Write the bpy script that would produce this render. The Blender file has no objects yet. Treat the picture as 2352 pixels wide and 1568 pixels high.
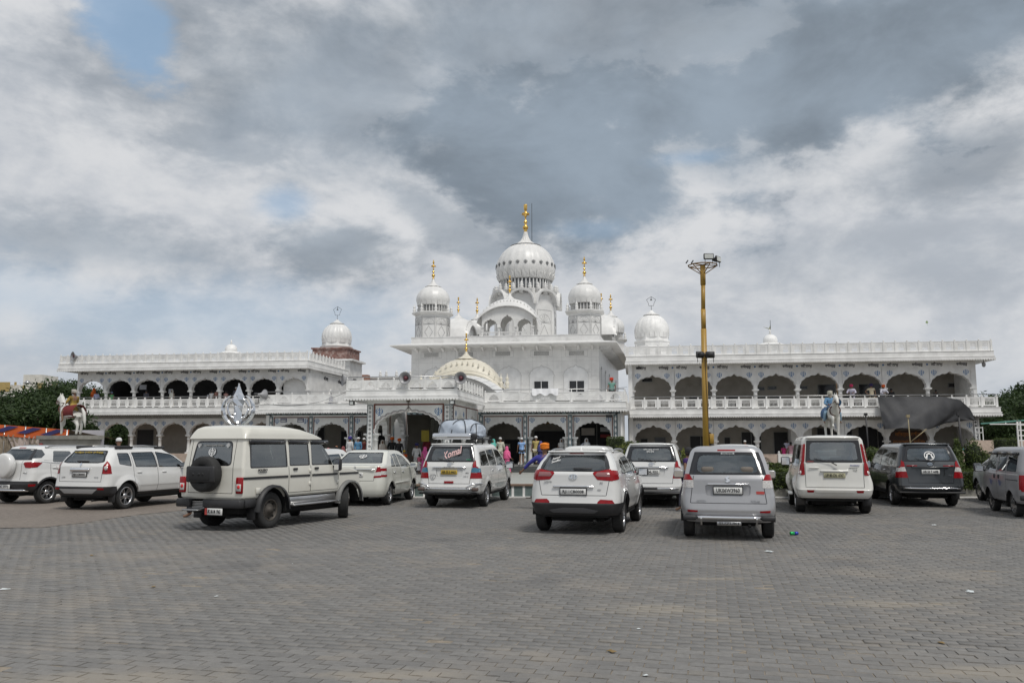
import bpy, bmesh, math, random
import numpy as np
from mathutils import Vector, Matrix
from math import sin, cos, pi, radians as R, sqrt, atan2, hypot
random.seed(7)
S = bpy.context.scene
COL = S.collection
# ---------------------------------------------------------------- camera, sun, sky, exposure
F = 1898.0                      # focal length in pixels of a 2352 x 1568 picture
PITCH = R(7.12); EYE = 1.7
cam_d = bpy.data.cameras.new('camera'); cam = bpy.data.objects.new('camera', cam_d); COL.objects.link(cam)
cam.location = (0, 0, EYE); cam.rotation_euler = (R(90)+PITCH, 0, 0)
cam_d.sensor_width = 36; cam_d.lens = F/2352*36; cam_d.clip_start = .1; cam_d.clip_end = 3000
S.camera = cam
S.view_settings.view_transform = 'Standard'; S.view_settings.look = 'None'; S.view_settings.gamma = 1
S.view_settings.use_curve_mapping = False
S.view_settings.exposure = 0.62
SUN_AZ, SUN_EL = R(150), R(58)   # azimuth from +Y clockwise: behind the camera and to the right
sd = bpy.data.lights.new('sun', 'SUN'); sd.energy = 1.45; sd.angle = R(14); sd.color = (1, .96, .9)
sun = bpy.data.objects.new('sun', sd); COL.objects.link(sun)
sdir = Vector((sin(SUN_AZ)*cos(SUN_EL), cos(SUN_AZ)*cos(SUN_EL), sin(SUN_EL)))
sun.rotation_euler = sdir.to_track_quat('Z', 'Y').to_euler(); sun.location = (0, 0, 60)

class NT:
 def __init__(s, nt): s.nt = nt; s.N = nt.nodes; s.L = nt.links
 def n(s, t, **k):
  o = s.N.new(t)
  for a, b in k.items(): setattr(o, a, b)
  return o
 def put(s, sock, v):
  if hasattr(v, 'is_output'): s.L.new(v, sock)
  elif v is not None: sock.default_value = v
 def m(s, op, a, b=None, c=None, clamp=False):
  o = s.n('ShaderNodeMath', operation=op, use_clamp=clamp)
  for i, v in enumerate((a, b, c)):
   if v is not None: s.put(o.inputs[i], v)
  return o.outputs[0]
 def vm(s, op, a, b=None):
  o = s.n('ShaderNodeVectorMath', operation=op)
  s.put(o.inputs[0], a)
  if b is not None: s.put(o.inputs[1], b)
  return o.outputs[0]
 def noise(s, vec, scale, detail=4, rough=.5, dist=0):
  o = s.n('ShaderNodeTexNoise'); s.put(o.inputs['Vector'], vec)
  o.inputs['Scale'].default_value = scale; o.inputs['Detail'].default_value = detail
  o.inputs['Roughness'].default_value = rough; o.inputs['Distortion'].default_value = dist
  return o.outputs[0]
 def ramp(s, x, lo, hi, a=0., b=1.):
  o = s.n('ShaderNodeMapRange', interpolation_type='SMOOTHSTEP')
  s.put(o.inputs[0], x)
  for i, v in zip((1, 2, 3, 4), (lo, hi, a, b)): o.inputs[i].default_value = v
  return o.outputs[0]
 def mix(s, f, a, b, mode='MIX'):
  o = s.n('ShaderNodeMix', data_type='RGBA', blend_type=mode)
  s.put(o.inputs[0], f)
  for i, v in ((6, a), (7, b)):
   s.put(o.inputs[i], (*v, 1) if isinstance(v, tuple) and len(v) == 3 else v)
  return o.outputs[2]

def make_world():
 w = bpy.data.worlds.new('World'); S.world = w; w.use_nodes = True
 t = NT(w.node_tree); t.N.clear()
 tc = t.n('ShaderNodeTexCoord'); d = tc.outputs['Generated']
 sk = t.n('ShaderNodeTexSky', sky_type='NISHITA', sun_disc=False, sun_elevation=SUN_EL, sun_rotation=SUN_AZ)
 sk.air_density = 1.2; sk.dust_density = 2.5; sk.ozone_density = 1.
 sp = t.n('ShaderNodeSeparateXYZ'); t.put(sp.inputs[0], d); x, y, z = sp.outputs
 az = t.m('ARCTAN2', x, y); el = t.m('ARCSINE', z)
 # cloud layer seen in perspective: the direction cast onto a flat deck
 dz = t.m('ADD', t.m('MAXIMUM', z, 0.), .16)
 cb = t.n('ShaderNodeCombineXYZ'); t.put(cb.inputs[0], t.m('DIVIDE', x, dz)); t.put(cb.inputs[1], t.m('DIVIDE', y, dz))
 deck = cb.outputs[0]
 cb2 = t.n('ShaderNodeCombineXYZ'); t.put(cb2.inputs[0], az); t.put(cb2.inputs[1], t.m('MULTIPLY', el, 1.7)); t.put(cb2.inputs[2], t.m('MULTIPLY', z, .4))
 ang = cb2.outputs[0]
 n1 = t.noise(deck, .8, 7, .55, .3); n2 = t.noise(ang, 5.5, 9, .58, .25); n3 = t.noise(ang, 2.2, 6, .5, .2); n4 = t.noise(ang, 14, 7, .6, .2)
 n5 = t.noise(ang, 32, 6, .62, .1)
 wob = t.m('ADD', t.m('MULTIPLY', t.m('SUBTRACT', n2, .5), 2.3), t.m('ADD', t.m('MULTIPLY', t.m('SUBTRACT', n4, .5), 1.05), t.m('MULTIPLY', t.m('SUBTRACT', n5, .5), .35)))
 def blob(px, py, sx, sy, rot=0., soft=.55, wb=1.):
  # a cloud bank centred on a direction, with its angular half sizes
  a0 = math.atan((px-1176)/F); e0 = math.atan((1021-py)/F)
  da = t.m('SUBTRACT', az, a0); de = t.m('SUBTRACT', el, e0)
  u = t.m('ADD', t.m('MULTIPLY', da, cos(rot)), t.m('MULTIPLY', de, sin(rot)))
  v = t.m('SUBTRACT', t.m('MULTIPLY', de, cos(rot)), t.m('MULTIPLY', da, sin(rot)))
  u = t.m('DIVIDE', u, sx/F); v = t.m('DIVIDE', v, sy/F)
  r = t.m('ADD', t.m('POWER', t.m('ABSOLUTE', u), 2.), t.m('POWER', t.m('ABSOLUTE', v), 2.))
  r = t.m('ADD', t.m('SQRT', r), t.m('MULTIPLY', wob, wb))
  return t.ramp(r, 1.+soft*.6, 1.-soft, 0., 1.)
 def union(lst):
  o = lst[0]
  for b in lst[1:]: o = t.m('MAXIMUM', o, b)
  return o
 dark = union([blob(1900, 215, 900, 190, R(4), .45), blob(1290, 340, 430, 200, R(-14), .45), blob(2400, 20, 760, 270, 0, .6), blob(1080, 250, 300, 150, 0, .6), t.m('MULTIPLY', blob(1500, 40, 950, 170, 0, .5, .5), .85),
                  t.m('MULTIPLY', blob(780, 190, 560, 210, 0, .75, .7), .78), blob(2180, 170, 560, 165, R(6), .5, .8), t.m('MULTIPLY', blob(2250, 430, 260, 90, 0, .8), .6),
                  t.m('MULTIPLY', blob(500, 355, 180, 48, R(-8), .5), .6), t.m('MULTIPLY', blob(780, 570, 170, 85, 0, .5), .75),
                  t.m('MULTIPLY', blob(150, 620, 330, 75, 0, .7), .6), t.m('MULTIPLY', blob(1000, 500, 230, 60, R(-30), .5), .6), t.m('MULTIPLY', blob(2000, 640, 420, 80, 0, .9), .3), t.m('MULTIPLY', blob(1650, 330, 500, 110, 0, .9), .8)])
 blue = union([blob(215, 95, 150, 60, R(-42), .6, 1.5), t.m('MULTIPLY', blob(500, 760, 560, 90, 0, .9), .5), t.m('MULTIPLY', blob(640, 480, 70, 40, 0, .8), .7),
                  t.m('MULTIPLY', blob(1360, 520, 90, 22, 0, .8), .35), t.m('MULTIPLY', blob(1600, 360, 90, 20, 0, .8), .5), t.m('MULTIPLY', blob(30, 730, 300, 80, 0, .9), .5)])
 # where no bank was singled out the deck keeps breaking up in the same way
 fx = t.ramp(y, .15, .55, 1., 0.)
 dark = t.m('MAXIMUM', dark, t.m('MULTIPLY', t.ramp(n1, .45, .62), t.m('MULTIPLY', fx, .8)))
 blue = t.m('MAXIMUM', blue, t.m('MULTIPLY', t.ramp(n3, .58, .7), t.m('MULTIPLY', fx, .5)))
 body = t.ramp(t.m('ADD', t.m('MULTIPLY', n2, .6), t.m('ADD', t.m('MULTIPLY', n4, .3), t.m('MULTIPLY', n5, .1))), .38, .60)
 SC = 5.15
 c_lit = tuple(v*SC for v in (.86, .875, .90)); c_mid = tuple(v*SC for v in (.63, .67, .73)); c_dk = tuple(v*SC for v in (.215, .262, .315)); c_bl = tuple(v*SC for v in (.36, .55, .78))
 col = t.mix(body, c_mid, c_lit)
 dk = t.mix(t.ramp(t.m('ADD', t.m('MULTIPLY', n3, .6), t.m('MULTIPLY', n2, .4)), .38, .62), c_dk, tuple(v*1.75 for v in c_dk))
 col = t.mix(t.m('MULTIPLY', dark, .95), col, dk)
 skyb = t.mix(.75, sk.outputs[0], c_bl)
 col = t.mix(t.m('MULTIPLY', blue, .8), col, skyb)
 haze = t.ramp(el, .17, .0, 0., .35)
 col = t.mix(haze, col, tuple(v*SC for v in (.56, .63, .71)))
 low = t.ramp(z, -.02, -.2, 0., 1.)
 col = t.mix(low, col, tuple(v*SC for v in (.3, .3, .29)))
 bg = t.n('ShaderNodeBackground'); t.put(bg.inputs[0], col); bg.inputs[1].default_value = .1
 o = t.n('ShaderNodeOutputWorld'); t.L.new(bg.outputs[0], o.inputs[0])
make_world()

# ---------------------------------------------------------------- materials
MATS = {}
def M(name, rgb, rough=.6, metal=0., var=.12, scale=1.5, bump=0., bscale=40., coat=0., dirt=None, dirt_amt=.0, spec=.5, dscale=.7, vstain=0.):
 if name in MATS: return MATS[name]
 m = bpy.data.materials.new(name); m.use_nodes = True; MATS[name] = m
 t = NT(m.node_tree); b = t.N['Principled BSDF']
 g = t.n('ShaderNodeNewGeometry'); pos = g.outputs['Position']
 n = t.noise(pos, scale, 6, .6)
 lo = tuple(c*(1-var) for c in rgb); hi = tuple(min(1, c*(1+var*.6)) for c in rgb)
 col = t.mix(t.ramp(n, .3, .7), lo, hi)
 if dirt:
  dn = t.noise(pos, dscale, 8, .65)
  col = t.mix(t.ramp(dn, .62-.25*dirt_amt, .85-.2*dirt_amt, 0., min(1, dirt_amt*1.2)), col, dirt)
 if vstain:
  mp = t.n('ShaderNodeMapping'); t.put(mp.inputs['Vector'], pos); mp.inputs['Scale'].default_value = (5, 5, .35)
  vn = t.noise(mp.outputs[0], 1.3, 6, .6)
  col = t.mix(t.ramp(vn, .55, .8, 0., vstain), col, dirt or tuple(c*.4 for c in rgb))
 t.put(b.inputs['Base Color'], col)
 rn = t.noise(pos, scale*4+2, 3)
 t.put(b.inputs['Roughness'], t.m('ADD', rough, t.m('MULTIPLY', t.m('SUBTRACT', rn, .5), .25*min(rough, .5)), clamp=True))
 b.inputs['Metallic'].default_value = metal
 b.inputs['Specular IOR Level'].default_value = spec
 if coat: b.inputs['Coat Weight'].default_value = coat; b.inputs['Coat Roughness'].default_value = .04
 if bump:
  bn = t.noise(pos, bscale, 5, .6)
  bp = t.n('ShaderNodeBump'); bp.inputs['Strength'].default_value = bump; bp.inputs['Distance'].default_value = .02
  t.put(bp.inputs['Height'], bn); t.L.new(bp.outputs[0], b.inputs['Normal'])
 return m
def glass(name, tint, fres=1.5, amount=.0):
 if name in MATS: return MATS[name]
 m = bpy.data.materials.new(name); m.use_nodes = True; MATS[name] = m
 t = NT(m.node_tree); t.N.clear()
 tr = t.n('ShaderNodeBsdfTransparent'); tr.inputs[0].default_value = (*tint, 1)
 gl = t.n('ShaderNodeBsdfGlossy'); gl.inputs['Roughness'].default_value = .02; gl.inputs[0].default_value = (.85, .9, .92, 1)
 fr = t.n('ShaderNodeFresnel'); fr.inputs[0].default_value = fres
 mx = t.n('ShaderNodeMixShader'); t.put(mx.inputs[0], t.m('ADD', t.m('MULTIPLY', fr.outputs[0], .9), amount, clamp=True))
 t.L.new(tr.outputs[0], mx.inputs[1]); t.L.new(gl.outputs[0], mx.inputs[2])
 o = t.n('ShaderNodeOutputMaterial'); t.L.new(mx.outputs[0], o.inputs[0])
 return m
DUST = (.30, .25, .19)
white = M('white_paint', (.74, .735, .72), .55, dirt=(.45, .43, .40), dirt_amt=.3, bump=.05, vstain=.12)
white2 = M('white_paint_fresh', (.80, .795, .78), .5, dirt=(.5, .48, .45), dirt_amt=.25, vstain=.18)
marble = M('white_marble', (.72, .715, .70), .35, var=.1, scale=.9, dirt=(.47, .46, .45), dirt_amt=.5, dscale=1.1, vstain=.25)
marble2 = M('dome_marble', (.72, .715, .70), .4, var=.08, dirt=(.5, .49, .47), dirt_amt=.35, vstain=.25)
cream = M('cream_marble', (.66, .62, .52), .45, var=.1, dirt=(.42, .38, .3), dirt_amt=.4, vstain=.3)
groove = M('dark_groove', (.12, .12, .12), .8)
greyline = M('grey_inlay', (.28, .28, .28), .7)
blue = M('blue_paint', (.03, .15, .36), .6)
blackp = M('black_lettering', (.035, .035, .04), .6)
maroon = M('maroon_trim', (.17, .065, .05), .6, dirt=(.25, .15, .12), dirt_amt=.3)
slate = M('slate_trim', (.16, .21, .23), .5, var=.3, scale=6, dirt=(.35, .38, .4), dirt_amt=.3)
slatewall = M('green_slate', (.13, .17, .165), .45, var=.3, scale=2, dirt=(.3, .3, .27), dirt_amt=.4)
gold = M('gilded_metal', (.80, .52, .15), .26, 1., var=.15, scale=8)
darkroom = M('shaded_wall', (.36, .33, .29), .8, dirt=(.2, .18, .16), dirt_amt=.5)
deep = M('painted_interior_shade', (.028, .028, .03), .8)  # near-black colour stands in for the shade inside rooms and openings
stone = M('pink_sandstone', (.50, .40, .33), .8, var=.15, scale=3, dirt=(.3, .24, .2), dirt_amt=.5, bump=.2)
redstone = M('red_sandstone', (.22, .12, .10), .85, var=.35, scale=4, dirt=(.45, .38, .35), dirt_amt=.7, dscale=2.5, bump=.3)
concrete = M('concrete', (.29, .28, .25), .85, var=.2, dirt=(.15, .14, .12), dirt_amt=.5, bump=.3)
steel = M('polished_steel', (.75, .76, .78), .12, 1., var=.05)
dullsteel = M('dull_steel', (.5, .5, .5), .35, 1., var=.15)
yellowp = M('mustard_paint', (.40, .24, .045), .45, dirt=(.16, .1, .04), dirt_amt=.45, dscale=2, vstain=.35)
blackm = M('black_metal', (.03, .03, .032), .5)
winglass = glass('window_glass', (.06, .065, .07), 1.5, .04)

# ---------------------------------------------------------------- geometry helpers
def tag(o, label=None, cat=None, group=None, kind=None):
 for k, v in (('label', label), ('category', cat), ('group', group), ('kind', kind)):
  if v: o[k] = v
 return o
OFF = {}
def obj(name, me, parent=None, loc=(0, 0, 0), rot=(0, 0, 0), scale=None):
 o = bpy.data.objects.new(name, me); COL.objects.link(o)
 o.location = loc; o.rotation_euler = rot
 if scale: o.scale = scale
 if parent is not None: o.parent = parent
 return o
class MB:
 def __init__(s): s.v = []; s.f = []; s.mi = []; s.sm = []; s.cur = 0; s.smooth = False; s.X = None
 def add(s, vs, fs, smooth=None):
  k = len(s.v)
  if s.X is not None: vs = [tuple(s.X @ Vector(p)) for p in vs]
  s.v += [tuple(p) for p in vs]; s.f += [tuple(i+k for i in f) for f in fs]
  s.mi += [s.cur]*len(fs); s.sm += [s.smooth if smooth is None else smooth]*len(fs)
  return s
 def box(s, x0, x1, y0, y1, z0, z1):
  if x0 > x1: x0, x1 = x1, x0
  if y0 > y1: y0, y1 = y1, y0
  if z0 > z1: z0, z1 = z1, z0
  v = [(x, y, z) for z in (z0, z1) for y in (y0, y1) for x in (x0, x1)]
  return s.add(v, [(0, 2, 3, 1), (4, 5, 7, 6), (0, 1, 5, 4), (2, 6, 7, 3), (0, 4, 6, 2), (1, 3, 7, 5)], False)
 def rbox(s, x0, x1, y0, y1, z0, z1, r, n=2):
  # box with rounded vertical and horizontal edges: superellipsoid-like loft
  cx, cy, cz = (x0+x1)/2, (y0+y1)/2, (z0+z1)/2; hx, hy, hz = abs(x1-x0)/2, abs(y1-y0)/2, abs(z1-z0)/2
  r = min(r, hx, hy, hz)*.999
  rows = []
  for k in range(2*n+2):
   a = -pi/2+(k if k <= n else k-1)*(pi/2)/n
   zz = (hz-r)*(1 if k > n else -1)+r*sin(a); rr = r*cos(a)
   ring = []
   for q, (sx, sy) in enumerate(((1, 1), (-1, 1), (-1, -1), (1, -1))):
    for j in range(n+1):
     b = q*pi/2+j*(pi/2)/n
     ring.append((cx+sx*(hx-r)+rr*cos(b), cy+sy*(hy-r)+rr*sin(b), cz+zz))
   rows.append(ring)
  m = len(rows[0]); vs = [p for ring in rows for p in ring]
  fs = [(i*m+j, i*m+(j+1) % m, (i+1)*m+(j+1) % m, (i+1)*m+j) for i in range(len(rows)-1) for j in range(m)]
  fs += [tuple(range(m))[::-1], tuple((len(rows)-1)*m+j for j in range(m))]
  return s.add(vs, fs, True)
 def lathe(s, prof, n=16, c=(0, 0, 0), rib=0, ribd=0., smooth=True, a0=0., cap=True, sx=1., sy=1.):
  vs = []; fs = []
  for (r, z) in prof:
   for j in range(n):
    a = a0+2*pi*j/n
    k = 1-ribd*abs(sin(rib*a/2))**.0*(1-abs(sin(rib*a/2)))**3 if rib else 1
    vs.append((c[0]+r*k*cos(a)*sx, c[1]+r*k*sin(a)*sy, c[2]+z))
  for i in range(len(prof)-1):
   for j in range(n):
    fs.append((i*n+j, i*n+(j+1) % n, (i+1)*n+(j+1) % n, (i+1)*n+j))
  if cap:
   fs.append(tuple(range(n))[::-1]); fs.append(tuple((len(prof)-1)*n+j for j in range(n)))
  return s.add(vs, fs, smooth)
 def tube(s, pts, r, n=6, smooth=True, flat=1.):
  pts = [Vector(p) for p in pts]; rs = r if isinstance(r, (list, tuple)) else [r]*len(pts)
  vs = []; fs = []; up = None
  for i, p in enumerate(pts):
   d = (pts[min(i+1, len(pts)-1)]-pts[max(i-1, 0)])
   if d.length < 1e-9: d = Vector((0, 0, 1))
   d.normalize()
   if up is None: up = Vector((0, 0, 1)) if abs(d.z) < .9 else Vector((1, 0, 0))
   a = d.cross(up); a.normalize(); b = a.cross(d); up = b
   for j in range(n):
    t = 2*pi*(j+.5)/n
    vs.append(p+a*(rs[i]*cos(t))+b*(rs[i]*sin(t)*flat))
  for i in range(len(pts)-1):
   for j in range(n):
    fs.append((i*n+j, i*n+(j+1) % n, (i+1)*n+(j+1) % n, (i+1)*n+j))
  fs.append(tuple(range(n))[::-1]); fs.append(tuple((len(pts)-1)*n+j for j in range(n)))
  return s.add(vs, fs, smooth and n > 4)
 def bar(s, a, b, w, h=None):
  # rectangular bar between two points
  a = Vector(a); b = Vector(b); h = h or w; d = (b-a).normalized()
  up = Vector((0, 0, 1)) if abs(d.z) < .95 else Vector((0, 1, 0))
  x = d.cross(up).normalized()*w/2; y = x.cross(d).normalized()*h/2
  vs = [a-x-y, a+x-y, a+x+y, a-x+y, b-x-y, b+x-y, b+x+y, b-x+y]
  return s.add(vs, [(0, 1, 2, 3), (7, 6, 5, 4), (0, 4, 5, 1), (1, 5, 6, 2), (2, 6, 7, 3), (3, 7, 4, 0)], False)
 def prism(s, poly, y0, y1):
  # polygon in (x, z) extruded along y
  n = len(poly); vs = [(p[0], y0, p[1]) for p in poly]+[(p[0], y1, p[1]) for p in poly]
  fs = [tuple(range(n)), tuple(range(2*n-1, n-1, -1))]+[((i+1) % n, i, n+i, n+(i+1) % n) for i in range(n)]
  return s.add(vs, fs, False)
 def ring(s, outer, inner, y0, y1):
  # closed band between two outlines in (x, z) with the same count, extruded along y
  n = len(outer); vs = [(p[0], y, p[1]) for y in (y0, y1) for L in (outer, inner) for p in L]
  fs = []
  for i in range(n):
   j = (i+1) % n
   fs += [(i, j, n+j, n+i), (2*n+j, 2*n+i, 3*n+i, 3*n+j), (j, i, 2*n+i, 2*n+j), (n+i, n+j, 3*n+j, 3*n+i)]
  return s.add(vs, fs, False)
 def mesh(s, name, mats):
  me = bpy.data.meshes.new(name); me.from_pydata(s.v, [], s.f)
  for m in (mats if isinstance(mats, (list, tuple)) else [mats]): me.materials.append(m)
  if s.f:
   me.polygons.foreach_set('material_index', s.mi); me.polygons.foreach_set('use_smooth', s.sm)
  me.update()
  return me
 def build(s, name, mats, parent=None, loc=(0, 0, 0), rot=(0, 0, 0)):
  if parent is not None and parent.name in OFF:
   o = OFF[parent.name]; s.v = [(p[0]-o[0], p[1]-o[1], p[2]-o[2]) for p in s.v]
  return obj(name, s.mesh(name, mats), parent, loc, rot)
def copy_tree(o, parent=None, depth=0):
 c = o.copy(); COL.objects.link(c)
 if parent is not None: c.parent = parent
 for ch in list(o.children): copy_tree(ch, c)
 return c
def thing(name, label, cat, loc=(0, 0, 0), rz=0., group=None):
 o = bpy.data.objects.new(name, None); COL.objects.link(o); o.empty_display_size = .3
 o.location = loc; o.rotation_euler = (0, 0, rz)
 return tag(o, label, cat, group)

# ---------------------------------------------------------------- pixel measurements to places
def ray(x, y):
 r = (x-1176)/F; u = (784-y)/F
 return Vector((r, cos(PITCH)-u*sin(PITCH), sin(PITCH)+u*cos(PITCH)))
def ground(x, y, z=0.):
 d = ray(x, y); t = (z-EYE)/d.z
 return Vector((d.x*t, d.y*t, z))
def at(x, y, Y):
 d = ray(x, y); t = Y/d.y
 return Vector((d.x*t, Y, EYE+d.z*t))
TH = R(8.5)                      # the building is turned a little; its right end is nearer
EU = Vector((cos(TH), -sin(TH), 0)); EV = Vector((sin(TH), cos(TH), 0))
def UZ(x, y, v):
 d = ray(x, y); t = v/d.dot(EV)
 return d.dot(EU)*t, EYE+d.z*t
def U(x, v, y=900): return UZ(x, y, v)[0]
def Z(x, y, v): return UZ(x, y, v)[1]
def VP(x, y, u):
 # point of a wall running away from us at building coordinate u
 d = ray(x, y); t = u/d.dot(EU)
 return d.dot(EV)*t, EYE+d.z*t
def bworld(u, v, z=0.):
 p = EU*u+EV*v; return Vector((p.x, p.y, z))
def bthing(name, label, cat, u, v, z, group=None):
 o = thing(name, label, cat, bworld(u, v, z), -TH, group); OFF[o.name] = (u, v, z); return o
def put(parent, name, me, u, v, z, rz=0., scale=None):
 o = OFF.get(parent.name, (0, 0, 0))
 return obj(name, me, parent, (u-o[0], v-o[1], z-o[2]), (0, 0, rz), scale)

# ---------------------------------------------------------------- text
FONT_MESH = {}
def text_mesh(txt, size=1., mat=None, depth=.004, align='CENTER', shear=0., bold=0.):
 k = (txt, size, mat.name, depth, align, shear, bold)
 if k in FONT_MESH: return FONT_MESH[k]
 c = bpy.data.curves.new('lettering', 'FONT'); c.body = txt; c.size = size; c.align_x = align; c.align_y = 'CENTER'
 c.extrude = depth; c.resolution_u = 2; c.shear = shear; c.offset = bold
 o = bpy.data.objects.new('lettering', c); COL.objects.link(o)
 me = bpy.data.meshes.new_from_object(o.evaluated_get(bpy.context.evaluated_depsgraph_get()))
 bpy.data.objects.remove(o); bpy.data.curves.remove(c)
 me.name = 'lettering'; me.materials.clear(); me.materials.append(mat)
 FONT_MESH[k] = me
 return me

# ---------------------------------------------------------------- the khanda emblem, as polygons in (x, z), about 1 high
def emblem_mesh(mat, y0=-.012, y1=0.):
 b = MB()
 b.prism([(0, .5), (.05, .38), (.035, .18), (.06, .0), (.035, -.2), (.03, -.36), (-.03, -.36), (-.035, -.2), (-.06, 0), (-.035, .18), (-.05, .38)], y0*1.3, y1)
 n = 20
 b.ring([(.235*cos(2*pi*i/n), .05+.235*sin(2*pi*i/n)) for i in range(n)], [(.185*cos(2*pi*i/n), .05+.185*sin(2*pi*i/n)) for i in range(n)], y0, y1)
 for s in (-1, 1):
  out = []; inn = []
  for i in range(11):
   a = R(72-i*16.5)
   wd = .012+.07*sin(pi*min(1, (i+.2)/10.5))
   out.append((s*(.31+wd*.5)*cos(a)*1.22, .06+(.36+wd*.4)*sin(a)*1.02)); inn.append((s*(.31-wd*.5)*cos(a)*1.22, .06+(.36-wd*.4)*sin(a)*1.02))
  for i in range(10):
   b.prism([out[i], out[i+1], inn[i+1], inn[i]], y0, y1)
  b.prism([(s*.04, -.3), (s*.2, -.46), (s*.16, -.5), (s*.0, -.36)], y0, y1)
  b.prism([(s*.03, -.33), (s*.1, -.27), (s*.12, -.31), (s*.04, -.37)], y0, y1)
 return b.mesh('emblem', mat)

# ================================================================ ground
def sheet(name, pts, z, m, kind='structure'):
 me = bpy.data.meshes.new(name); me.from_pydata([(p[0], p[1], z) for p in pts], [], [tuple(range(len(pts)))])
 me.materials.append(m); o = obj(name, me)
 return tag(o, kind=kind)
def ground_mat(name, base, sand, amt, bump=.4, bscale=60, rough=.85):
 m = bpy.data.materials.new(name); m.use_nodes = True; t = NT(m.node_tree); b = t.N['Principled BSDF']
 g = t.n('ShaderNodeNewGeometry'); pos = g.outputs['Position']
 n = t.noise(pos, .35, 8, .62); n2 = t.noise(pos, 9, 6, .7); n3 = t.noise(pos, 60, 3)
 col = t.mix(t.ramp(n2, .3, .7), tuple(c*.75 for c in base), tuple(c*1.2 for c in base))
 col = t.mix(t.ramp(n, .45, .7, 0., amt), col, sand)
 col = t.mix(t.ramp(n3, .35, .75, 0., .35), col, tuple(c*.5 for c in base))
 t.put(b.inputs['Base Color'], col); b.inputs['Roughness'].default_value = rough
 bp = t.n('ShaderNodeBump'); bp.inputs['Strength'].default_value = bump; bp.inputs['Distance'].default_value = .03
 t.put(bp.inputs['Height'], t.noise(pos, bscale, 5, .7)); t.L.new(bp.outputs[0], b.inputs['Normal'])
 return m
SAND = (.26, .215, .165)
earth = ground_mat('earth', (.17, .15, .12), (.25, .2, .15), .5)
joint = ground_mat('sandy_joint', (.27, .23, .18), (.33, .28, .21), .6)
apron = ground_mat('worn_concrete', (.205, .175, .15), (.29, .25, .21), .5, .9, 26)
sheet('ground', [(-900, -60), (900, -60), (900, 1500), (-900, 1500)], -.06, earth)
pave = sheet('pavement', [(-60, -12), (60, -12), (60, 27.5), (-9.9, 27.5), (-9.9, 28.7), (-60, 28.7)], -.0075, joint)

def paver_mat():
 m = bpy.data.materials.new('grey_paver'); m.use_nodes = True; t = NT(m.node_tree); b = t.N['Principled BSDF']
 g = t.n('ShaderNodeNewGeometry'); pos = g.outputs['Position']; oi = t.n('ShaderNodeObjectInfo')
 rnd = t.m('FRACT', t.m('ADD', g.outputs['Random Per Island'], t.m('MULTIPLY', oi.outputs['Random'], 7.3)))
 rnd2 = t.m('FRACT', t.m('MULTIPLY', rnd, 17.7))
 n = t.noise(pos, .28, 8, .62); n2 = t.noise(pos, 14, 6, .7); n3 = t.noise(pos, 120, 3, .7); n4 = t.noise(pos, 1.1, 7, .65)
 col = t.mix(rnd, (.158, .153, .146), (.205, .198, .188))
 col = t.mix(t.ramp(rnd2, .8, 1., 0., .6), col, (.225, .205, .178))
 col = t.mix(t.ramp(n2, .35, .75, 0., .45), col, (.11, .107, .104))
 col = t.mix(t.ramp(n3, .45, .8, 0., .35), col, (.25, .24, .22))
 dust = t.m('ADD', t.m('MULTIPLY', n, .6), t.m('ADD', t.m('MULTIPLY', n4, .4), t.m('MULTIPLY', rnd2, .05)))
 col = t.mix(t.ramp(dust, .50, .68, 0., .6), col, (.26, .232, .198))
 col = t.mix(t.ramp(n4, .34, .2, 0., .35), col, (.1, .1, .1))
 wn = t.noise(pos, 2.2, 7, .7)
 for px, py, rx, ry in ((2030, 1386, 1.0, .28), (1642, 1422, .35, .12), (1646, 1328, .5, .15), (247, 1562, 1.1, .45), (2290, 1545, .8, .3), (1500, 1400, .8, .4), (900, 1550, .7, .2)):
  c_ = ground(px, py); q = t.vm('MULTIPLY', t.vm('SUBTRACT', pos, (c_.x, c_.y, 0)), (1/rx, 1/ry, 0)); ln = t.n('ShaderNodeVectorMath', operation='LENGTH'); t.put(ln.inputs[0], q)
  col = t.mix(t.ramp(t.m('ADD', ln.outputs['Value'], t.m('MULTIPLY', t.m('SUBTRACT', wn, .5), 2.2)), 1.1, .2, 0., .6), col, (.30, .265, .215))
 for px, py, rx in ((1250, 1330, .5), (560, 1300, .6), (1960, 1290, .7), (1000, 1240, .5)):
  c_ = ground(px, py); q = t.vm('MULTIPLY', t.vm('SUBTRACT', pos, (c_.x, c_.y, 0)), (1/rx, 1/rx, 0)); ln = t.n('ShaderNodeVectorMath', operation='LENGTH'); t.put(ln.inputs[0], q)
  col = t.mix(t.ramp(t.m('ADD', ln.outputs['Value'], t.m('MULTIPLY', t.m('SUBTRACT', wn, .5), 2.4)), 1.1, .1, 0., .35), col, (.085, .085, .088))
 t.put(b.inputs['Base Color'], col)
 t.put(b.inputs['Roughness'], t.ramp(n2, .2, .8, .62, .9))
 bp = t.n('ShaderNodeBump'); bp.inputs['Strength'].default_value = .5; bp.inputs['Distance'].default_value = .006
 t.put(bp.inputs['Height'], n3); t.L.new(bp.outputs[0], b.inputs['Normal'])
 return m
pav_m = paver_mat()
PL, PW, PYAW = .225, .125, R(13.5)
AP_EDGE = [ground(-700, 1236), ground(0, 1212), ground(95, 1211), ground(200, 1199), ground(312, 1182), ground(420, 1172), ground(640, 1152), ground(700, 1141)]
def in_apron(x, y):
 for a, b in zip(AP_EDGE[:-1], AP_EDGE[1:]):
  if a.x <= x < b.x: return y > a.y+(b.y-a.y)*(x-a.x)/(b.x-a.x)
 return x < AP_EDGE[0].x and y > AP_EDGE[0].y
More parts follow.
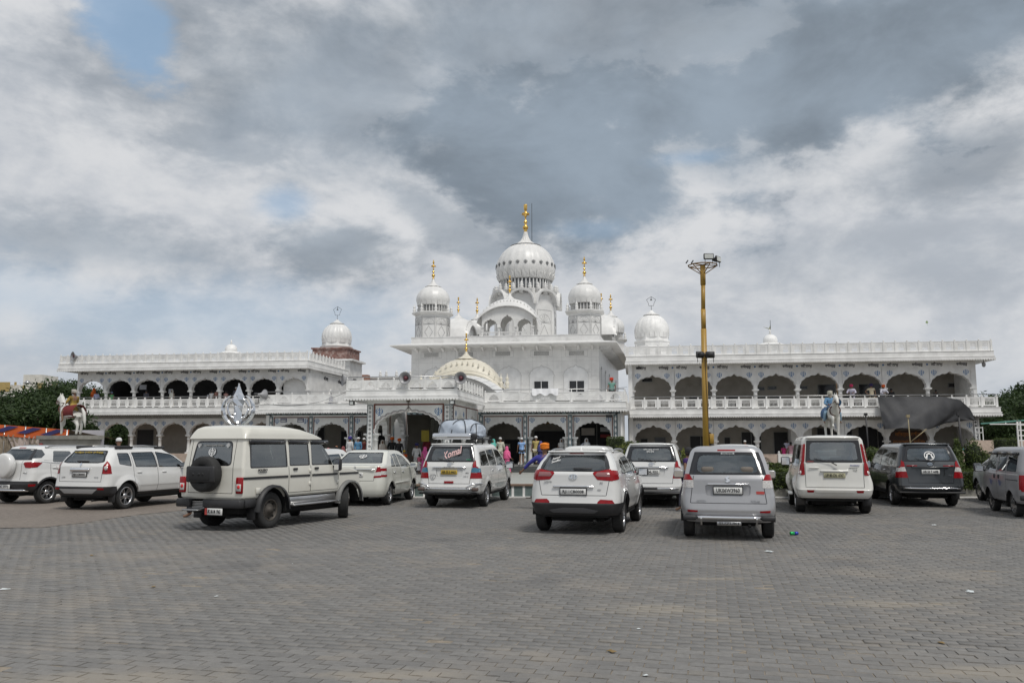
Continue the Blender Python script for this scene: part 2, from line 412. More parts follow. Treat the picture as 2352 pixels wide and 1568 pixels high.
def lay_pavers():
 wave = [0, .007, .0, -.007, 0]
 g = .0042; hl, hw = PL/2-g, PW/2-g
 xs = [-hl, -hl/2, 0, hl/2, hl]
 top = [(x, hw+w) for x, w in zip(xs, wave)]; bot = [(x, -hw+w) for x, w in zip(xs, wave)][::-1]
 out = top[::-1][::-1]+bot
 out = list(reversed(out))        # counter-clockwise
 n = len(out)
 tv = np.array([(x*.985, y*.97, 0.) for x, y in out]+[(x, y, -.004) for x, y in out]+[(x, y, -.02) for x, y in out])
 tf = [tuple(range(n))]+[((i+1) % n, i, n+i, n+(i+1) % n) for i in range(n)]+[(n+(i+1) % n, n+i, 2*n+i, 2*n+(i+1) % n) for i in range(n)]
 me1 = bpy.data.meshes.new('paver'); me1.from_pydata([tuple(p) for p in tv], [], tf); me1.materials.append(pav_m)
 sv = np.array([(-hl, -hw, 0), (hl, -hw, 0), (hl, hw, 0), (-hl, hw, 0), (-hl, -hw, -.02), (hl, -hw, -.02), (hl, hw, -.02), (-hl, hw, -.02)])
 sf = [(0, 1, 2, 3), (1, 0, 4, 5), (2, 1, 5, 6), (3, 2, 6, 7), (0, 3, 7, 4)]
 ca, sa = cos(-PYAW), sin(-PYAW)
 pos = []
 J = int(34/PW); I = int(34/PL)
 rg = np.random.default_rng(3)
 for j in range(-10, J+30):
  for i in range(-I, I):
   lx = (i+.5*(j % 2))*PL; ly = j*PW
   x = lx*ca-ly*sa; y = lx*sa+ly*ca
   if y < 4.2 or y > 27.2: continue
   if abs(x) > .66*y+2.4: continue
   if in_apron(x, y): continue
   pos.append((x, y))
 P = np.array(pos); d = P[:, 1]
 # slow unevenness of a worn surface
 hz = .003*np.sin(P[:, 0]*1.3+P[:, 1]*.7)*np.sin(P[:, 1]*.9-P[:, 0]*.4)
 jit = rg.normal(0, .0016, len(P)); tx = rg.normal(0, .012, len(P)); ty = rg.normal(0, .010, len(P)); ja = rg.normal(0, .012, len(P))
 big = rg.random(len(P)) < .04; tx[big] *= 2.5; jit[big] -= .004
 def verts(T, idx):
  a = -PYAW+ja[idx]
  X = T[None, :, 0]*np.cos(a)[:, None]-T[None, :, 1]*np.sin(a)[:, None]+P[idx, 0][:, None]
  Y = T[None, :, 0]*np.sin(a)[:, None]+T[None, :, 1]*np.cos(a)[:, None]+P[idx, 1][:, None]
  Zz = T[None, :, 2]+hz[idx][:, None]+jit[idx][:, None]+T[None, :, 0]*ty[idx][:, None]+T[None, :, 1]*tx[idx][:, None]
  return np.stack([X, Y, Zz], 2).reshape(-1, 3)
 vis = (np.abs(P[:, 0]) < .622*d*1.0)&(d > 6.1)
 order = np.argsort(np.where(vis, d, 999)); near = order[:300]; rest = order[300:]
 for k in near:
  o = obj('paver', me1, pave, (P[k, 0], P[k, 1], .016+hz[k]+jit[k]-0.0), (tx[k], -ty[k], -PYAW+ja[k]))
  o.location.z = hz[k]+jit[k]
 fine = rest[d[rest] < 15.]; far = rest[d[rest] >= 15.]
 for nm, T, Fc, idx in (('paver_field', tv, tf, fine), ('paver_field', sv, sf, far)):
  V = verts(T, idx); nv = len(T); N = len(idx)
  lens = np.array([len(f) for f in Fc]); flat = np.concatenate([np.array(f) for f in Fc])
  loops = (flat[None, :]+np.arange(N)[:, None]*nv).reshape(-1)
  tot = np.tile(lens, N); start = np.concatenate([[0], np.cumsum(tot)[:-1]])
  me = bpy.data.meshes.new(nm); me.vertices.add(len(V)); me.vertices.foreach_set('co', V.reshape(-1))
  me.loops.add(len(loops)); me.loops.foreach_set('vertex_index', loops.astype(np.int32))
  me.polygons.add(len(tot)); me.polygons.foreach_set('loop_start', start.astype(np.int32))
  me.update(calc_edges=True); me.materials.append(pav_m)
  o = obj(nm, me, pave); o['kind'] = 'stuff'
lay_pavers()
pts = [(p.x, p.y) for p in AP_EDGE]
sheet('concrete_apron', [(-60, pts[0][1]-.5)]+pts+[(pts[-1][0], 27.18), (-9.95, 27.2), (-9.95, 28.6), (-60, 28.6)], .004, apron)

# low wall, plaza and kerbs that close the car park
plaza_m = ground_mat('plaza_marble', (.40, .41, .38), (.3, .28, .25), .4, .1, 20, .45)
sheet('plaza', [(bworld(-26.5, 27.2).x, 27.2), (bworld(2.5, 27.2).x-1.2, 27.2), (bworld(0, 54).x, bworld(0, 54).y), (bworld(-26.5, 54).x, bworld(-26.5, 54).y)], .0, plaza_m)
LW = 27.35
def low_wall():
 t = thing('low_wall', 'low wall of dark slate with white strips and a brown cap at the car park edge', 'wall', (0, LW, 0))
 x0, x1 = at(700, 1140, LW).x, at(1560, 1140, LW).x
 b = MB(); b.box(x0, x1, 0, .22, -.02, .37); b.build('core', slatewall, t)
 b = MB(); b.box(x0-.03, x1+.03, -.05, .3, .37, .43); b.build('cap', M('brown_stone_cap', (.22, .15, .11), .5, dirt=(.3, .28, .25), dirt_amt=.4), t)
 b = MB(); b.box(x0, x1, -.16, .0, -.02, .035); b.build('kerb', white, t)
 st = MB().box(-.04, .04, -.012, 0, .03, .37).mesh('white_strip', white)
 x = x0+.3
 while x < x1: obj('white_strip', st, t, (x, 0, 0)); x += .36
low_wall()

def kerb(name, label, xa, xb, h, d, m, yy=LW):
 t = thing(name, label, 'kerb', (0, yy, 0)); x0, x1 = xa, xb
 n = max(1, int((x1-x0)/1.2)); w = (x1-x0)/n
 st = MB().rbox(0, w-.012, 0, d, -.05, h, .015, 1).mesh('kerb_stone', m)
 for i in range(n): obj('kerb_stone', st, t, (x0+i*w, random.uniform(-.01, .01), random.uniform(-.008, .004)))
 b = MB(); b.box(x0, x1, -.14, -.004, -.02, .03); b.build('painted_edge', white, t)
 return t
KX0 = at(1560, 1140, LW).x+.05
kerb('kerb', 'grey concrete kerb with a white painted foot along the hedge bed', KX0, 24, .36, .2, concrete)
kerb('kerb', 'grey concrete kerb behind the parked cars at the left, with a white painted foot', -30, -9.9, .2, .2, concrete, 28.6)
kerb('kerb', 'short grey kerb between the jeep wagon and the low wall', -9.9, at(700, 1140, LW).x-.05, .2, .2, concrete)
bed = MB(); bed.box(KX0, 24, LW+.2, 40, -.05, .3); tag(bed.build('planting_bed', M('bed_soil', (.06, .07, .03), .95, dirt=(.12, .1, .06), dirt_amt=.5, bump=.5)), kind='structure')

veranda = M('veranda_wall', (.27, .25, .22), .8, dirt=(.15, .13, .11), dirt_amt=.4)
# ================================================================ building kit
def cusped(hw, hgt, n=9, depth=.065, sub=5):
 """Right half then left half of a cusped Mughal arch, from the left springing to the right one."""
 nodes = []
 for i in range(n+1):
  t = pi*i/n
  nodes.append((-hw*cos(t), hgt*.86*sin(t)**.9 if 0 < i < n else 0.))
 pts = []
 for i in range(n):
  (x0, z0), (x1, z1) = nodes[i], nodes[i+1]
  mx, mz = (x0+x1)/2, (z0+z1)/2; L = hypot(x1-x0, z1-z0)
  nx, nz = -(z1-z0)/L, (x1-x0)/L
  mid = (i == n//2 and n % 2 == 1)
  for k in range(sub):
   t = k/sub; bul = depth*sin(pi*t)
   x = x0+(x1-x0)*t+nx*bul; z = z0+(z1-z0)*t+nz*bul
   if mid: z += (hgt*.14)*(1-abs(2*t-1))**2.0
   pts.append((x, max(0, z)))
 pts.append(nodes[-1])
 return pts
def arch_panel_mesh(name, pitch, hw, hgt, top, thick, mats, n=9, frame=None, line=True, inset=.06):
 """Wall piece over one bay: local x in [-p/2, p/2], z from 0 (springing) to top; front at y=0."""
 b = MB(); pts = cusped(hw, hgt, n); P = len(pts); h = pitch/2
 fr = [(-h, 0)]+pts+[(h, 0)]
 up = [(-h, top)]+[(max(-h, min(h, p[0]*h/hw)) if 0 else p[0], top) for p in pts]+[(h, top)]
 N = len(fr)
 for y, flip in ((0, False), (thick, True)):
  vs = [(p[0], y, p[1]) for p in fr]+[(p[0], y, p[1]) for p in up]
  fs = [(i, i+1, N+i+1, N+i) for i in range(N-1)]
  if flip: fs = [f[::-1] for f in fs]
  b.add(vs, fs, False)
 vs = [(p[0], 0, p[1]) for p in fr]+[(p[0], thick, p[1]) for p in fr]
 b.add(vs, [(i+1, i, N+i, N+i+1) for i in range(N-1)], False)
 # raised rim following the cusps
 if line:
  rim = [(p[0]*1.035, p[1]*1.02+.02) for p in pts]
  b.cur = 1 if line == 'dark' else 0
  for i in range(P-1):
   b.prism([pts[i], pts[i+1], rim[i+1], rim[i]], -.02, .0)
  if line == 'dark':
   pass
  b.cur = 0
 if frame:
  b.cur = 1
  x = h-frame[1]; z1 = top-frame[2]; w = frame[0]
  b.box(-x, x, -.015, 0, z1-w, z1); b.box(-x, -x+w, -.016, 0, .02, z1-w); b.box(x-w, x, -.016, 0, .02, z1-w)
  b.cur = 0
 return b.mesh(name, mats)
def column_mesh(h, r, mat, n=12):
 b = MB()
 b.box(-r*1.25, r*1.25, -r*1.25, r*1.25, 0, .12)
 b.lathe([(r*1.2, .12), (r*1.22, .17), (r*.9, .21), (r*.98, .3), (r*.85, .36), (r*.8, h*.5), (r*.74, h-.42), (r*.9, h-.40), (r*.9, h-.36), (r*.76, h-.33), (r*.82, h-.2), (r*1.15, h-.12), (r*1.25, h-.1)], n)
 b.box(-r*1.35, r*1.35, -r*1.35, r*1.35, h-.1, h)
 return b.mesh('column', mat)
def lattice(b, x0, x1, z0, z1, y0, y1, step, w, clip=None):
 """Crossing diagonal bars inside a rectangle."""
 W = x1-x0; H = z1-z0
 for sgn in (1, -1):
  c = -H
  while c < W+.001:
   # line x = x0 + c + s*t, z from z0 ; going up-right
   a0 = max(0, -c); a1 = min(H, W-c)
   if a1-a0 > step*.2:
    xa, xb = c+a0, c+a1; za, zb = z0+a0, z0+a1
    if sgn < 0: xa, xb = W-xa, W-xb
    p, q = (x0+xa, za), (x0+xb, zb)
    if clip: pq = clip(p, q)
    else: pq = (p, q)
    if pq:
     (px, pz), (qx, qz) = pq; L = hypot(qx-px, qz-pz)
     if L > .02:
      ex, ez = -(qz-pz)/L*w/2, (qx-px)/L*w/2
      b.prism([(px-ex, pz-ez), (px+ex, pz+ez), (qx+ex, qz+ez), (qx-ex, qz-ez)][::-1], y0+(.004 if sgn > 0 else 0), y1)
   c += step
def rail_panel_mesh(w, h, style, mat, t=.05):
 b = MB(); hw = w/2
 if style == 'slot':       # lattice over slots between solid stiles
  ox = w*.33; z0, z1 = h*.2, h*.84
  gap = .07
  b.box(-hw, hw, 0, t, gap, z0); b.box(-hw, hw, 0, t, z1, h)
  b.box(-hw, -ox, 0, t, z0, z1); b.box(ox, hw, 0, t, z0, z1)
  zm = z0+(z1-z0)*.52
  lattice(b, -ox, ox, zm, z1, .008, t-.008, w*.105, .016)
  for k in range(1, 6):
   x = -ox+2*ox*k/6; b.box(x-.011, x+.011, .01, t-.01, z0, zm+.02)
  b.box(-hw, hw, -.012, t+.012, h-.04, h)
 elif style == 'top':
  ox = w*.25; z0, z1 = h*.16, h*.8
  b.box(-hw, hw, 0, t, 0, z0); b.box(-hw, hw, 0, t, z1, h)
  b.box(-hw, -ox, 0, t, z0, z1); b.box(ox, hw, 0, t, z0, z1)
  zm = z0+(z1-z0)*.45
  lattice(b, -ox, ox, zm, z1, .008, t-.008, w*.09, .016)
  for k in range(1, 5):
   x = -ox+2*ox*k/5; b.box(x-.012, x+.012, .01, t-.01, z0, zm+.02)
  b.box(-hw, hw, -.012, t+.012, h-.035, h)
 else:                      # pointed arch filled with diamond lattice
  ox, z0, z1 = w*.33, h*.22, h*.84; n = 24
  inner = []
  for i in range(n):
   a = 2*pi*i/n; x = ox*cos(a); z = sin(a)
   if z >= 0: zz = z0+.12*h+(z1-z0-.12*h)*(1-abs(cos(a))**1.6)
   else: zz = z0+.12*h-(.12*h)*min(1, abs(z)*2.2); 
   inner.append((x, zz))
  cx, cz = 0, h*.5; outer = []
  for (x, z) in inner:
   dx, dz = x-cx, z-cz; k = min(hw/abs(dx) if abs(dx) > 1e-6 else 9e9, (h*.5-.045)/abs(dz) if abs(dz) > 1e-6 else 9e9)
   outer.append((cx+dx*k, cz+dz*k))
  b.ring(outer, inner, 0, t)
  for sx in (-1, 1):
   for zc in (.045, h-.045): b.prism([(sx*hw*.55, zc), (sx*hw, zc), (sx*hw, h*.5), (sx*hw*.8, h*.5+.3*(zc-h*.5))], .002, t-.002)
  b.box(-hw, hw, 0, t, h-.06, h); b.box(-hw, -hw+.1, 0, t, 0, .05); b.box(hw-.1, hw, 0, t, 0, .05); b.box(-hw, hw, 0, t, .045, .1)
  def clip(p, q):
   # keep the piece of the bar inside the pointed outline
   ins = []
   for k in range(25):
    s = k/24; x = p[0]+(q[0]-p[0])*s; z = p[1]+(q[1]-p[1])*s
    lim = z0+.12*h+(z1-z0-.12*h)*(1-min(1, abs(x)/ox)**1.6)
    if abs(x) <= ox and z <= lim: ins.append((x, z))
   return (ins[0], ins[-1]) if len(ins) > 1 else None
  lattice(b, -ox, ox, z0, z1, .01, t-.01, w*.11, .022, clip)
 return b.mesh('railing_panel', mat)
POST = {}
def post_mesh(h, w, mat, ball=True):
 k = (round(h, 2), w, mat.name)
 if k in POST: return POST[k]
 b = MB(); b.box(-w/2, w/2, -w/2, w/2, 0, h)
 b.lathe([(w*.32, h), (w*.3, h+.02), (w*.45, h+.05), (w*.42, h+.085), (w*.15, h+.105), (.002, h+.12)], 8)
 POST[k] = b.mesh('railing_post', mat); return POST[k]
def railing(root, p0, p1, z, h, pitch, style, mat, post=.1, handrail=True, skip_last=False):
 (u0, v0), (u1, v1) = p0, p1; L = hypot(u1-u0, v1-v0); n = max(1, round(L/pitch)); w = L/n
 a = atan2(v1-v0, u1-u0)
 key = ('rp', style, round(w, 2), h, mat.name)
 if key not in POST: POST[key] = rail_panel_mesh(w-post, h, style, mat)
 pm = post_mesh(h+.03, post, mat)
 for i in range(n+(0 if skip_last else 1)):
  t = i/n; put(root, 'railing_post', pm, u0+(u1-u0)*t, v0+(v1-v0)*t, z, a)
 for i in range(n):
  t = (i+.5)/n
  put(root, 'railing_panel', POST[key], u0+(u1-u0)*t, v0+(v1-v0)*t-.02, z, a)
 if handrail:
  b = MB(); zz = z+h+.19
  b.tube([(u0, v0+.15, zz), (u1, v1+.15, zz)], .028, 6)
  for i in range(0, n+1, 3): b.tube([(u0+(u1-u0)*i/n, v0+(v1-v0)*i/n+.15, z), (u0+(u1-u0)*i/n, v0+(v1-v0)*i/n+.15, zz)], .018, 5)
  b.build('handrail', dullsteel, root)
def fringe(b, u0, u1, v, z, pitch=.17, h=.11, t=.02):
 n = max(1, int((u1-u0)/pitch)); w = (u1-u0)/n
 for i in range(n):
  x = u0+i*w
  b.prism([(x, z), (x+w*.12, z-h*.45), (x+w*.35, z-h*.9), (x+w*.5, z-h), (x+w*.65, z-h*.9), (x+w*.88, z-h*.45), (x+w, z)][::-1], v, v+t)
def fringe_side(b, u, v0, v1, z, pitch=.17, h=.11, t=.02):
 n = max(1, int((v1-v0)/pitch)); w = (v1-v0)/n
 for i in range(n):
  y = v0+i*w; P = [(y, z), (y+w*.12, z-h*.45), (y+w*.5, z-h), (y+w*.88, z-h*.45), (y+w, z)]; m = len(P)
  vs = [(u, p[0], p[1]) for p in P]+[(u+t, p[0], p[1]) for p in P]
  b.add(vs, [tuple(range(m)), tuple(range(2*m-1, m-1, -1))]+[((i2+1) % m, i2, m+i2, m+(i2+1) % m) for i2 in range(m)], False)
def eave(root, u0, u1, vf, vb, z0, z1, mat, left=True, right=True, name='roof_slab'):
 """Slab with stepped mouldings and a scalloped hem; front edge at vf."""
 H = z1-z0
 b = MB(); b.box(u0+.06, u1-.06, vf+.06, vb, z0+H*.42, z1)
 b.box(u0, u1, vf, vb-.001, z0+H*.3, z0+H*.42); b.box(u0+.03, u1-.03, vf+.03, vb-.002, z0+H*.16, z0+H*.3)
 b.box(u0-.03, u1+.03, vf-.03, vb-.003, z0+.02, z0+H*.16)
 b.box(u0+.03, u1-.03, vf+.03, vb-.004, z1, z1+.03)
 b.build(name, mat, root)
 f = MB(); fringe(f, u0-.03, u1+.03, vf-.03, z0+.02)
 if right: fringe_side(f, u1+.01, vf, vb, z0+.02)
 f.build('scalloped_hem', mat, root)
KH = emblem_mesh(blue)
TXT_A = text_mesh('\u0a38\u0a3f\u0a24\u0a28\u0a3e\u0a2e\u0a41', .3, blackp, .006, bold=.01)
TXT_B = text_mesh('\u0a35\u0a3e\u0a3f\u0a39\u0a17\u0a41\u0a30\u0a42', .3, blackp, .006, bold=.01)
DOT = MB().lathe([(.07, 0), (.07, .01)], 10).mesh('blue_dot', blue)
def lay_text(parent, name, me, u, v, z, w, h):
 xs = [p.co.x for p in me.vertices]; ys = [p.co.y for p in me.vertices]
 k = min(w/(max(xs)-min(xs)), h/(max(ys)-min(ys)))
 o = put(parent, name, me, u, v, z); o.rotation_euler = (R(90), 0, 0); o.scale = (k, k, k); return o
OPENM = {}
def opening(root, kind, u0, u1, v, z0, z1, mat=deep, fm=None, bars=0):
 """Door or window standing in a wall: a frame around a leaf or pane; the near-black default paints in the dark of a deep opening."""
 b = MB(); w = .05
 b.box(u0, u1, v-.05, v, z1-w, z1); b.box(u0, u0+w, v-.05, v, z0, z1-w); b.box(u1-w, u1, v-.05, v, z0, z1-w)
 if kind == 'window': b.box(u0+w, u1-w, v-.05, v, z0, z0+w)
 for i in range(bars):
  x = u0+(u1-u0)*(i+1)/(bars+1); b.box(x-w/2, x+w/2, v-.05, v, z0+w, z1-w)
 f = b.build(kind, fm or M('grey_frame', (.2, .2, .19), .6), root)
 g = MB().box(u0+w, u1-w, v-.015, v-.004, z0+(w if kind == 'window' else 0), z1-w).mesh('pane' if kind == 'window' else 'leaf', mat)
 o = bpy.data.objects.new('pane' if kind == 'window' else 'leaf', g); COL.objects.link(o); o.parent = f
 off = OFF[root.name]; o.location = (-off[0], -off[1], -off[2])
 return f

# ================================================================ the two arcaded wings
def storey(root, v, centers, pitch, zf, zs, za, zt, hw, mat, mats, n=9, frame=None, line=True, thick=.4, colr=.17, emb=(.36, .44), text=None, panel_name='arch_panel', cols=True, both=False):
 me = arch_panel_mesh(panel_name, pitch, hw, za-zs, zt-zs, thick, mats, n, frame, line)
 cm = column_mesh(zs-zf, colr, mat)
 for c in centers: put(root, panel_name, me, c, v, zs)
 if cols:
  for c in list(centers)+[centers[-1]+pitch]:
   put(root, 'column', cm, c-pitch/2, v+thick/2, zf)
   if both: pass
 for c in centers:
  for s in (-1, 1): put(root, 'emblem', KH, c+s*emb[0]*pitch, v, emb[2] if len(emb) > 2 else zt-.3, 0, (emb[1],)*3)
 if text:
  for c in centers:
   lay_text(root, 'lettering', TXT_A, c-.28*pitch, v-.006, text, .78, .30)
   lay_text(root, 'lettering', TXT_B, c+.28*pitch, v-.006, text, .78, .30)
   if c != centers[-1]:
    o = put(root, 'blue_dot', DOT, c+pitch/2, v, text); o.rotation_euler = (R(90), 0, 0)
VR, VC, VQ, VM, VL = 62.9, 53.8, 45.6, 65.2, 67.1
frieze_m = M('painted_frieze', (.33, .33, .32), .7, var=.5, scale=14)

def right_wing():
 t = bthing('arcade_wing', 'two storey white arcaded wing right of the domed shrine, with railings', 'building', 12, VR, 0)
 p = 2.997; cs = [1.28+p*i for i in range(8)]; uL, uR = -.22, 24.0
 storey(t, VR, cs, p, .45, 2.0, 3.15, 3.46, 1.36, white, [white, white2], emb=(.36, .44, 3.08))
 storey(t, VR, cs, p, 4.3, 5.76, 6.92, 7.2, 1.36, white, [white, white2], emb=(.36, .44, 6.84), text=7.43)
 b = MB(); b.box(uL, uR, VR, VR+.4, 3.46, 3.8); b.box(uL, uR, VR, VR+.4, 7.2, 7.75)
 for x0, x1 in ((cs[-1]+p/2, uR),):
  b.box(x0, x1, VR+.01, VR+.5, .45, 3.46); b.box(x0, x1, VR+.01, VR+.5, 4.3, 7.2)
 b.box(uL-.5, uR+.6, VR-.5, VR+9, 0, .45)
 b.box(uR-.35, uR, VR+.5, VR+9, .45, 7.75)
 b.box(uL-.3, uL, VR-.3, VR+.5, .45, 7.75)
 b.build('wall', white, t)
 b = MB(); b.box(uL, uR, VR-.02, VR, 3.47, 3.73)
 for i in range(int((uR-uL)/.24)):
  x = uL+.12+i*.24; b.prism([(x, 3.50), (x+.09, 3.6), (x, 3.70), (x-.09, 3.6)][::-1], VR-.045, VR-.02)
 b.build('painted_frieze', frieze_m, t)
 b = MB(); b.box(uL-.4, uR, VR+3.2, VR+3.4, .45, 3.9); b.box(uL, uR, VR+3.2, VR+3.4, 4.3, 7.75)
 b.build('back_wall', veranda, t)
 eave(t, uL-.35, uR+1.15, VR-1.0, VR+9, 3.75, 4.3, white2, name='floor_slab')
 eave(t, uL-.5, uR+1.0, VR-.9, VR+9, 7.68, 8.24, white2)
 railing(t, (uL-.1, VR-.72), (uR+.95, VR-.72), 4.33, .7, .985, 'slot', white2, .13)
 railing(t, (uL-.45, VR-.7), (uR+.85, VR-.7), 8.27, .72, .81, 'top', white2, .12, False)
 vb = VR+3.2
 brown = M('brown_panel', (.12, .05, .035), .6)
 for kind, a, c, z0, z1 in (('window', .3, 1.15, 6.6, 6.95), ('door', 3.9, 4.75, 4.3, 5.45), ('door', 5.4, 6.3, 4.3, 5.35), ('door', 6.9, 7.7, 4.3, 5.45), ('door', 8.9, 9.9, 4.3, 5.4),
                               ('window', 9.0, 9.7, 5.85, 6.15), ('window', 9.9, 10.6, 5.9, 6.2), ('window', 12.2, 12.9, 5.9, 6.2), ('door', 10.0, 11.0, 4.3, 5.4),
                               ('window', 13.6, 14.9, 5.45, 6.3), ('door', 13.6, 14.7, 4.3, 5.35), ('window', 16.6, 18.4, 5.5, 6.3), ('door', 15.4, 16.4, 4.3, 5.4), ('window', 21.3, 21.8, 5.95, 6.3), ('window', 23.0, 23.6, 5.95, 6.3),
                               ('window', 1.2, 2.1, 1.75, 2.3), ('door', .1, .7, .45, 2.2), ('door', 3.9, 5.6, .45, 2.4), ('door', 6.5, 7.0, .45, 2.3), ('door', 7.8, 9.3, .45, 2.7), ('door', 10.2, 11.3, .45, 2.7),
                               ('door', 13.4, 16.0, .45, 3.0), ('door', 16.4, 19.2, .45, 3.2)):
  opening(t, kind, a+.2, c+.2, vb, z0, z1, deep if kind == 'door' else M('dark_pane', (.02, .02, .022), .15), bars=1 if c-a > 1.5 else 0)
 # lit plaster pier seen through the fourth lower arch
 b = MB(); b.box(11.5, 13.0, vb-1.2, vb, .45, 3.7); b.build('pier', white, t)
 # notice board with orange script behind the seventh arch
 b = MB(); b.box(18.3, 21.0, VR+1.2, VR+1.26, .9, 2.75); o = b.build('notice_board', M('dark_board', (.06, .03, .02), .6), t)
 org = M('orange_script', (.45, .16, .02), .6)
 for k, s in enumerate(('\u0a38\u0a3f\u0a24\u0a17\u0a41\u0a30 \u0a38\u0a3e\u0a3f\u0a39\u0a2c', '\u0a17\u0a41\u0a30\u0a26\u0a41\u0a06\u0a30\u0a3e \u0a38\u0a3e\u0a3f\u0a39\u0a2c', '\u0a38\u0a47\u0a35\u0a3e')):
  lay_text(t, 'lettering', text_mesh(s, .4, org, .004), 19.6, VR+1.19, 2.45-k*.55, 2.3, .38)
 # carved painted border at the right end pilaster
 b = MB(); b.box(uR-.42, uR-.12, VR-.025, VR+.01, 2.05, 3.45); b.cur = 1
 b.box(uR-.39, uR-.15, VR-.035, VR-.025, 2.09, 3.41); b.cur = 0
 for k in range(5): b.lathe([(.09, 0), (.05, .012)], 8, (0, 0, 0)) if 0 else b.prism([(uR-.27+.08*cos(a*pi/4), 2.25+k*.26+.08*sin(a*pi/4)) for a in range(8)], VR-.05, VR-.035)
 b.build('painted_border', [groove, white2], t)
 b = MB(); b.box(uL+.3, uL+.7, VR-.1, VR-.02, 7.36, 7.5); b.build('camera', blackm, t)
 b = MB(); b.tube([(uR+.4, VR-.4, 7.72), (uR+.4, VR-.4, 7.5)], .03); b.lathe([(.04, 0), (.12, -.05), (.13, -.2), (.1, -.3), (.02, -.36)][::-1], 10, (uR+.4, VR-.4, 7.5)); b.build('dome_camera', M('grey_plastic', (.3, .3, .31), .4), t)
right_wing()

def left_wing():
 t = bthing('arcade_wing', 'two storey white arcaded wing at the far left with black openings behind its upper arches', 'building', -40, VL, 0)
 p = 2.696; cs = [-47.86+p*i for i in range(8)]; uL, uR = -49.25, -27.6
 storey(t, VL, cs, p, .95, 2.55, 3.66, 3.97, 1.2, white, [white, white2], emb=(.36, .42, 3.56))
 storey(t, VL, cs, p, 4.88, 6.38, 7.47, 7.8, 1.2, white, [white, white2], emb=(.36, .42, 7.38), text=8.0)
 b = MB(); b.box(uL, uR, VL, VL+.4, 3.97, 4.4); b.box(uL, uR, VL, VL+.4, 7.8, 8.25)
 b.box(uR-.05, uR, VL, VL+9.5, .95, 8.25); b.box(uL, uL+.04, VL+.01, VL+.4, .95, 8.2)
 b.build('wall', white, t)
 b = MB(); b.box(uL-.5, uR+.5, VL-.6, VL+9, 0, .95); b.build('plinth', stone, t)
 b = MB(); b.box(uL, uR, VL-.02, VL, 3.98, 4.3)
 for i in range(int((uR-uL)/.24)):
  x = uL+.12+i*.24; b.prism([(x, 4.04), (x+.09, 4.14), (x, 4.24), (x-.09, 4.14)][::-1], VL-.045, VL-.02)
 b.build('painted_frieze', frieze_m, t)
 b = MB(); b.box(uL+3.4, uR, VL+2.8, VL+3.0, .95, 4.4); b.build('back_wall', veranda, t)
 b = MB(); b.box(uL+1.8, uR-2.4, VL+5.4, VL+5.6, 4.88, 8.25); b.box(uL+1.5, uL+1.8, VL+2.4, VL+5.6, 4.88, 8.25); b.build('hall_wall', deep, t)  # wall coloured near-black to paint in the dark of the hall
 b = MB(); b.box(uR-2.5, uR-.05, VL+.6, VL+.7, 4.88, 8.2); b.build('partition', white, t)
 eave(t, uL-.9, uR+.9, VL-1.0, VL+9, 4.33, 4.88, white2, name='floor_slab')
 eave(t, uL-1.4, uR+.25, VL-.9, VL+9.4, 8.18, 8.78, white2)
 railing(t, (uL-.4, VL-.72), (-25.6, VL-.72), 4.91, .72, .82, 'slot', white2, .13)
 railing(t, (uL-1.25, VL-.7), (uR+.1, VL-.7), 8.81, .7, .685, 'top', white2, .12, False)
 railing(t, (uR+.1, VL-.1), (uR+.1, VL+8.4), 8.81, .7, .8, 'top', white2, .12, False)
 for a, c, z0, z1 in ((-45.0, -43.3, .95, 3.1), (-39.3, -38.2, .95, 2.6), (-36.4, -34.9, .95, 3.3), (-33.6, -32.4, .95, 3.4), (-30.7, -29.4, .95, 3.4)):
  opening(t, 'door', a, c, VL+2.8, z0, z1)
 for uu, zz, w, h in ((-43.9, 6.85, .65, .42), (-41.2, 6.45, .38, .42), (-37.4, 5.9, .55, .42)): put(t, 'notice_board', MB().box(-w/2, w/2, -.02, .02, -h/2, h/2).mesh('notice_board', M('pale_board', (.5, .52, .58), .5)), uu, VL+1.6, zz)
 # side wall facing right: pointed window with blue blinds, string course and script
 u = uR+.002
 def oy(me, v, z, s, nm='lettering'):
  o = put(t, nm, me, u+.01, v, z); o.rotation_euler = (R(90), 0, R(90)); o.scale = (s,)*3; return o
 oy(TXT_A, VL+4.0, 7.6, 1.2); oy(TXT_B, VL+7.6, 7.55, 1.2)
 b = MB()
 for i in range(14):
  a = pi*i/13; 
 outl = [(VL+5.3+1.1*cos(pi*i/14), 5.0+(1.75*(1-abs(cos(pi*i/14))**1.7))) for i in range(15)]
 m = len(outl)
 fr = MB(); inn = [(VL+5.3+(y-VL-5.3)*.8, 5.0+(z-5.0)*.82) for y, z in outl]
 vs = [(u+d, y, z) for d in (0, .06) for L in (outl, inn) for y, z in L]
 fs = []
 for i in range(m-1): fs += [(2*m+i, 2*m+i+1, 3*m+i+1, 3*m+i), (i, 2*m+i, 2*m+i+1, i+1), (m+i, m+i+1, 3*m+i+1, 3*m+i)]
 fr.add(vs, fs, False); fo = fr.build('window', white2, t)
 bl = MB()
 bl.add([(u+.01, y, z) for y, z in inn], [tuple(range(m))])
 k = bl.build('blind', M('blue_blind', (.05, .06, .25), .5, var=.5, scale=9), t)
 b = MB()
 for i in range(9):
  z = 5.0+.16*i; hw = .88*(1-(i/9.5)**2)**.6; b.box(u+.012, u+.03, VL+5.3-hw, VL+5.3+hw, z, z+.03)
 b.build('blind_slat', white2, t)
 b = MB(); b.box(u-.002, u+.1, VL+3, VL+9.5, 7.95, 8.05); b.build('string_course', white2, t)
left_wing()

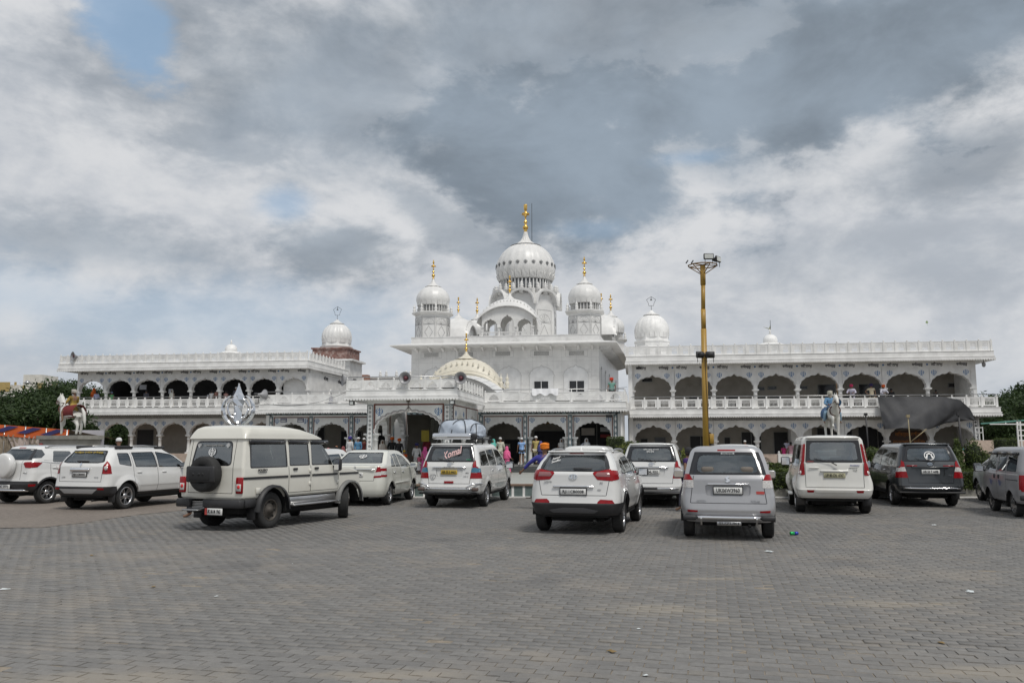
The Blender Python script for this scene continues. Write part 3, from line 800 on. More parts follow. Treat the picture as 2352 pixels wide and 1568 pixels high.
# ================================================================ centre block with the six painted arches
painted = [white2, maroon, slate]
def centre_block():
 t = bthing('entrance_arcade', 'single storey white entrance range with blue emblems, maroon panel borders and slate pilasters', 'building', -13, VC, 0)
 p = 2.93; R_ = [-8.63+p*i for i in range(3)]; L_ = [-23.28+2.86*i for i in range(3)]
 for cs, pp in ((R_, p), (L_, 2.86)):
  me = arch_panel_mesh('arch_panel', pp, 1.15, 1.02, 1.50, .45, painted, 11, (.06, .17, .12))
  for c in cs:
   put(t, 'arch_panel', me, c, VC, 2.2)
   for s in (-1, 1): put(t, 'emblem', KH, c+s*1.02, VC, 3.3, 0, (.4,)*3)
  cm = column_mesh(1.77, .16, white)
  for c in cs+[cs[-1]+pp]:
   for s in (-.3, .3): put(t, 'column', cm, c-pp/2+s*.95, VC+.25, .43)
   # pilaster painted slate with a white leaf chain
   b = MB(); b.box(-.12, .12, -.06, .1, 0, 3.2); b.cur = 1
   for k in range(8):
    z = .12+k*.38; b.prism([(0, z), (.05, z+.1), (.06, z+.19), (.02, z+.3), (0, z+.36), (-.02, z+.3), (-.06, z+.19), (-.05, z+.1)], -.075, -.06)
   key = 'pil'
   if key not in POST: POST[key] = b.mesh('pilaster', [slate, white2])
   put(t, 'pilaster', POST[key], c-pp/2, VC, .43)
 b = MB()
 b.box(-10.3, R_[0]-p/2-.14, VC, VC+.4, .43, 3.7); b.box(R_[-1]+p/2+.14, -.85, VC, VC+.4, .43, 3.7)
 b.box(-25.1, L_[0]-1.43-.14, VC, VC+.4, .43, 3.7); b.box(L_[-1]+1.43+.1, -15.2, VC, VC+.4, .43, 3.7)
 b.box(-25.1, -.85, VC+.02, VC+.4, 3.7, 3.95)
 b.box(-25.1, -24.8, VC+.4, VC+12, .43, 3.9); b.box(-1.1, -.85, VC+.4, VC+9.6, .43, 3.9)
 b.build('wall', white, t)
 b = MB(); b.box(-25.1, -.85, VC-.02, VC+.02, 3.7, 3.84)
 for i in range(60):
  x = -24.9+i*.4; b.cur = 1; b.prism([(x, 3.84), (x+.08, 3.76), (x+.16, 3.84), (x+.16, 3.71), (x, 3.71)][::-1], VC-.035, VC-.02)
 b.build('painted_frieze', [slate, blackp], t)
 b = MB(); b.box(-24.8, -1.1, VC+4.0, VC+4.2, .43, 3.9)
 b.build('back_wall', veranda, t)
 b = MB(); b.box(-25.4, -15.9, VC-1.2, VC+12, 0, .43); b.box(-15.9, -9.6, VC-1.201, VC+12, .0, .43); b.box(-9.6, -.6, VC-1.2, VC+12, 0, .43); b.build('floor', M('veranda_floor', (.25, .25, .24), .5), t)
 for k in range(4):
  b = MB(); z1 = .43-.105*(k+1); d = VC-1.2-.32*(k+1)
  b.box(-9.55, -.6, d, d+.32, z1-.1, z1); b.box(-9.55, -.6, d-.02, d+.02, z1-.0, z1+.012)
  b.box(-25.4, -9.56, d, d+.321, z1-.1, z1)
  b.build('step', M('dark_step', (.12, .125, .12), .5, dirt=(.3, .3, .28), dirt_amt=.5), t)
 eave(t, -25.3, -16.2, VC-.95, VC+.6, 3.86, 4.4, white2, name='floor_slab', right=False)
 eave(t, -9.85, -.55, VC-.95, VC+.6, 3.86, 4.4, white2, name='floor_slab')
 b = MB(); b.box(-25.2, -.6, VC+.6, VC+12, 4.0, 4.38); b.box(-.9, -.45, VC+.6, VC+8.2, 3.9, 4.43); b.build('terrace', white, t)
 ff = MB(); fringe_side(ff, -.44, VC+.6, VC+8.1, 3.9); ff.build('scalloped_hem', white2, t)
 railing(t, (-25.2, VC-.72), (-16.3, VC-.72), 4.43, .64, 1.15, 'arch', white2, .1)
 railing(t, (-9.7, VC-.72), (-.7, VC-.72), 4.43, .64, 1.12, 'arch', white2, .1)
 railing(t, (-.7, VC-.72), (-.6, VR-.8), 4.43, .64, 1.12, 'arch', white2, .1, skip_last=True)
 # what stands behind the arches
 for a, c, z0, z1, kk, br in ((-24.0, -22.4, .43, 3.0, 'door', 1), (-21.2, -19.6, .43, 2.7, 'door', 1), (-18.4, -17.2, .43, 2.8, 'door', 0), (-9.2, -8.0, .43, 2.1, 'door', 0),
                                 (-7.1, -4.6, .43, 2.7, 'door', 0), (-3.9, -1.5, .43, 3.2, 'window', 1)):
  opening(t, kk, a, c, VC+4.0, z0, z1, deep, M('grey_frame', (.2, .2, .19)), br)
 bl = M('sign_blue', (.04, .06, .16), .5)
 for c in (-24.0+.18, -22.6): 
  o = put(t, 'sign', MB().box(-.22, .22, -.03, 0, -.13, .13).mesh('sign', bl), c, VC-.005, 3.36)
  b = MB(); b.box(-.16, .16, -.035, -.03, -.09, -.03); b.box(-.18, .18, -.035, -.03, .01, .03); b.box(-.18, .18, -.035, -.03, .055, .08); b.prism([(-.2, -.06), (-.14, -.1), (-.14, -.02)], -.036, -.03)
  obj('sign_print', b.mesh('sign_print', white2), o)
 # notice posters inside
 for u, z, w, h, c in ((-9.0, 1.6, .5, .35, (.5, .48, .42)), (-3.3, 2.6, .9, .5, (.55, .5, .45)), (-2.0, 2.75, .9, .3, (.6, .6, .6)), (-2.0, 2.3, .9, .22, (.35, .03, .03)), (-6.2, 3.2, 1.5, .1, (.25, .15, .03))):
  put(t, 'poster', MB().box(-w/2, w/2, -.02, 0, -h/2, h/2).mesh('poster', M('poster%s' % (c,), c)), u, VC+3.9, z)
 b = MB(); b.tube([(-.95, VC-.1, .43), (-.95, VC-.1, 3.85)], .06, 8); b.build('downpipe', white2, t)
 b = MB(); b.box(-1.9, -1.5, VC-.35, VC-.15, 3.45, 3.6); b.build('lamp_box', blackm, t)
centre_block()

def portico():
 t = bthing('portico', 'projecting white entrance porch with one wide cusped arch and patterned pilasters', 'building', -12.75, VQ, 0)
 hw = 1.93; W = 4.88
 me = arch_panel_mesh('arch_panel', W-.7, hw, 1.38, 1.75, .5, painted, 15, (.09, .03, .08), 'dark' if 0 else True)
 put(t, 'arch_panel', me, -12.74, VQ, 2.35)
 pts = cusped(hw, 1.38, 15)
 for k, (m, s0, s1, y) in enumerate(((blackp, 1.075, 1.09, -.012), (maroon, 1.035, 1.05, -.024))):
  b = MB()
  for i in range(len(pts)-1):
   a0, a1 = pts[i], pts[i+1]
   b.prism([(a0[0]*s0-12.74, a0[1]*s0+2.35), (a1[0]*s0-12.74, a1[1]*s0+2.35), (a1[0]*s1-12.74, a1[1]*s1+2.35), (a0[0]*s1-12.74, a0[1]*s1+2.35)], VQ+y, VQ)
  b.build('arch_outline', m, t)
 for s in (-1, 1): put(t, 'emblem', KH, -12.74+s*1.72, VQ, 3.56, 0, (.5,)*3)
 cm = column_mesh(2.35, .17, white)
 for uu in (-14.72, -10.76):
  put(t, 'column', cm, uu, VQ+.25, 0)
 def patterned(name):
  b = MB(); b.box(-.16, .16, -.02, .16, 0, 3.95); b.cur = 1
  b.box(-.13, .13, -.028, -.02, .05, 3.9); b.cur = 0
  b.cur = 2
  for k in range(16):
   z = .18+k*.24
   b.ring([(.075*cos(a*pi/4), z+.075*sin(a*pi/4)) for a in range(8)], [(.055*cos(a*pi/4), z+.055*sin(a*pi/4)) for a in range(8)], -.034, -.028)
   b.prism([(.03*cos(a*pi/3), z+.03*sin(a*pi/3)) for a in range(6)], -.035, -.028)
  return b.mesh(name, [slate, white2, blackp])
 pm = patterned('pilaster')
 for u in (-15.0, -10.5): put(t, 'pilaster', pm, u, VQ, 0)
 put(t, 'pilaster', pm, -10.31, VQ+.28, 0, R(90))
 b = MB(); b.box(-15.18, -14.83, VQ+.02, VQ+.45, 0, 4.1); b.box(-10.65, -10.31, VQ+.02, VQ+.45, 0, 4.1); b.box(-15.18, -10.31, VQ+.01, VQ+.5, 4.1, 4.28)
 b.build('wall', white, t)
 # side walls with arches
 sp = 3.6
 for u, rz in ((-10.33, R(90)), (-15.16, R(90))):
  me = arch_panel_mesh('side_arch', sp, 1.25, 1.25, 1.75, .3, painted, 11, (.07, .03, .1))
  put(t, 'side_arch', me, u, VQ+2.6, 2.35, rz)
  me2 = arch_panel_mesh('side_arch', 3.8, 1.3, 1.25, 1.75, .3, painted, 11, (.07, .03, .1))
  put(t, 'side_arch', me2, u, VQ+6.35, 2.35, rz)
  for dv in (.75, 4.4, 8.2): put(t, 'column', column_mesh(2.35, .17, white), u-.15, VQ+dv, 0)
  if u > -12:
   for dv in (1.5, 3.7):
    o = put(t, 'emblem', KH, u+.0, VQ+dv, 3.5, R(90), (.42,)*3)
  b = MB(); b.box(u-.3, u, VQ+.5, VQ+8.2, 4.1, 4.28); b.build('lintel', white, t)
 eave(t, -16.25, -9.7, VQ-.85, VC-.9, 4.25, 4.74, white2, name='roof_slab')
 f = MB(); fringe_side(f, -16.28, VQ-.85, VC-.9, 4.27); f.build('scalloped_hem', white2, t)
 railing(t, (-16.15, VQ-.68), (-9.85, VQ-.68), 4.77, .55, .9, 'arch', white2, .1)
 railing(t, (-9.85, VQ-.68), (-9.85, VC-.9), 4.77, .55, .9, 'arch', white2, .1)
 railing(t, (-16.15, VQ-.68), (-16.15, VC-.9), 4.77, .55, .9, 'arch', white2, .1, False)
 # stair climbing to the terrace
 st = M('stair_tread', (.07, .07, .065), .6); ns = M('stair_nosing', (.3, .3, .28), .5)
 for k in range(26):
  z = .43+k*.155; v = VQ+5.2+k*.29
  b = MB(); b.box(-12.6, -9.9, v, v+.35, z, z+.12); b.cur = 1; b.box(-12.6, -9.9, v-.02, v+.05, z+.12, z+.15)
  b.build('stair_step', [st, ns], t)
 b = MB(); b.box(-12.75, -12.6, VQ+5.2, VQ+12.6, .43, 4.2); b.build('stair_wall', M('stair_wall', (.08, .08, .07), .8), t)
 b = MB(); b.box(-13.3, -12.8, VQ+5.0, VQ+5.05, 1.9, 2.6); b.build('yellow_board', M('yellow_board', (.3, .24, .03), .7), t)
 b = MB()
 for u in (-12.55, -10.0): b.tube([(u, VQ+5.0, 1.35), (u, VQ+12, 5.1)], .03, 6)
 b.build('stair_rail', dullsteel, t)
 b = MB(); b.tube([(-12.74, VQ-.1, 4.25), (-12.74, VQ-.12, 3.7)], .025); b.lathe([(.1, 0), (.12, .06), (.05, .12)], 10, (-12.74, VQ-.12, 4.1)); b.build('hanging_lamp', M('rusty_metal', (.12, .09, .07), .7), t)
 for u in (-15.85, -10.05):
  b = MB(); b.box(u-.14, u+.14, VQ-.8, VQ-.6, 3.92, 4.16); b.cur = 1; b.box(u-.1, u+.1, VQ-.81, VQ-.8, 3.96, 4.12); b.build('floodlight', [blackm, M('lamp_glass', (.6, .62, .6), .1)], t)
portico()

def bangla_dome():
 v0 = VC+4.0; cu = UZ(1073, 870, v0+2)[0]
 t = bthing('canopy_dome', 'long low cream vaulted dome with a gold finial behind the porch terrace', 'dome', cu, v0, 4.4)
 hw = UZ(1148, 880, v0)[0]-cu; z0 = UZ(1073, 857, v0)[1]; zt = UZ(1073, 824, v0+1.5)[1]; ze = UZ(1150, 888, v0)[1]
 NU, NV = 36, 12; b = MB(); vs = []
 for j in range(NV+1):
  tt = -1+2*j/NV
  for i in range(NU+1):
   s = -1+2*i/NU
   e = z0-(z0-ze)*abs(s)**2.2
   crown = (zt-z0)*max(0, 1-abs(s)**3.)**.6
   rib = .035*abs(sin(i*pi/2))
   vs.append((cu+s*hw, v0+1.6+1.6*tt*(1-.12*abs(s)), e+crown*(max(0, 1-abs(tt)**2.2))**.55+rib*(1-abs(tt))))
 b.smooth = True
 b.add(vs, [(j*(NU+1)+i, j*(NU+1)+i+1, (j+1)*(NU+1)+i+1, (j+1)*(NU+1)+i) for j in range(NV) for i in range(NU)], True)
 b.smooth = False
 b.build('vault', cream, t)
 b = MB()   # moulded eave lip following the curve
 for k, (dy, dz, r) in enumerate(((-.05, .0, .07), (-.12, -.13, .05), (-.05, .22, .03))):
  b.tube([(cu+s/18*hw*(1.0+.01*k), v0+dy, z0-(z0-ze)*abs(s/18)**2.2+dz) for s in range(-18, 19)], r, 6)
 b.build('eave_moulding', cream, t)
 b = MB()
 for i in range(1, 14):
  s = -1+2*i/14
  e = z0-(z0-ze)*abs(s)**2.2+(zt-z0)*max(0, 1-abs(s)**3.)**.6*.62
  b.prism([(cu+s*hw-.07, e-.02), (cu+s*hw, e+.16), (cu+s*hw+.07, e-.02)][::-1], v0+.18, v0+.3)
 b.build('petal_row', cream, t)
 pts = [(-hw*.98, ze-.2)]+[(s/12*hw*.97, z0-(z0-ze)*abs(s/12)**2.2-.12) for s in range(-12, 13)]+[(hw*.98, ze-.2)]
 b = MB(); n = len(pts); low = 4.4
 vs = [(cu+p[0], v0+.06, p[1]) for p in pts]+[(cu+p[0], v0+.06, low) for p in pts]
 b.add(vs, [(i, i+1, n+i+1, n+i) for i in range(n-1)]); b.box(cu-hw*.97, cu-hw*.9, v0+.06, v0+3, low, ze-.1); b.box(cu+hw*.9, cu+hw*.97, v0+.06, v0+3, low, ze-.1); b.build('gable_wall', marble, t)
 # metal sheet vault in front, over the stair
 sh = MB(); vs = []; z1 = UZ(1073, 869, v0-2)[1]
 for j in range(2):
  for i in range(21):
   s = -1+2*i/20
   vs.append((cu+.55+s*hw*.93, v0-.1-j*3.2, z0-.18-(z0-ze+.1)*abs(s)**2-j*.35))
 sh.add(vs, [(i, i+1, 22+i, 21+i) for i in range(20)], True)
 for i in range(0, 21, 2):
  s = -1+2*i/20; sh.bar((cu+.55+s*hw*.93, v0-.1, z0-.165-(z0-ze+.1)*abs(s)**2), (cu+.55+s*hw*.93, v0-3.3, z0-.515-(z0-ze+.1)*abs(s)**2), .03)
 sh.build('sheet_vault', M('white_sheet_metal', (.72, .73, .74), .35), t)
 kalash(t, cu, v0+1.6, zt-.05, UZ(1073, 765, v0+1.6)[1], .42, cream)
 for s, du in ((-1, -.1), (1, -.1), (1, .35)):
  pinn(t, cu+s*(hw+.15)+du, v0+.2, ze-.1, 1.05, .17, cream)
def pinn(t, u, v, z, h, r, mat):
 b = MB(); b.lathe([(r*.8, 0), (r*.9, h*.08), (r*.5, h*.14), (r, h*.3), (r*.8, h*.42), (r*.35, h*.5), (r*.75, h*.62), (r*.6, h*.72), (r*.2, h*.82), (r*.1, h), (0.003, h*1.02)], 10, (u, v, z)); b.build('pinnacle', mat, t)
def kalash(t, u, v, z0, z1, r0, mat, flat=True, name='finial'):
 """Fluted lotus cap of the dome's own stone, then the gilded finial."""
 h = z1-z0; hc = h*.3
 b = MB(); b.lathe([(r0*1.9, 0), (r0*1.95, .03), (r0*1.5, hc*.12), (r0*.9, hc*.35), (r0*.5, hc*.6), (r0*.28, hc*.85), (r0*.22, hc)], 20, (u, v, z0), rib=10, ribd=.12); cap = b.build('lotus_cap', mat, t)
 g = h-hc; r = g*.068; b = MB()
 P = [(r*.8, 0), (r*1.0, .02), (r*.5, .05), (r*.5, .08), (r*1.25, .13), (r*1.35, .18), (r*.9, .23), (r*.3, .26), (r*.3, .3), (r*.95, .34), (r*.95, .37), (r*.3, .41), (r*.28, .46), (r*.7, .49), (r*.3, .53), (r*.25, .58), (r*.9, .62), (r*1.75, .655), (r*1.8, .665), (r*.7, .70), (r*.35, .73), (r*.3, .76)]
 P += ([(r*.55, .8), (r*.8, .98), (r*.6, 1.)] if flat else [(r*.75, .8), (r*.6, .86), (r*.12, .97), (.004, 1.)])
 b.lathe([(a, c*g) for a, c in P], 12, (u, v, z0+hc))
 for k in range(8):
  a = k*pi/4; b.lathe([(.004, -.05*g), (r*.22, -.035*g), (r*.1, .0)], 5, (u+1.65*r*cos(a), v+1.65*r*sin(a), z0+hc+.655*g))
 b.build(name, gold, t)
bangla_dome()

# ================================================================ the domed shrine
def onion(R_, h, neck=.88, over=1.0, n=14):
 """Bulbous dome profile of full radius R_ and height h, from neck to crown."""
 P = []
 for i in range(n+1):
  a = -.42+(pi/2+.42)*i/n
  P.append((R_*over*cos(a) if a > 0 else R_*(1-(1-neck)*(abs(a)/.42)**1.6), h*(sin(a)+sin(.42))/(1+sin(.42))))
 P[-1] = (.01, h); return P
def petals(b, u, v, z, r, n, h, w=.9, out=.03, rb=.95):
 """Row of rounded petals standing against a dome."""
 for k in range(n):
  a = 2*pi*(k+.5)/n; da = pi/n*w
  pts = []
  for s in (-1, -.9, -.6, -.25, .25, .6, .9, 1):
   zz = h*(.45+.55*sqrt(max(0, 1-s*s)))
   pts.append((s*da, zz))
  vs = []
  for rr in (r+out, r-out):
   for (s, zz) in [(-da, 0)]+pts+[(da, 0)]: q = rr*(rb+(1-rb)*min(1, zz/h)**.6); vs.append((u+q*cos(a+s), v+q*sin(a+s), z+zz))
  m = len(pts)+2
  b.add(vs, [tuple(range(m))]+[(i, m+i, m+i+1, i+1) for i in range(m-1)], False)
def fan_panel(t, u, v, z, a, w, h):
 """Engraved fan over a lozenge on one face of a turret; a is the outward angle."""
 b = MB(); r = .016
 b.X = Matrix.Translation((u, v, z)) @ Matrix.Rotation(a+pi/2, 4, 'Z')
 def ln(p, q, rr=r): b.bar((p[0], -.012, p[1]), (q[0], -.012, q[1]), rr, rr)
 cx = 0; zb = h*.66
 ln((0, .02), (w*.3, h*.3)); ln((w*.3, h*.3), (0, h*.6)); ln((0, h*.6), (-w*.3, h*.3)); ln((-w*.3, h*.3), (0, .02))
 ln((-w*.42, zb), (w*.42, zb))
 for k in range(7):
  aa = pi*(k+.5)/7; ln((0, zb), (w*.36*cos(aa), zb+w*.42*sin(aa)), .011)
 P = [(w*.4*cos(pi*k/14)*(1+.05*abs(sin(3.5*pi*k/7))), zb+w*.46*sin(pi*k/14)) for k in range(15)]
 for p, q in zip(P[:-1], P[1:]): ln(p, q, .011)
 ln((-w*.46, 0), (-w*.46, h)); ln((w*.46, 0), (w*.46, h)); ln((-w*.46, h), (w*.46, h))
 b.build('engraved_panel', greyline, t)
def turret(name, label, u, v, z, ap, hb, group, scale=1., lines=True):
 t = bthing(name, label, 'turret', u, v, z, group)
 rc = ap/cos(pi/8)
 b = MB(); b.lathe([(rc, 0), (rc, hb)], 8, (u, v, z), a0=pi/8, smooth=False); b.build('shaft', marble, t)
 b = MB(); zc = z+hb
 b.lathe([(rc, 0), (rc*1.03, .02), (rc*1.18, .14), (rc*1.2, .2), (rc*1.2, .27), (rc*1.12, .28)], 8, (u, v, zc), a0=pi/8, smooth=False); b.build('cornice', marble2, t)
 zc += .28
 b = MB(); b.lathe([(ap*.84, 0), (ap*.84, .62)], 24, (u, v, zc)); b.build('neck', greyline, t)
 st = MB().box(-.03, .03, -.04, .04, 0, .62).mesh('neck_bar', marble2)
 for k in range(28):
  a = 2*pi*k/28; put(t, 'neck_bar', st, u+(ap*.87)*cos(a), v+(ap*.87)*sin(a), zc, a+pi/2)
 zc += .6
 hd = 1.75*scale
 b = MB(); b.lathe(onion(ap*1.04, hd, .86), 48, (u, v, zc), rib=16, ribd=.03); b.build('dome', marble2, t)
 b = MB(); petals(b, u, v, zc+.02, ap*1.0, 18, .48); b.build('petal_row', marble2, t)
 kalash(t, u, v, zc+hd-.1, zc+hd+2.3*scale, .36, marble2, False)
 for k in range(8):
  a = pi/8+k*pi/4; pinn(t, u+rc*1.06*cos(a), v+rc*1.06*sin(a), z+hb+.27, .72, .15, marble2)
 if lines:
  for k in range(8):
   a = k*pi/4
   if sin(a) < .3: fan_panel(t, u+ap*cos(a), v+ap*sin(a), z+.05, a, ap*.82, hb-.25)
 return t
def pavilion(name, label, u, v, z, hw, d, hb, hr, rz, group=None, finial=1.5):
 """Open kiosk with cusped arches under a curved bangla roof; faces -v when rz=0."""
 t = bthing(name, label, 'pavilion', u, v, z, group)
 t.rotation_euler = (0, 0, -TH+rz); OFF[t.name] = (0, 0, 0)
 zs = hb*.45
 for (w, y, ang) in ((hw, -d, 0), (hw, d, 0)):
  fr = MB(); n = 3; ww = 2*w/n; tops = []
  for k in range(n):
   c = -w+ww*(k+.5); hh = ww*.40; hgt = (hb*.46 if k == 1 else hb*.30)
   pts = cusped(hh, hgt, 7, .03, 4); h = ww/2
   top = [hb+.42*(1-((c+x)/w)**2) for x in [-h]+[p[0] for p in pts]+[h]]
   lo = [(-h, 0)]+pts+[(h, 0)]; N = len(lo)
   for yy, fl in ((y-.08, 0), (y+.08, 1)):
    vs = [(c+p[0], yy, zs+p[1]) for p in lo]+[(c+p[0], yy, tt) for p, tt in zip(lo, top)]
    fs = [(i, i+1, N+i+1, N+i) for i in range(N-1)]
    fr.add(vs, [f[::-1] for f in fs] if fl else fs, False)
   vs = [(c+p[0], y-.08, zs+p[1]) for p in lo]+[(c+p[0], y+.08, zs+p[1]) for p in lo]
   fr.add(vs, [(i+1, i, N+i, N+i+1) for i in range(N-1)], False)
  fr.build('arcade_front', marble, t)
 cm = column_mesh(zs, .1, marble, 8)
 for y in (-d, d):
  for k in range(4): obj('column', cm, t, (-hw+2*hw*k/3, y, 0))
 b = MB()
 for x in (-hw, hw): 
  b.box(x-.08, x+.08, -d+.08, d-.08, hb*.8, hb+.02); b.box(x-.07, x+.07, -.1, .1, 0, hb*.8)
 b.build('side_beam', marble, t)
 b = MB()
 for y in (-d-.03,):
  b.box(-hw, hw, y, y+.05, .42, .5); b.box(-hw, hw, y, y+.05, 0, .1)
  for i in range(int(2*hw/.11)): b.box(-hw+.05+i*.11, -hw+.09+i*.11, y+.01, y+.04, .1, .42)
 b.build('balustrade', marble2, t)
 NU, NV = 28, 12; ov = .34; vs = []
 W = hw+.42; Dp = d+ov
 for j in range(NV+1):
  tt = -1+2*j/NV
  for i in range(NU+1):
   s = -1+2*i/NU
   e = hb+.55-1.15*abs(s)**2.3
   rise = hr*max(0, 1-abs(tt)**2.0)**.6*max(.0, 1-abs(s)**2.6)**.5
   ed = -.10*(abs(tt) > .99)
   vs.append((s*W, tt*Dp, e+rise+ed+(-.25*(abs(s) > .999))))
 b = MB(); b.add(vs, [(j*(NU+1)+i, j*(NU+1)+i+1, (j+1)*(NU+1)+i+1, (j+1)*(NU+1)+i) for j in range(NV) for i in range(NU)], True)
 for y in (-Dp, Dp):
  b.tube([(s/14*W, y, hb+.5-1.15*abs(s/14)**2.3) for s in range(-14, 15)], .055, 6)
 for y in (-Dp*.82,):
  for i in range(1, 18):
   s = -1+2*i/18; e = hb+.6-1.15*abs(s)**2.3+hr*.5*max(0, 1-abs(s)**2.6)**.5
   b.prism([(s*W-.06, e-.05), (s*W, e+.08), (s*W+.06, e-.05)][::-1], y-.05, y+.03)
 b.build('curved_roof', marble2, t)
 b = MB()
 zt = hb+.55+hr
 kalash(t, 0, 0, zt-.06, zt+finial+.5, .3, marble2, True)
 return t
def shrine():
 uL, uR = -18.05, -2.8; D = 19.6; zr = 10.3; sk = 1.1        # right flank runs slightly outwards
 t = bthing('shrine', 'square white marble shrine with wide sloping eave, lattice vents and blind cusped arches', 'building', -10.4, VM, 0)
 b = MB()
 vs = []
 for z in (4.0, 9.87):
  vs += [(uL, VM, z), (uR, VM, z), (uR+sk, VM+D, z), (uL, VM+D, z)]
 b.add(vs, [(0, 1, 5, 4), (1, 2, 6, 5), (2, 3, 7, 6), (3, 0, 4, 7), (4, 5, 6, 7)], False)
 b.build('wall', marble, t)
 # veneer slabs, each its own piece with open joints
 rows = [4.4, 5.3, 6.2, 7.1, 8.45, 9.2, 9.6]
 # sloping stone eave
 ov, ze = 1.45, 9.56
 b = MB()
 I = [(uL, VM), (uR, VM), (uR+sk, VM+D), (uL, VM+D)]; O = [(uL-ov, VM-ov), (uR+ov, VM-ov), (uR+sk+ov, VM+D+ov), (uL-ov, VM+D+ov)]
 vs = [(p[0], p[1], 9.92) for p in I]+[(p[0], p[1], ze+.07) for p in O]+[(p[0], p[1], ze) for p in O]+[(p[0], p[1], 9.45) for p in I]
 fs = []
 for i in range(4):
  j = (i+1) % 4; fs += [(i, 4+i, 4+j, j), (4+i, 8+i, 8+j, 4+j), (8+i, 12+i, 12+j, 8+j)]
 b.add(vs, fs, False); b.build('sloping_eave', marble2, t)
 b = MB(); b.box(uL-.02, uR+.02, VM-.04, VM+.3, 9.9, zr+.06); b.box(uL-.05, uR+.05, VM-.07, VM+.33, zr+.06, zr+.12)
 b.add([(uR-.3, VM+.3, 9.9), (uR+.03, VM+.3, 9.9), (uR+sk+.03, VM+D, 9.9), (uR+sk-.3, VM+D, 9.9), (uR-.3, VM+.3, zr+.11), (uR+.03, VM+.3, zr+.11), (uR+sk+.03, VM+D, zr+.11), (uR+sk-.3, VM+D, zr+.11)], [(0, 1, 5, 4), (1, 2, 6, 5), (3, 0, 4, 7), (4, 5, 6, 7)])
 b.build('parapet', marble, t)
 cb = MB(); cb.prism([(0, 0), (.85, 0), (.85, -.1), (.5, -.22), (.12, -.32), (0, -.32)], -.07, .07)
 me = cb.mesh('bracket', marble2)
 n = 14
 for i in range(n):
  put(t, 'bracket', me, uL+.5+(uR-uL-1.0)*i/(n-1), VM, 9.5, R(-90))
 for i in range(16):
  put(t, 'bracket', me, uR+sk*(i+.5)/16, VM+D*(i+.5)/16, 9.5, 0)
 # lattice vents, joints, blind arches, windows
 def vent(u, z, w=1.2, h=.34):
  b = MB(); b.box(u-w/2, u+w/2, VM-.005, VM-.002, z-h/2, z+h/2); b.cur = 1
  for k in range(15): b.box(u-w/2+k*w/14-.014, u-w/2+k*w/14+.014, VM-.03, VM-.005, z-h/2, z+h/2)
  for k in range(5): b.box(u-w/2, u+w/2, VM-.028, VM-.005, z-h/2+k*h/4-.014, z-h/2+k*h/4+.014)
  b.build('lattice_vent', [deep, marble2], t)
  b = MB(); W, H = w*1.45, h*1.5
  for (x0, x1, z0, z1) in ((u-W/2, u+W/2, z-H/2, z-H/2+.012), (u-W/2, u+W/2, z+H/2, z+H/2+.012), (u-W/2, u-W/2+.012, z-H/2+.012, z+H/2), (u+W/2-.012, u+W/2, z-H/2+.012, z+H/2)): b.box(x0, x1, VM-.006, VM, z0, z1)
  b.build('engraved_frame', greyline, t)
 for u, z in ((-16.38, 8.95), (-13.53, 8.95), (-10.49, 8.95), (-7.37, 8.93), (-4.57, 8.91)): vent(u, z)
 for u in (-16.0, -13.2, -10.0, -7.37, -4.65):
  pts = cusped(.98, .95, 9, .06, 4); b = MB()
  for p, q in zip(pts[:-1], pts[1:]): b.bar((u+p[0], VM-.004, 7.02+p[1]), (u+q[0], VM-.004, 7.02+q[1]), .02, .02)
  for s in (-1, 1): b.bar((u+s*.98, VM-.004, 5.6), (u+s*.98, VM-.004, 7.02), .02, .02)
  b.build('blind_arch', M('recess_line', (.42, .42, .41), .7), t)
  pts2 = [(p[0]*.95, p[1]*.95) for p in pts]
  b = MB(); b.add([(u+p[0], VM-.012, 7.02+p[1]) for p in pts2]+[(u+.93, VM-.012, 5.3), (u-.93, VM-.012, 5.3)], [tuple(range(len(pts2)+2))[::-1]]); b.build('blind_panel', M('polished_marble', (.72, .72, .715), .3, dirt=(.55, .55, .56), dirt_amt=.5), t)
 jm = M('slab_joint', (.5, .5, .49), .7)
 b = MB()
 for z in (5.4, 6.4, 7.4, 8.3, 8.6, 9.25): b.box(uL, uR, VM-.003, VM+.01, z, z+.012)
 for i in range(13): b.box(uL+.6+i*1.17, uL+.612+i*1.17, VM-.0035, VM+.01, 4.4, 9.25)
 b.build('slab_joints', jm, t)
 wf = M('white_window_frame', (.72, .72, .72), .4)
 for u0, u1, nb in ((-11.15, -10.35, 0), (-8.0, -6.78, 1), (-5.2, -3.94, 1)):
  opening(t, 'window', u0, u1, VM-.02, 5.55, 6.75, M('dark_pane', (.02, .02, .022), .15), wf, nb)
 # right flank: blind arches
 for k in range(5):
  b = MB(); v = VM+2+k*3.6; pts = cusped(1.1, .95, 9, .06, 4); uu = uR+sk*(v-VM)/D+.01
  for p, q in zip(pts[:-1], pts[1:]): b.bar((uu, v+p[0], 7.0+p[1]), (uu, v+q[0], 7.0+q[1]), .03, .03)
  for s in (-1, 1): b.bar((uu, v+s*1.1, 5), (uu, v+s*1.1, 7.0), .03, .03)
  b.build('blind_arch', greyline, t)
 turret('corner_turret', 'octagonal marble turret at the front left corner of the shrine roof', -16.72, VM+1.7, zr, 1.36, 2.05, 'turrets on the shrine roof')
 turret('corner_turret', 'octagonal marble turret at the front right corner of the shrine roof, beside the floodlight mast', -3.98, VM+1.7, zr, 1.3, 1.9, 'turrets on the shrine roof')
 turret('corner_turret', 'rear left turret of the shrine roof, only its dome and finial showing', -15.9, VM+17, zr, 1.3, 1.5, 'turrets on the shrine roof', lines=False)
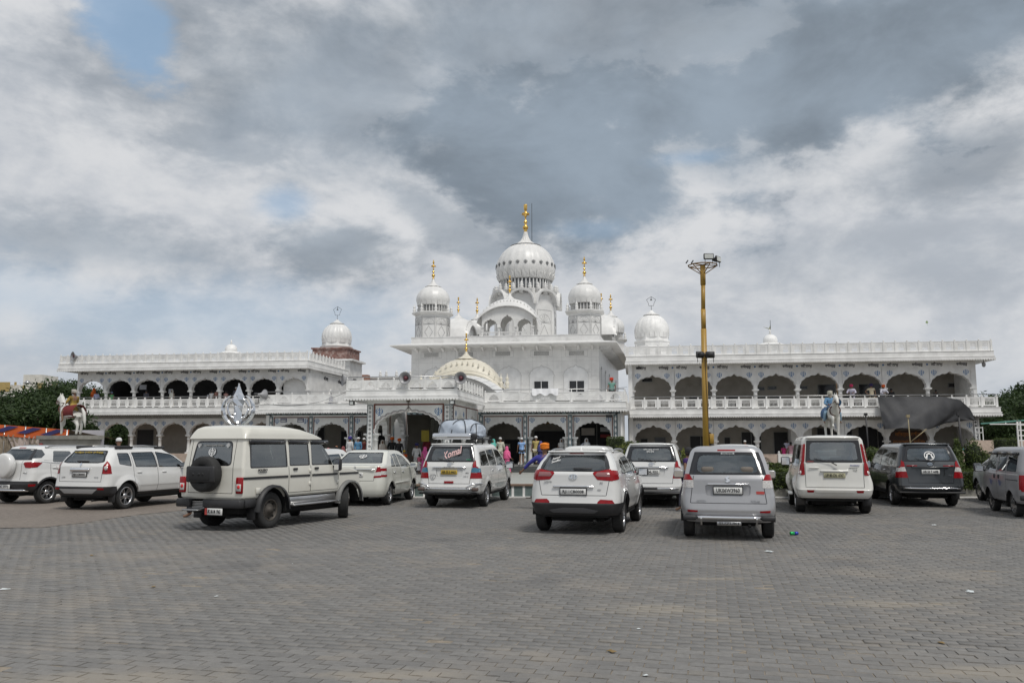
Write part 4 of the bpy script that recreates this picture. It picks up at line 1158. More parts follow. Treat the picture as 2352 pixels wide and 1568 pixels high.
 turret('corner_turret', 'rear right turret half hidden behind the front right one', -2.3, VM+17, zr, 1.3, 1.5, 'turrets on the shrine roof', lines=False)
 pavilion('roof_kiosk', 'front marble kiosk with three cusped arches and a curved roof before the great dome', -10.25, VM+2.1, zr+.05, 2.1, 1.3, 2.1, .75, 0, 'kiosks on the shrine roof')
 pavilion('roof_kiosk', 'marble kiosk on the left edge of the shrine roof, beside the left turret', -16.3, VM+9.8, zr, 1.9, 1.1, 1.9, .7, R(90), 'kiosks on the shrine roof')
 pavilion('roof_kiosk', 'marble kiosk on the right edge of the shrine roof, behind the right turret', -2.95, VM+9.8, zr, 1.9, 1.1, 1.9, .7, R(90), 'kiosks on the shrine roof')
 # the great dome
 u, v = -9.95, 75.2
 g = bthing('great_dome', 'great ribbed white dome with a ring of black emblems on its octagonal drum', 'dome', u, v, zr)
 ap = 2.75; rc = ap/cos(pi/8)
 b = MB(); b.lathe([(rc, 0), (rc, 4.9)], 8, (u, v, zr), a0=pi/8, smooth=False); b.lathe([(rc*.97, 0), (rc*.97, .5)], 8, (u, v, zr+4.9), a0=pi/8, smooth=False); b.build('drum', marble, g)
 for k in range(8):
  a = k*pi/4
  b = MB(); b.X = Matrix.Translation((u, v, zr)) @ Matrix.Rotation(a+pi/2, 4, 'Z')
  wv = ap*tan_(pi/8)
  arc = [(wv*1.08*cos(pi*i/16), 4.35+.95*sin(pi*i/16)) for i in range(17)]
  arc = [(x, z-.32*(abs(x)/wv)**6) for x, z in arc]
  inn = [(x*.9, 4.35+(z-4.35)*.84) for x, z in arc]
  for i in range(16):
   b.add([(arc[i][0], -ap-.55, arc[i][1]), (arc[i+1][0], -ap-.55, arc[i+1][1]), (arc[i+1][0], -ap-.0, arc[i+1][1]+.12), (arc[i][0], -ap-.0, arc[i][1]+.12)], [(0, 1, 2, 3)], True)
   b.add([(arc[i][0], -ap-.55, arc[i][1]), (arc[i+1][0], -ap-.55, arc[i+1][1]), (inn[i+1][0], -ap-.5, inn[i+1][1]-.03), (inn[i][0], -ap-.5, inn[i][1]-.03)], [(3, 2, 1, 0)], False)
   b.add([(inn[i][0], -ap-.5, inn[i][1]-.03), (inn[i+1][0], -ap-.5, inn[i+1][1]-.03), (inn[i+1][0], -ap, inn[i+1][1]), (inn[i][0], -ap, inn[i][1])], [(3, 2, 1, 0)], False)
  b.build('curved_hood', marble2, g)
  if sin(a) < .3: fan_panel(g, u+ap*cos(a), v+ap*sin(a), zr+.05, a, ap*.62, 3.4)
  for dd in (0, 1, 2):
   aa = a+dd*pi/12-pi/12
   hh = .1 if dd != 1 else .4
   b = MB(); b.lathe([(.2, 0), (.2, .35+hh*.3), (.26, .4+hh*.3)], 8, (u+(rc*.98)*cos(aa), v+(rc*.98)*sin(aa), zr+4.9)); b.build('pedestal', marble2, g)
   pinn(g, u+rc*.98*cos(aa), v+rc*.98*sin(aa), zr+5.3+hh*.3, .62, .22, marble2)
 zc = zr+5.3; r = 2.78
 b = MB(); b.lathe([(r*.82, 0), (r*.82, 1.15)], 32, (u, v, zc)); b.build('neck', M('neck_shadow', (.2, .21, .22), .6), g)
 st = MB().box(-.05, .05, -.05, .05, 0, 1.12).mesh('neck_bar', marble2)
 for k in range(44):
  a = 2*pi*k/44; put(g, 'neck_bar', st, u+r*.85*cos(a), v+r*.85*sin(a), zc, a+pi/2)
 zc += 1.1; hd = 3.75
 b = MB(); b.lathe(onion(r*1.0, hd, .84, n=20), 96, (u, v, zc), rib=24, ribd=.022); b.build('dome', marble2, g)
 b = MB(); petals(b, u, v, zc+.05, r*.985, 24, 1.0, .94, .035, .90); petals(b, u, v, zc+.03, r*.975, 24, .6, .6, .06, .90); b.build('petal_row', marble2, g)
 ke = emblem_mesh(M('dome_emblem', (.17, .175, .18), .6), -.05, .02)
 for k in range(24):
  a = 2*pi*(k+.5)/24; put(g, 'emblem', ke, u+r*1.003*cos(a), v+r*1.003*sin(a), zc+1.42, a+pi/2, (.40,)*3)
 b = MB(); rr = 1.42
 z1 = zc+hd-.35
 b.lathe([(rr, 0), (rr*1.02, .05), (rr*.93, .09)], 32, (u, v, z1)); b.build('lotus_rim', greyline, g)
 b = MB(); b.lathe([(rr*.95, .08), (rr*.6, .28), (rr*.36, .55), (rr*.22, .9), (rr*.14, 1.3), (rr*.13, 1.42)], 48, (u, v, z1), rib=16, ribd=.2); b.build('lotus_cap', marble2, g)
 gz = z1+1.4; H = UZ(1210, 470, 75.2)[1]-gz; b = MB(); q = H*.085
 P = [(q*.5, 0), (q*.8, .03), (q*.5, .06), (q*1.1, .13), (q*1.25, .18), (q*.8, .24), (q*.3, .28), (q*.8, .35), (q*.8, .38), (q*.3, .43), (q*.25, .52), (q*.5, .56), (q*.7, .6), (q*1.55, .66), (q*1.6, .68), (q*.5, .73), (q*.35, .76), (q*.65, .8), (q*.8, .98), (q*.7, 1.)]
 b.lathe([(a_, c*H) for a_, c in P], 14, (u, v, gz))
 for k in range(10):
  a = k*pi/5; b.lathe([(.004, -.12), (.05, -.09), (.02, 0)], 5, (u+1.45*q*cos(a), v+1.45*q*sin(a), gz+.665*H))
 b.build('finial', gold, g)
 b = MB(); b.tube([(u+.6, v, z1), (u+.6, v, gz+H+.1)], .025, 5); b.build('lightning_rod', blackm, g)
def tan_(a): return sin(a)/cos(a)
shrine()

# ---------------------------------------------------------------- other domes behind the roofs
def gadroon_dome(t, u, v, z, r, h, n=20, mat=None, fin=None):
 mat = mat or white2
 b = MB(); b.lathe([(r*1.05, -.9), (r*1.05, -.45), (r*1.09, -.4), (r*1.09, -.32), (r*.98, -.28), (r*.96, 0)], 8 if r > 1 else 16, (u, v, z), smooth=False, a0=pi/8); b.build('base', mat, t)
 b = MB(); b.lathe(onion(r, h, .93, n=16), 80, (u, v, z), rib=n, ribd=.05); b.build('dome', mat, t)
 b = MB(); petals(b, u, v, z, r*.985, n, h*.3, .95, .03); b.build('petal_row', mat, t)
 b = MB(); zt = z+h-.12; b.lathe([(r*.46, 0), (r*.5, .03), (r*.3, .16), (r*.16, .32), (r*.05, .48)], 32, (u, v, zt), rib=10, ribd=.15); b.build('lotus_cap', mat, t)
 return zt+.45
def wire_finial(t, u, v, z, h):
 # thin bell-in-pentagon outline made of rod
 b = MB(); w = h*.28
 b.tube([(u, v, z), (u, v, z+h*.35)], .02, 5)
 P = [(-.6*w, .35*h), (-.72*w, .55*h), (-1.15*w, .78*h), (0, h), (1.15*w, .78*h), (.72*w, .55*h), (.6*w, .35*h), (-.6*w, .35*h)]
 for p, q in zip(P[:-1], P[1:]): b.tube([(u+p[0], v, z+p[1]), (u+q[0], v, z+q[1])], .016, 5)
 b.lathe([(.12, .74*h), (.05, .78*h), (.03, .86*h), (.015, .97*h)], 8, (u, v, z))
 b.build('wire_finial', blackm, t)
def back_domes():
 v = 80.0; u, z = UZ(773, 797, v)
 r = 36*80/1898
 t = bthing('gatehouse_dome', 'ribbed white dome on a weathered red stone base behind the left wing', 'dome', u, v, 8)
 zt = UZ(773, 742, v)[1]
 z0 = UZ(773, 789, v)[1]
 top = gadroon_dome(t, u, v, z0, r, zt-z0, 20, marble2)
 wire_finial(t, u, v, top, UZ(773, 704, v)[1]-top)
 zb0, zb1 = UZ(773, 834, v)[1], UZ(773, 803, v)[1]
 b = MB(); w = r*1.2; b.box(u-w, u+w, v-w, v+w, zb0+.35, zb1); b.box(u-w-.12, u+w+.12, v-w-.12, v+w+.12, zb1-.12, zb1+.02); b.box(u-w-.1, u+w+.1, v-w-.1, v+w+.1, zb0+.2, zb0+.35)
 b.build('red_base', redstone, t)
 b = MB(); b.box(u-w, u+w+.3, v-w, v+w, 4, zb0+.2); b.box(u-w-.4, u+w+.7, v-w-.4, v+w, zb0+.02, zb0+.2); b.build('tower', white, t)
 b = MB(); b.box(u+w*.2, u+w*.45, v-w-.03, v-w+.01, zb0-1.1, zb0-.5); b.build('window', deep, t)
 # range between gatehouse and shrine with small pinnacles
 v = 84; t = bthing('back_range', 'low range with small pinnacles linking the gatehouse and the shrine', 'building', -22, v, 8)
 uA = UZ(848, 880, v)[0]; uB = UZ(950, 880, v)[0]; zt = UZ(900, 866, v)[1]; zb = UZ(900, 895, v)[1]
 b = MB(); b.box(uA, uB, v, v+1, 4, zt-.1); b.box(uA, uB, v-.1, v+1, zt-.1, zt+.05); b.build('wall', white, t)
 for px in (873, 886.5, 910, 932, 942): pinn(t, UZ(px, 870, v)[0], v+.1, zt+.02, .75, .2, white)
 b = MB()
 for i in range(6): b.box(uA+1.2+i*.75, uA+1.75+i*.75, v-.03, v+.01, zt-1.2, zt-.35)
 b.build('jali_panel', M('jali_grey', (.42, .41, .4), .8, var=.4, scale=20), t)
 b = MB(); uC = UZ(834, 880, v)[0]; uD = UZ(872, 880, v)[0]
 b.add([(uC-1, v-3, UZ(834, 882, v-3)[1]), (uD, v-3, UZ(872, 898, v-3)[1]), (uD, v-3, 4), (uC-1, v-3, 4)], [(0, 3, 2, 1)]); b.box(UZ(838, 880, v)[0], UZ(851, 880, v)[0], v-1, v-.2, zb, UZ(840, 862, v)[1])
 b.build('red_parapet', M('red_wash', (.36, .2, .15), .8), t)
 v = 72.; u = UZ(1497, 760, v)[0]; r = 39.5*72/1898
 t = bthing('wing_dome', 'large ribbed white dome rising behind the left end of the right wing roof', 'dome', u, v, 8)
 z0 = UZ(1497, 777, v)[1]; z1 = UZ(1497, 722, v)[1]
 top = gadroon_dome(t, u, v, z0, r, z1-z0, 22, white2)
 b = MB(); b.lathe([(r*1.06, 0), (r*1.06, 1.6)], 24, (u, v, z0-2.4)); b.build('drum', white2, t)
 wire_finial(t, u, v, top, UZ(1497, 681, v)[1]-top)
 for (px, y0, y1, v, lab, flag) in ((531, 816, 788, 76., 'small white cupola above the left wing roof', 0), (1770, 798, 765, 70., 'small white cupola with a pennant above the right wing roof', 1)):
  u = UZ(px, 800, v)[0]; t = bthing('roof_cupola', lab, 'cupola', u, v, 8, 'small cupolas above the wing roofs')
  zb, zt = UZ(px, y0, v)[1], UZ(px, y1, v)[1]; s = (zt-zb)
  b = MB(); b.lathe([(s*.72, -1.2), (s*.72, s*.12)], 8, (u, v, zb), smooth=False, a0=pi/8); b.lathe([(s*.98, s*.12), (s*1.0, s*.16), (s*.6, s*.3)], 8, (u, v, zb), smooth=False, a0=pi/8); b.build('base', white2, t)
  b = MB(); b.lathe([(a, c+s*.3) for a, c in onion(s*.48, s*.62, .95)], 32, (u, v, zb), rib=12, ribd=.03); b.lathe([(s*.1, s*.9), (s*.05, s*1.05), (s*.08, s*1.1), (s*.02, s*1.3)], 8, (u, v, zb)); b.build('dome', white2, t)
  if flag:
   b = MB(); b.tube([(u+.05, v, zb+s), (u+.05, v, zb+s*1.9)], .02, 5); b.build('flagstaff', blackm, t)
   b = MB(); b.prism([(u+.03, zb+s*1.25), (u-.55, zb+s*1.45), (u-.05, zb+s*1.33), (u+.03, zb+s*1.55)], v-.01, v+.01); b.build('pennant', M('olive_flag', (.15, .15, .03), .8), t)
back_domes()

# ================================================================ vehicles
paint_w = M('white_car_paint', (.70, .70, .685), .3, var=.03, coat=.8, dirt=(.5, .47, .42), dirt_amt=.25)
paint_c = M('cream_car_paint', (.67, .655, .59), .35, var=.04, coat=.6, dirt=(.42, .37, .28), dirt_amt=.3)
paint_s = M('silver_car_paint', (.42, .42, .43), .32, .45, var=.04, coat=.8, dirt=(.3, .28, .25), dirt_amt=.3)
paint_g = M('graphite_car_paint', (.045, .05, .055), .3, .3, var=.08, coat=.9, dirt=(.12, .11, .1), dirt_amt=.3)
paint_l = M('grey_van_paint', (.30, .30, .31), .4, .3, var=.06, coat=.5, dirt=(.2, .18, .16), dirt_amt=.4)
plastic = M('black_plastic', (.028, .028, .03), .55, var=.25, dirt=(.12, .1, .08), dirt_amt=.35)
rubber = M('tyre_rubber', (.025, .025, .025), .8, var=.2, scale=8, dirt=(.09, .075, .06), dirt_amt=.25, dscale=5)
chrome = M('chrome', (.85, .85, .86), .08, 1., var=.03)
rimm = M('alloy', (.55, .55, .56), .28, 1., var=.1)
rimd = M('steel_rim', (.09, .08, .07), .6, .5, var=.2)
redl = M('red_lens', (.27, .004, .008), .2, coat=.25, var=.2, scale=20, spec=.3)
whl = M('clear_lens', (.62, .6, .58), .1, coat=1., var=.3, scale=30)
orl = M('orange_lens', (.6, .2, .03), .12, coat=1.)
bll = M('blue_film_lens', (.03, .16, .26), .12, coat=1.)
seatm = M('seat_fabric', (.16, .14, .12), .8, var=.2)
seatd = M('dark_seat', (.035, .034, .036), .8)
under = M('underbody', (.012, .012, .012), .9, dirt=(.06, .05, .04), dirt_amt=.3)
trimb = M('gloss_black_trim', (.012, .012, .014), .15, coat=.5)
cglass = glass('car_glass', (.66, .72, .70), 1.5, .2)
dglass = glass('tinted_car_glass', (.36, .39, .38), 1.5, .16)
plate_w = M('white_number_plate', (.70, .70, .68), .4, var=.04)
plate_y = M('yellow_number_plate', (.52, .36, .05), .4, var=.05)
platec = M('plate_lettering', (.02, .02, .025), .5)

def poly_round(P, r, n=4):
 """Round the corners of a convex polygon, counter-clockwise result."""
 A = sum(P[i][0]*P[(i+1) % len(P)][1]-P[(i+1) % len(P)][0]*P[i][1] for i in range(len(P)))
 if A < 0: P = P[::-1]
 out = []
 for i in range(len(P)):
  p0, p, p1 = Vector(P[i-1]), Vector(P[i]), Vector(P[(i+1) % len(P)])
  a = (p0-p); b = (p1-p); rr = min(r, a.length*.45, b.length*.45)
  if rr < .004: out.append(tuple(p)); continue
  q0 = p+a.normalized()*rr; q1 = p+b.normalized()*rr
  for k in range(n+1):
   t = k/n; out.append(tuple(q0*(1-t)**2+p*2*t*(1-t)+q1*t*t))
 return out
def split_face(face, poly, ax):
 cur = face; outs = []
 for i in range(len(poly)):
  a, b = poly[i], poly[(i+1) % len(poly)]
  nx, ny = -(b[1]-a[1]), b[0]-a[0]; L = hypot(nx, ny)
  if L < 1e-9: continue
  c = a[0]*nx+a[1]*ny
  d = [(p[ax]*nx+p[2]*ny-c)/L for p in cur]
  if min(d) >= -1e-6: continue
  if max(d) <= 1e-6: return None, None
  ins, out = [], []
  m = len(cur)
  for k in range(m):
   p, q = cur[k], cur[(k+1) % m]; dp, dq = d[k], d[(k+1) % m]
   if dp >= 0: ins.append(p)
   if dp <= 0: out.append(p)
   if (dp > 0 and dq < 0) or (dp < 0 and dq > 0):
    t = dp/(dp-dq); w = tuple(x+(y-x)*t for x, y in zip(p, q)); ins.append(w); out.append(w)
  if len(out) > 2: outs.append(out)
  if len(ins) < 3: return None, None
  cur = ins
 return cur, outs
def faces_mesh(name, faces, mats, off=0.):
 idx = {}; vs = []; ns = []; fs = []; mi = []
 for f, m in faces:
  ids = []
  for p in f:
   k = (round(p[0], 4), round(p[1], 4), round(p[2], 4))
   if k not in idx:
    idx[k] = len(vs); n = Vector(p[3:6])
    n = n.normalized() if n.length > 1e-6 else Vector((0, 0, 1))
    ns.append(tuple(n)); vs.append((p[0]+n.x*off, p[1]+n.y*off, p[2]+n.z*off))
   if not ids or ids[-1] != idx[k]: ids.append(idx[k])
  if len(ids) > 1 and ids[0] == ids[-1]: ids.pop()
  if len(set(ids)) == len(ids) and len(ids) > 2: fs.append(tuple(ids)); mi.append(m)
 me = bpy.data.meshes.new(name); me.from_pydata(vs, [], fs)
 for m in mats: me.materials.append(m)
 me.polygons.foreach_set('material_index', mi); me.polygons.foreach_set('use_smooth', [True]*len(fs))
 me.update(); me.normals_split_custom_set_from_vertices(ns)
 return me

class Car:
 """Body lofted as a stack of rounded plan outlines; origin under the rear axle, forward is +y."""
 def __init__(s, name, label, cat, W, H, wb, ro, fo, rows, tyre=.33, arch=.40, belt=.95, sill=.25, paint=paint_w, cam=(.05, .12), track=None, group='cars in the car park'):
  s.W, s.H, s.wb, s.ro, s.fo = W, H, wb, ro, fo; s.tyre = tyre; s.arch = arch; s.belt = belt; s.sill = sill; s.paint = paint
  s.root = thing(name, label, cat, group=group); s.cam = cam; s.tr = track or W/2-.12
  s.rows = rows; s.regions = []; s.zs = [r[0] for r in rows]
  s.seat = True
 def prof(s, z, c):
  zs = s.zs; 
  if z <= zs[0]: return s.rows[0][c]
  for a, b in zip(s.rows[:-1], s.rows[1:]):
   if z <= b[0]: return a[c]+(b[c]-a[c])*(z-a[0])/max(1e-6, b[0]-a[0])
  return s.rows[-1][c]
 def rear_y(s, z, x=0): return s.prof(z, 1)+s.cam[0]*(x/(s.W/2))**2
 def region(s, part, zone, poly, mat, r=.0, off=0., slot=None, n=4, label=None):
  s.regions.append(dict(part=part, zone=zone, poly=poly_round(list(poly), r, n), mat=mat, off=off, slot=slot, label=label))
 def sym(s, part, zone, poly, mat, **k):
  s.region(part, zone, poly, mat, **k); s.region(part, zone, [(-a, b) for a, b in poly], mat, **k)
 def make(s):
  # densify rows with a gentle curve
  R0 = s.rows; rows = []
  for i in range(len(R0)-1):
   a, b = R0[i], R0[i+1]; p = R0[max(0, i-1)]; q = R0[min(len(R0)-1, i+2)]
   for k in range(3):
    t = k/3; row = []
    for c in range(6):
     lin = a[c]+(b[c]-a[c])*t
     if c in (1, 2, 3):
      cr = .5*((2*a[c])+(-p[c]+b[c])*t+(2*p[c]-5*a[c]+4*b[c]-q[c])*t*t+(-p[c]+3*a[c]-3*b[c]+q[c])*t**3)
      lo, hi = min(a[c], b[c])-.03, max(a[c], b[c])+.03
      lin = .5*lin+.5*min(hi, max(lo, cr))
     row.append(lin)
    rows.append(row)
  rows.append(list(R0[-1]))
  NR, NC, NS, NF = 9, 7, 84, 8
  L0, L1 = -s.ro, s.wb+s.fo; grid = []; zb = rows[0][0]; zt = s.belt
  def zlow(y):
   z = zb
   for yw in (0, s.wb):
    d = abs(y-yw)
    if d < s.arch: z = max(z, s.tyre+sqrt(s.arch**2-d*d)*1.0)
   if 0 < y < s.wb: z = max(z, s.sill)
   return z
  def halfw(z, y):
   w = s.prof(z, 3); u = (y-(L0+L1)/2)/((L1-L0)/2)
   return w*(1-.035*abs(u)**3)
  for row in rows:
   z, yr, yf, w, rr, rf = row; pts = []
   for i in range(NR): x = (w-rr)*i/NR; pts.append((x, yr+s.cam[0]*(x/(s.W/2))**2, z, 0))
   cy = s.cam[0]*((w-rr)/(s.W/2))**2
   for i in range(NC):
    a = -pi/2+pi/2*i/NC; pts.append((w-rr+rr*cos(a), yr+cy+rr+rr*sin(a), z, 0 if i < NC/2 else 1))
   y0 = yr+cy+rr; cf = s.cam[1]*((w-rf)/(s.W/2))**2; y1 = yf-cf-rf
   if y1 < y0+.02: y1 = y0+.02
   for i in range(NS): y = y0+(y1-y0)*i/NS; pts.append((w, y, z, 1))
   for i in range(NC):
    a = pi/2*i/NC; pts.append((w-rf+rf*cos(a), y1+rf*sin(a), z, 1 if i < NC/2 else 2))
   for i in range(NF+1): x = (w-rf)*(1-i/NF); pts.append((x, yf-s.cam[1]*(x/(s.W/2))**2, z, 2))
   out = []
   for (x, y, zz, zn) in pts:
    if x > w*.6:
     zl = zlow(y)
     if zl > zb and z < zt: zz = zl+(z-zb)*(zt-zl)/(zt-zb); k = s.prof(zz, 3)/max(w, .01); x = x*k
    if zn == 1 or x > w*.5:
     k = halfw(zz, y)/max(1e-3, s.prof(zz, 3)); x *= k
     # flared arches
     if z < zt:
      for yw in (0, s.wb):
       d = hypot(y-yw, zz-s.tyre)
       if d < s.arch+.14: x += getattr(s, 'flare', .02)*max(0, 1-max(0, d-s.arch)/.14)*(1 if x > w*.6 else 0)
    out.append((x, y, zz, zn))
   grid.append(out)
  # inner lip along the bottom edge
  lip = [(max(0, p[0]-.07) if p[3] == 1 else p[0]*.96, p[1]+(.06 if p[3] == 0 else (-.06 if p[3] == 2 else 0)), p[2]+.004, p[3]) for p in grid[0]]
  grid.insert(0, lip)
  A = np.array([[q[:3] for q in r] for r in grid]); n0, n1 = A.shape[:2]
  du = np.zeros_like(A); du[:, 1:-1] = A[:, 2:]-A[:, :-2]; du[:, 0] = A[:, 1]-A[:, 0]; du[:, -1] = A[:, -1]-A[:, -2]
  du[:, 0, 1:] = 0; du[:, -1, 1:] = 0
  dv = np.zeros_like(A); dv[1:-1] = A[2:]-A[:-2]; dv[0] = A[1]-A[0]; dv[-1] = A[-1]-A[-2]
  dv[1] = A[2]-A[1]
  Nn = np.cross(du, dv); Nn /= np.maximum(1e-9, np.linalg.norm(Nn, axis=2, keepdims=True))
  Nn[-1] = (0, 0, 1)
  faces = []
  for i in range(n0-1):
   for j in range(n1-1):
    zn = grid[i+1][j][3] if grid[i+1][j][3] == grid[i+1][j+1][3] else grid[i+1][j+1][3]
    q = [tuple(A[a][b])+tuple(Nn[a][b]) for a, b in ((i, j), (i, j+1), (i+1, j+1), (i+1, j))]
    faces.append((q, zn, 1)); faces.append(([(-p[0],)+p[1:3]+(-p[3],)+p[4:] for p in q[::-1]], zn, -1))
  for j in range(n1-1):       # close the roof across
   q = [tuple(A[-1][j])+(0, 0, 1), tuple(A[-1][j+1])+(0, 0, 1), (-A[-1][j+1][0],)+tuple(A[-1][j+1][1:])+(0, 0, 1), (-A[-1][j][0],)+tuple(A[-1][j][1:])+(0, 0, 1)]
   faces.append((q, 3, 1))
  buckets = {}
  zmap = {'rear': 0, 'side': 1, 'front': 2, 'top': 3}
  for ri, rg in enumerate(s.regions):
   zs_ = rg['zone'].split('+'); ax = 1 if zs_[0] in ('side', 'left', 'right') else 0
   want = {1 if q in ('side', 'left', 'right') else zmap[q] for q in zs_}
   sd = {'left': -1, 'right': 1}.get(zs_[0], 0)
   P = rg['poly']; x0, x1 = min(p[0] for p in P), max(p[0] for p in P); z0, z1 = min(p[1] for p in P), max(p[1] for p in P)
   nf = []
   for (f, zn, si) in faces:
    if zn not in want or (sd and si != sd): nf.append((f, zn, si)); continue
    fx = [p[ax] for p in f]; fz = [p[2] for p in f]
    if max(fx) <= x0 or min(fx) >= x1 or max(fz) <= z0 or min(fz) >= z1: nf.append((f, zn, si)); continue
    ins, outs = split_face(f, P, ax)
    if ins is None: nf.append((f, zn, si)); continue
    buckets.setdefault((ri, si if ax == 1 else 0), []).append(ins)
    for o in outs: nf.append((o, zn, si))
   faces = nf
  mats = [s.paint]; body = [(f, 0) for f, zn, si in faces]
  for (ri, si), fl in buckets.items():
   rg = s.regions[ri]
   if rg['part'] == 'body':
    if rg['mat'] not in mats: mats.append(rg['mat'])
    if rg['off']:
     fl = [[tuple(p[k]+p[3+k]*rg['off'] for k in range(3))+tuple(p[3:]) for p in f] for f in fl]
    body += [(f, mats.index(rg['mat'])) for f in fl]
   else:
    o = obj(rg['part'], faces_mesh(rg['part'], [(f, 0) for f in fl], [rg['mat']], rg['off']), s.root)
    if rg['label']: o['label'] = rg['label']
  s.body = obj('body', faces_mesh('body', body, mats), s.root)
  # dark core under the belt, floor pan and axles
  b = MB(); iw = s.tr-.13
  b.box(-iw, iw, -s.ro+.16, s.wb+s.fo-.3, .33, s.belt-.22); b.box(-iw*.8, iw*.8, -s.ro+.45, s.wb+s.fo-.5, .23, .33)
  b.box(-s.W/2+.1, s.W/2-.1, .0+s.arch+.02, s.wb-s.arch-.02, .3, s.belt-.25)
  b.tube([(-s.tr+.05, 0, s.tyre), (s.tr-.05, 0, s.tyre)], .045, 8); b.lathe([(.05, -.1), (.12, -.05), (.12, .05), (.05, .1)], 10, (0, 0, s.tyre))
  b.tube([(iw*.5, .1, .27), (iw*.6, -s.ro+.1, .26)], .03, 8)
  b.build('underbody', under, s.root)
  return s
 def wheels(s, style='alloy', w=.2, steer=0., spokes=5):
  rt = s.tyre; rr = rt*(.68 if style != 'steel' else .6)
  t = MB(); prof = [(rr, -w/2+.01), (rt-.03, -w/2), (rt-.008, -w/2+.025), (rt, -w/2+.05), (rt, w/2-.05), (rt-.008, w/2-.025), (rt-.03, w/2), (rr, w/2-.01), (rr-.02, 0)]
  t.X = Matrix.Rotation(R(90), 4, 'Y'); t.lathe(prof, 32, cap=False)
  for k in range(40):
   a = 2*pi*k/40
   for q in (-.06, -.02, .02, .06): t.add([(rt*cos(a)*1.004, rt*sin(a)*1.004, q-.014), (rt*cos(a+.09)*1.004, rt*sin(a+.09)*1.004, q-.014), (rt*cos(a+.09)*1.004, rt*sin(a+.09)*1.004, q+.014), (rt*cos(a)*1.004, rt*sin(a)*1.004, q+.014)], [(0, 1, 2, 3)], False)
  tm = t.mesh('wheel', rubber)
  r = MB(); r.X = Matrix.Rotation(R(90), 4, 'Y')
  m1 = {'alloy': rimm, 'steel': rimd, 'cap': rimm}[style]
  r.lathe([(rr, w/2-.01), (rr-.015, w/2-.0), (rr-.03, w/2-.03), (rr-.035, -w/2+.02)], 32, cap=False)
  r.cur = 1; r.lathe([(rr-.03, w/2-.09), (.001, w/2-.09)], 24, cap=False); r.cur = 0
  if style == 'steel':
   r.lathe([(rr-.03, w/2-.04), (rr*.7, w/2-.075), (rr*.55, w/2-.03), (.07, w/2-.03), (.06, w/2+.01), (.001, w/2+.012)], 24, cap=False)
   r.cur = 1
   for k in range(8):
    a = 2*pi*k/8; r.lathe([(.02, w/2-.05), (.02, w/2-.035)], 6, (rr*.75*cos(a), rr*.75*sin(a), .0))
  elif style == 'cap':
   r.lathe([(rr-.01, w/2-.01), (rr*.8, w/2+.0), (rr*.5, w/2+.012), (.001, w/2+.02)], 24, cap=False)
   r.cur = 1
   for k in range(7):
    a = 2*pi*k/7; r.lathe([(.025, w/2-.01), (.022, w/2+.008)], 6, (rr*.72*cos(a), rr*.72*sin(a), 0))
  else:
   for k in range(spokes):
    a = 2*pi*k/spokes; da = .55/spokes
    for sg in (-1, 1):
     p = [(rr-.02, a+sg*da*1.3), (rr-.02, a+sg*da*2.2), (.07, a+sg*da*3.2), (.05, a)]
     vs = [(q[0]*cos(q[1]), q[0]*sin(q[1]), w/2-.02-(.02 if q[0] < .1 else 0)) for q in p]+[(q[0]*cos(q[1]), q[0]*sin(q[1]), w/2-.07) for q in p]
     r.add(vs, [(0, 1, 2, 3), (7, 6, 5, 4)]+[((i+1) % 4, i, 4+i, 4+(i+1) % 4) for i in range(4)], False)
   r.lathe([(.075, w/2-.05), (.07, w/2-.03), (.03, w/2-.02), (.001, w/2-.02)], 14, cap=False)
  rm = r.mesh('rim', [m1, under])
  for (sx, y) in ((1, 0), (-1, 0), (1, s.wb), (-1, s.wb)):
   a = steer if y > 0 else 0
   o = obj('wheel', tm, s.root, (sx*(s.tr-.02), y, s.tyre), (random.random()*6, 0, 0)); o.rotation_mode = 'XYZ'
   o.rotation_euler = (0, 0, (0 if sx > 0 else pi)+a); obj('rim', rm, o)
  for sx in (-1, 1):
   for y in (0, s.wb):
    b = MB(); b.X = Matrix.Translation((sx*(s.tr-.02), y, s.tyre)) @ Matrix.Rotation(R(90), 4, 'Y')
    pts = [(s.arch-.01)*1.0]
    vs = []; n = 14
    for k in range(n+1):
     a = pi*k/n; 
     for zz in (-.14, .12): vs.append((-(s.arch-.005)*sin(a), (s.arch-.005)*cos(a), zz*sx if 0 else zz))
    b.add(vs, [(2*k, 2*k+1, 2*k+3, 2*k+2) for k in range(n)], True); b.build('arch_liner', under, s.root)
  return s
 def interior(s, zseat=.62, rear_y=.25, dark=True, third=False):
  m = seatd if dark else seatm
  zb = s.belt
  def seat(x0, x1, y, h, heads):
   b = MB(); b.rbox(x0, x1, y, y+.5, zb-.42, zb-.27, .05, 2)
   b.X = Matrix.Translation((0, y+.04, zb-.3)) @ Matrix.Rotation(R(12), 4, 'X')
   b.rbox(x0, x1, -.07, .07, 0, h, .06, 2)
   for hx in heads: b.rbox(hx-.12, hx+.12, -.05, .05, h+.04, h+.22, .05, 2); b.tube([(hx-.05, 0, h-.02), (hx-.05, 0, h+.06)], .008, 4); b.tube([(hx+.05, 0, h-.02), (hx+.05, 0, h+.06)], .008, 4)
   b.X = None; b.build('seat', m, s.root)
  w = s.W/2-.22
  seat(-w, w, rear_y, .55, (-w*.55, w*.55))
  if third: seat(-w, w, rear_y-.75, .45, (-w*.55, w*.55))
  seat(-w, -.08, rear_y+.95, .6, (-(w+.08)/2,)); seat(.08, w, rear_y+.95, .6, ((w+.08)/2,))
  b = MB(); yd = s.cowl; b.rbox(-w-.05, w+.05, yd-.55, yd-.12, zb-.35, zb+.02, .06, 2)
  b.X = Matrix.Translation((w*.5, yd-.62, zb-.02)) @ Matrix.Rotation(R(65), 4, 'X')
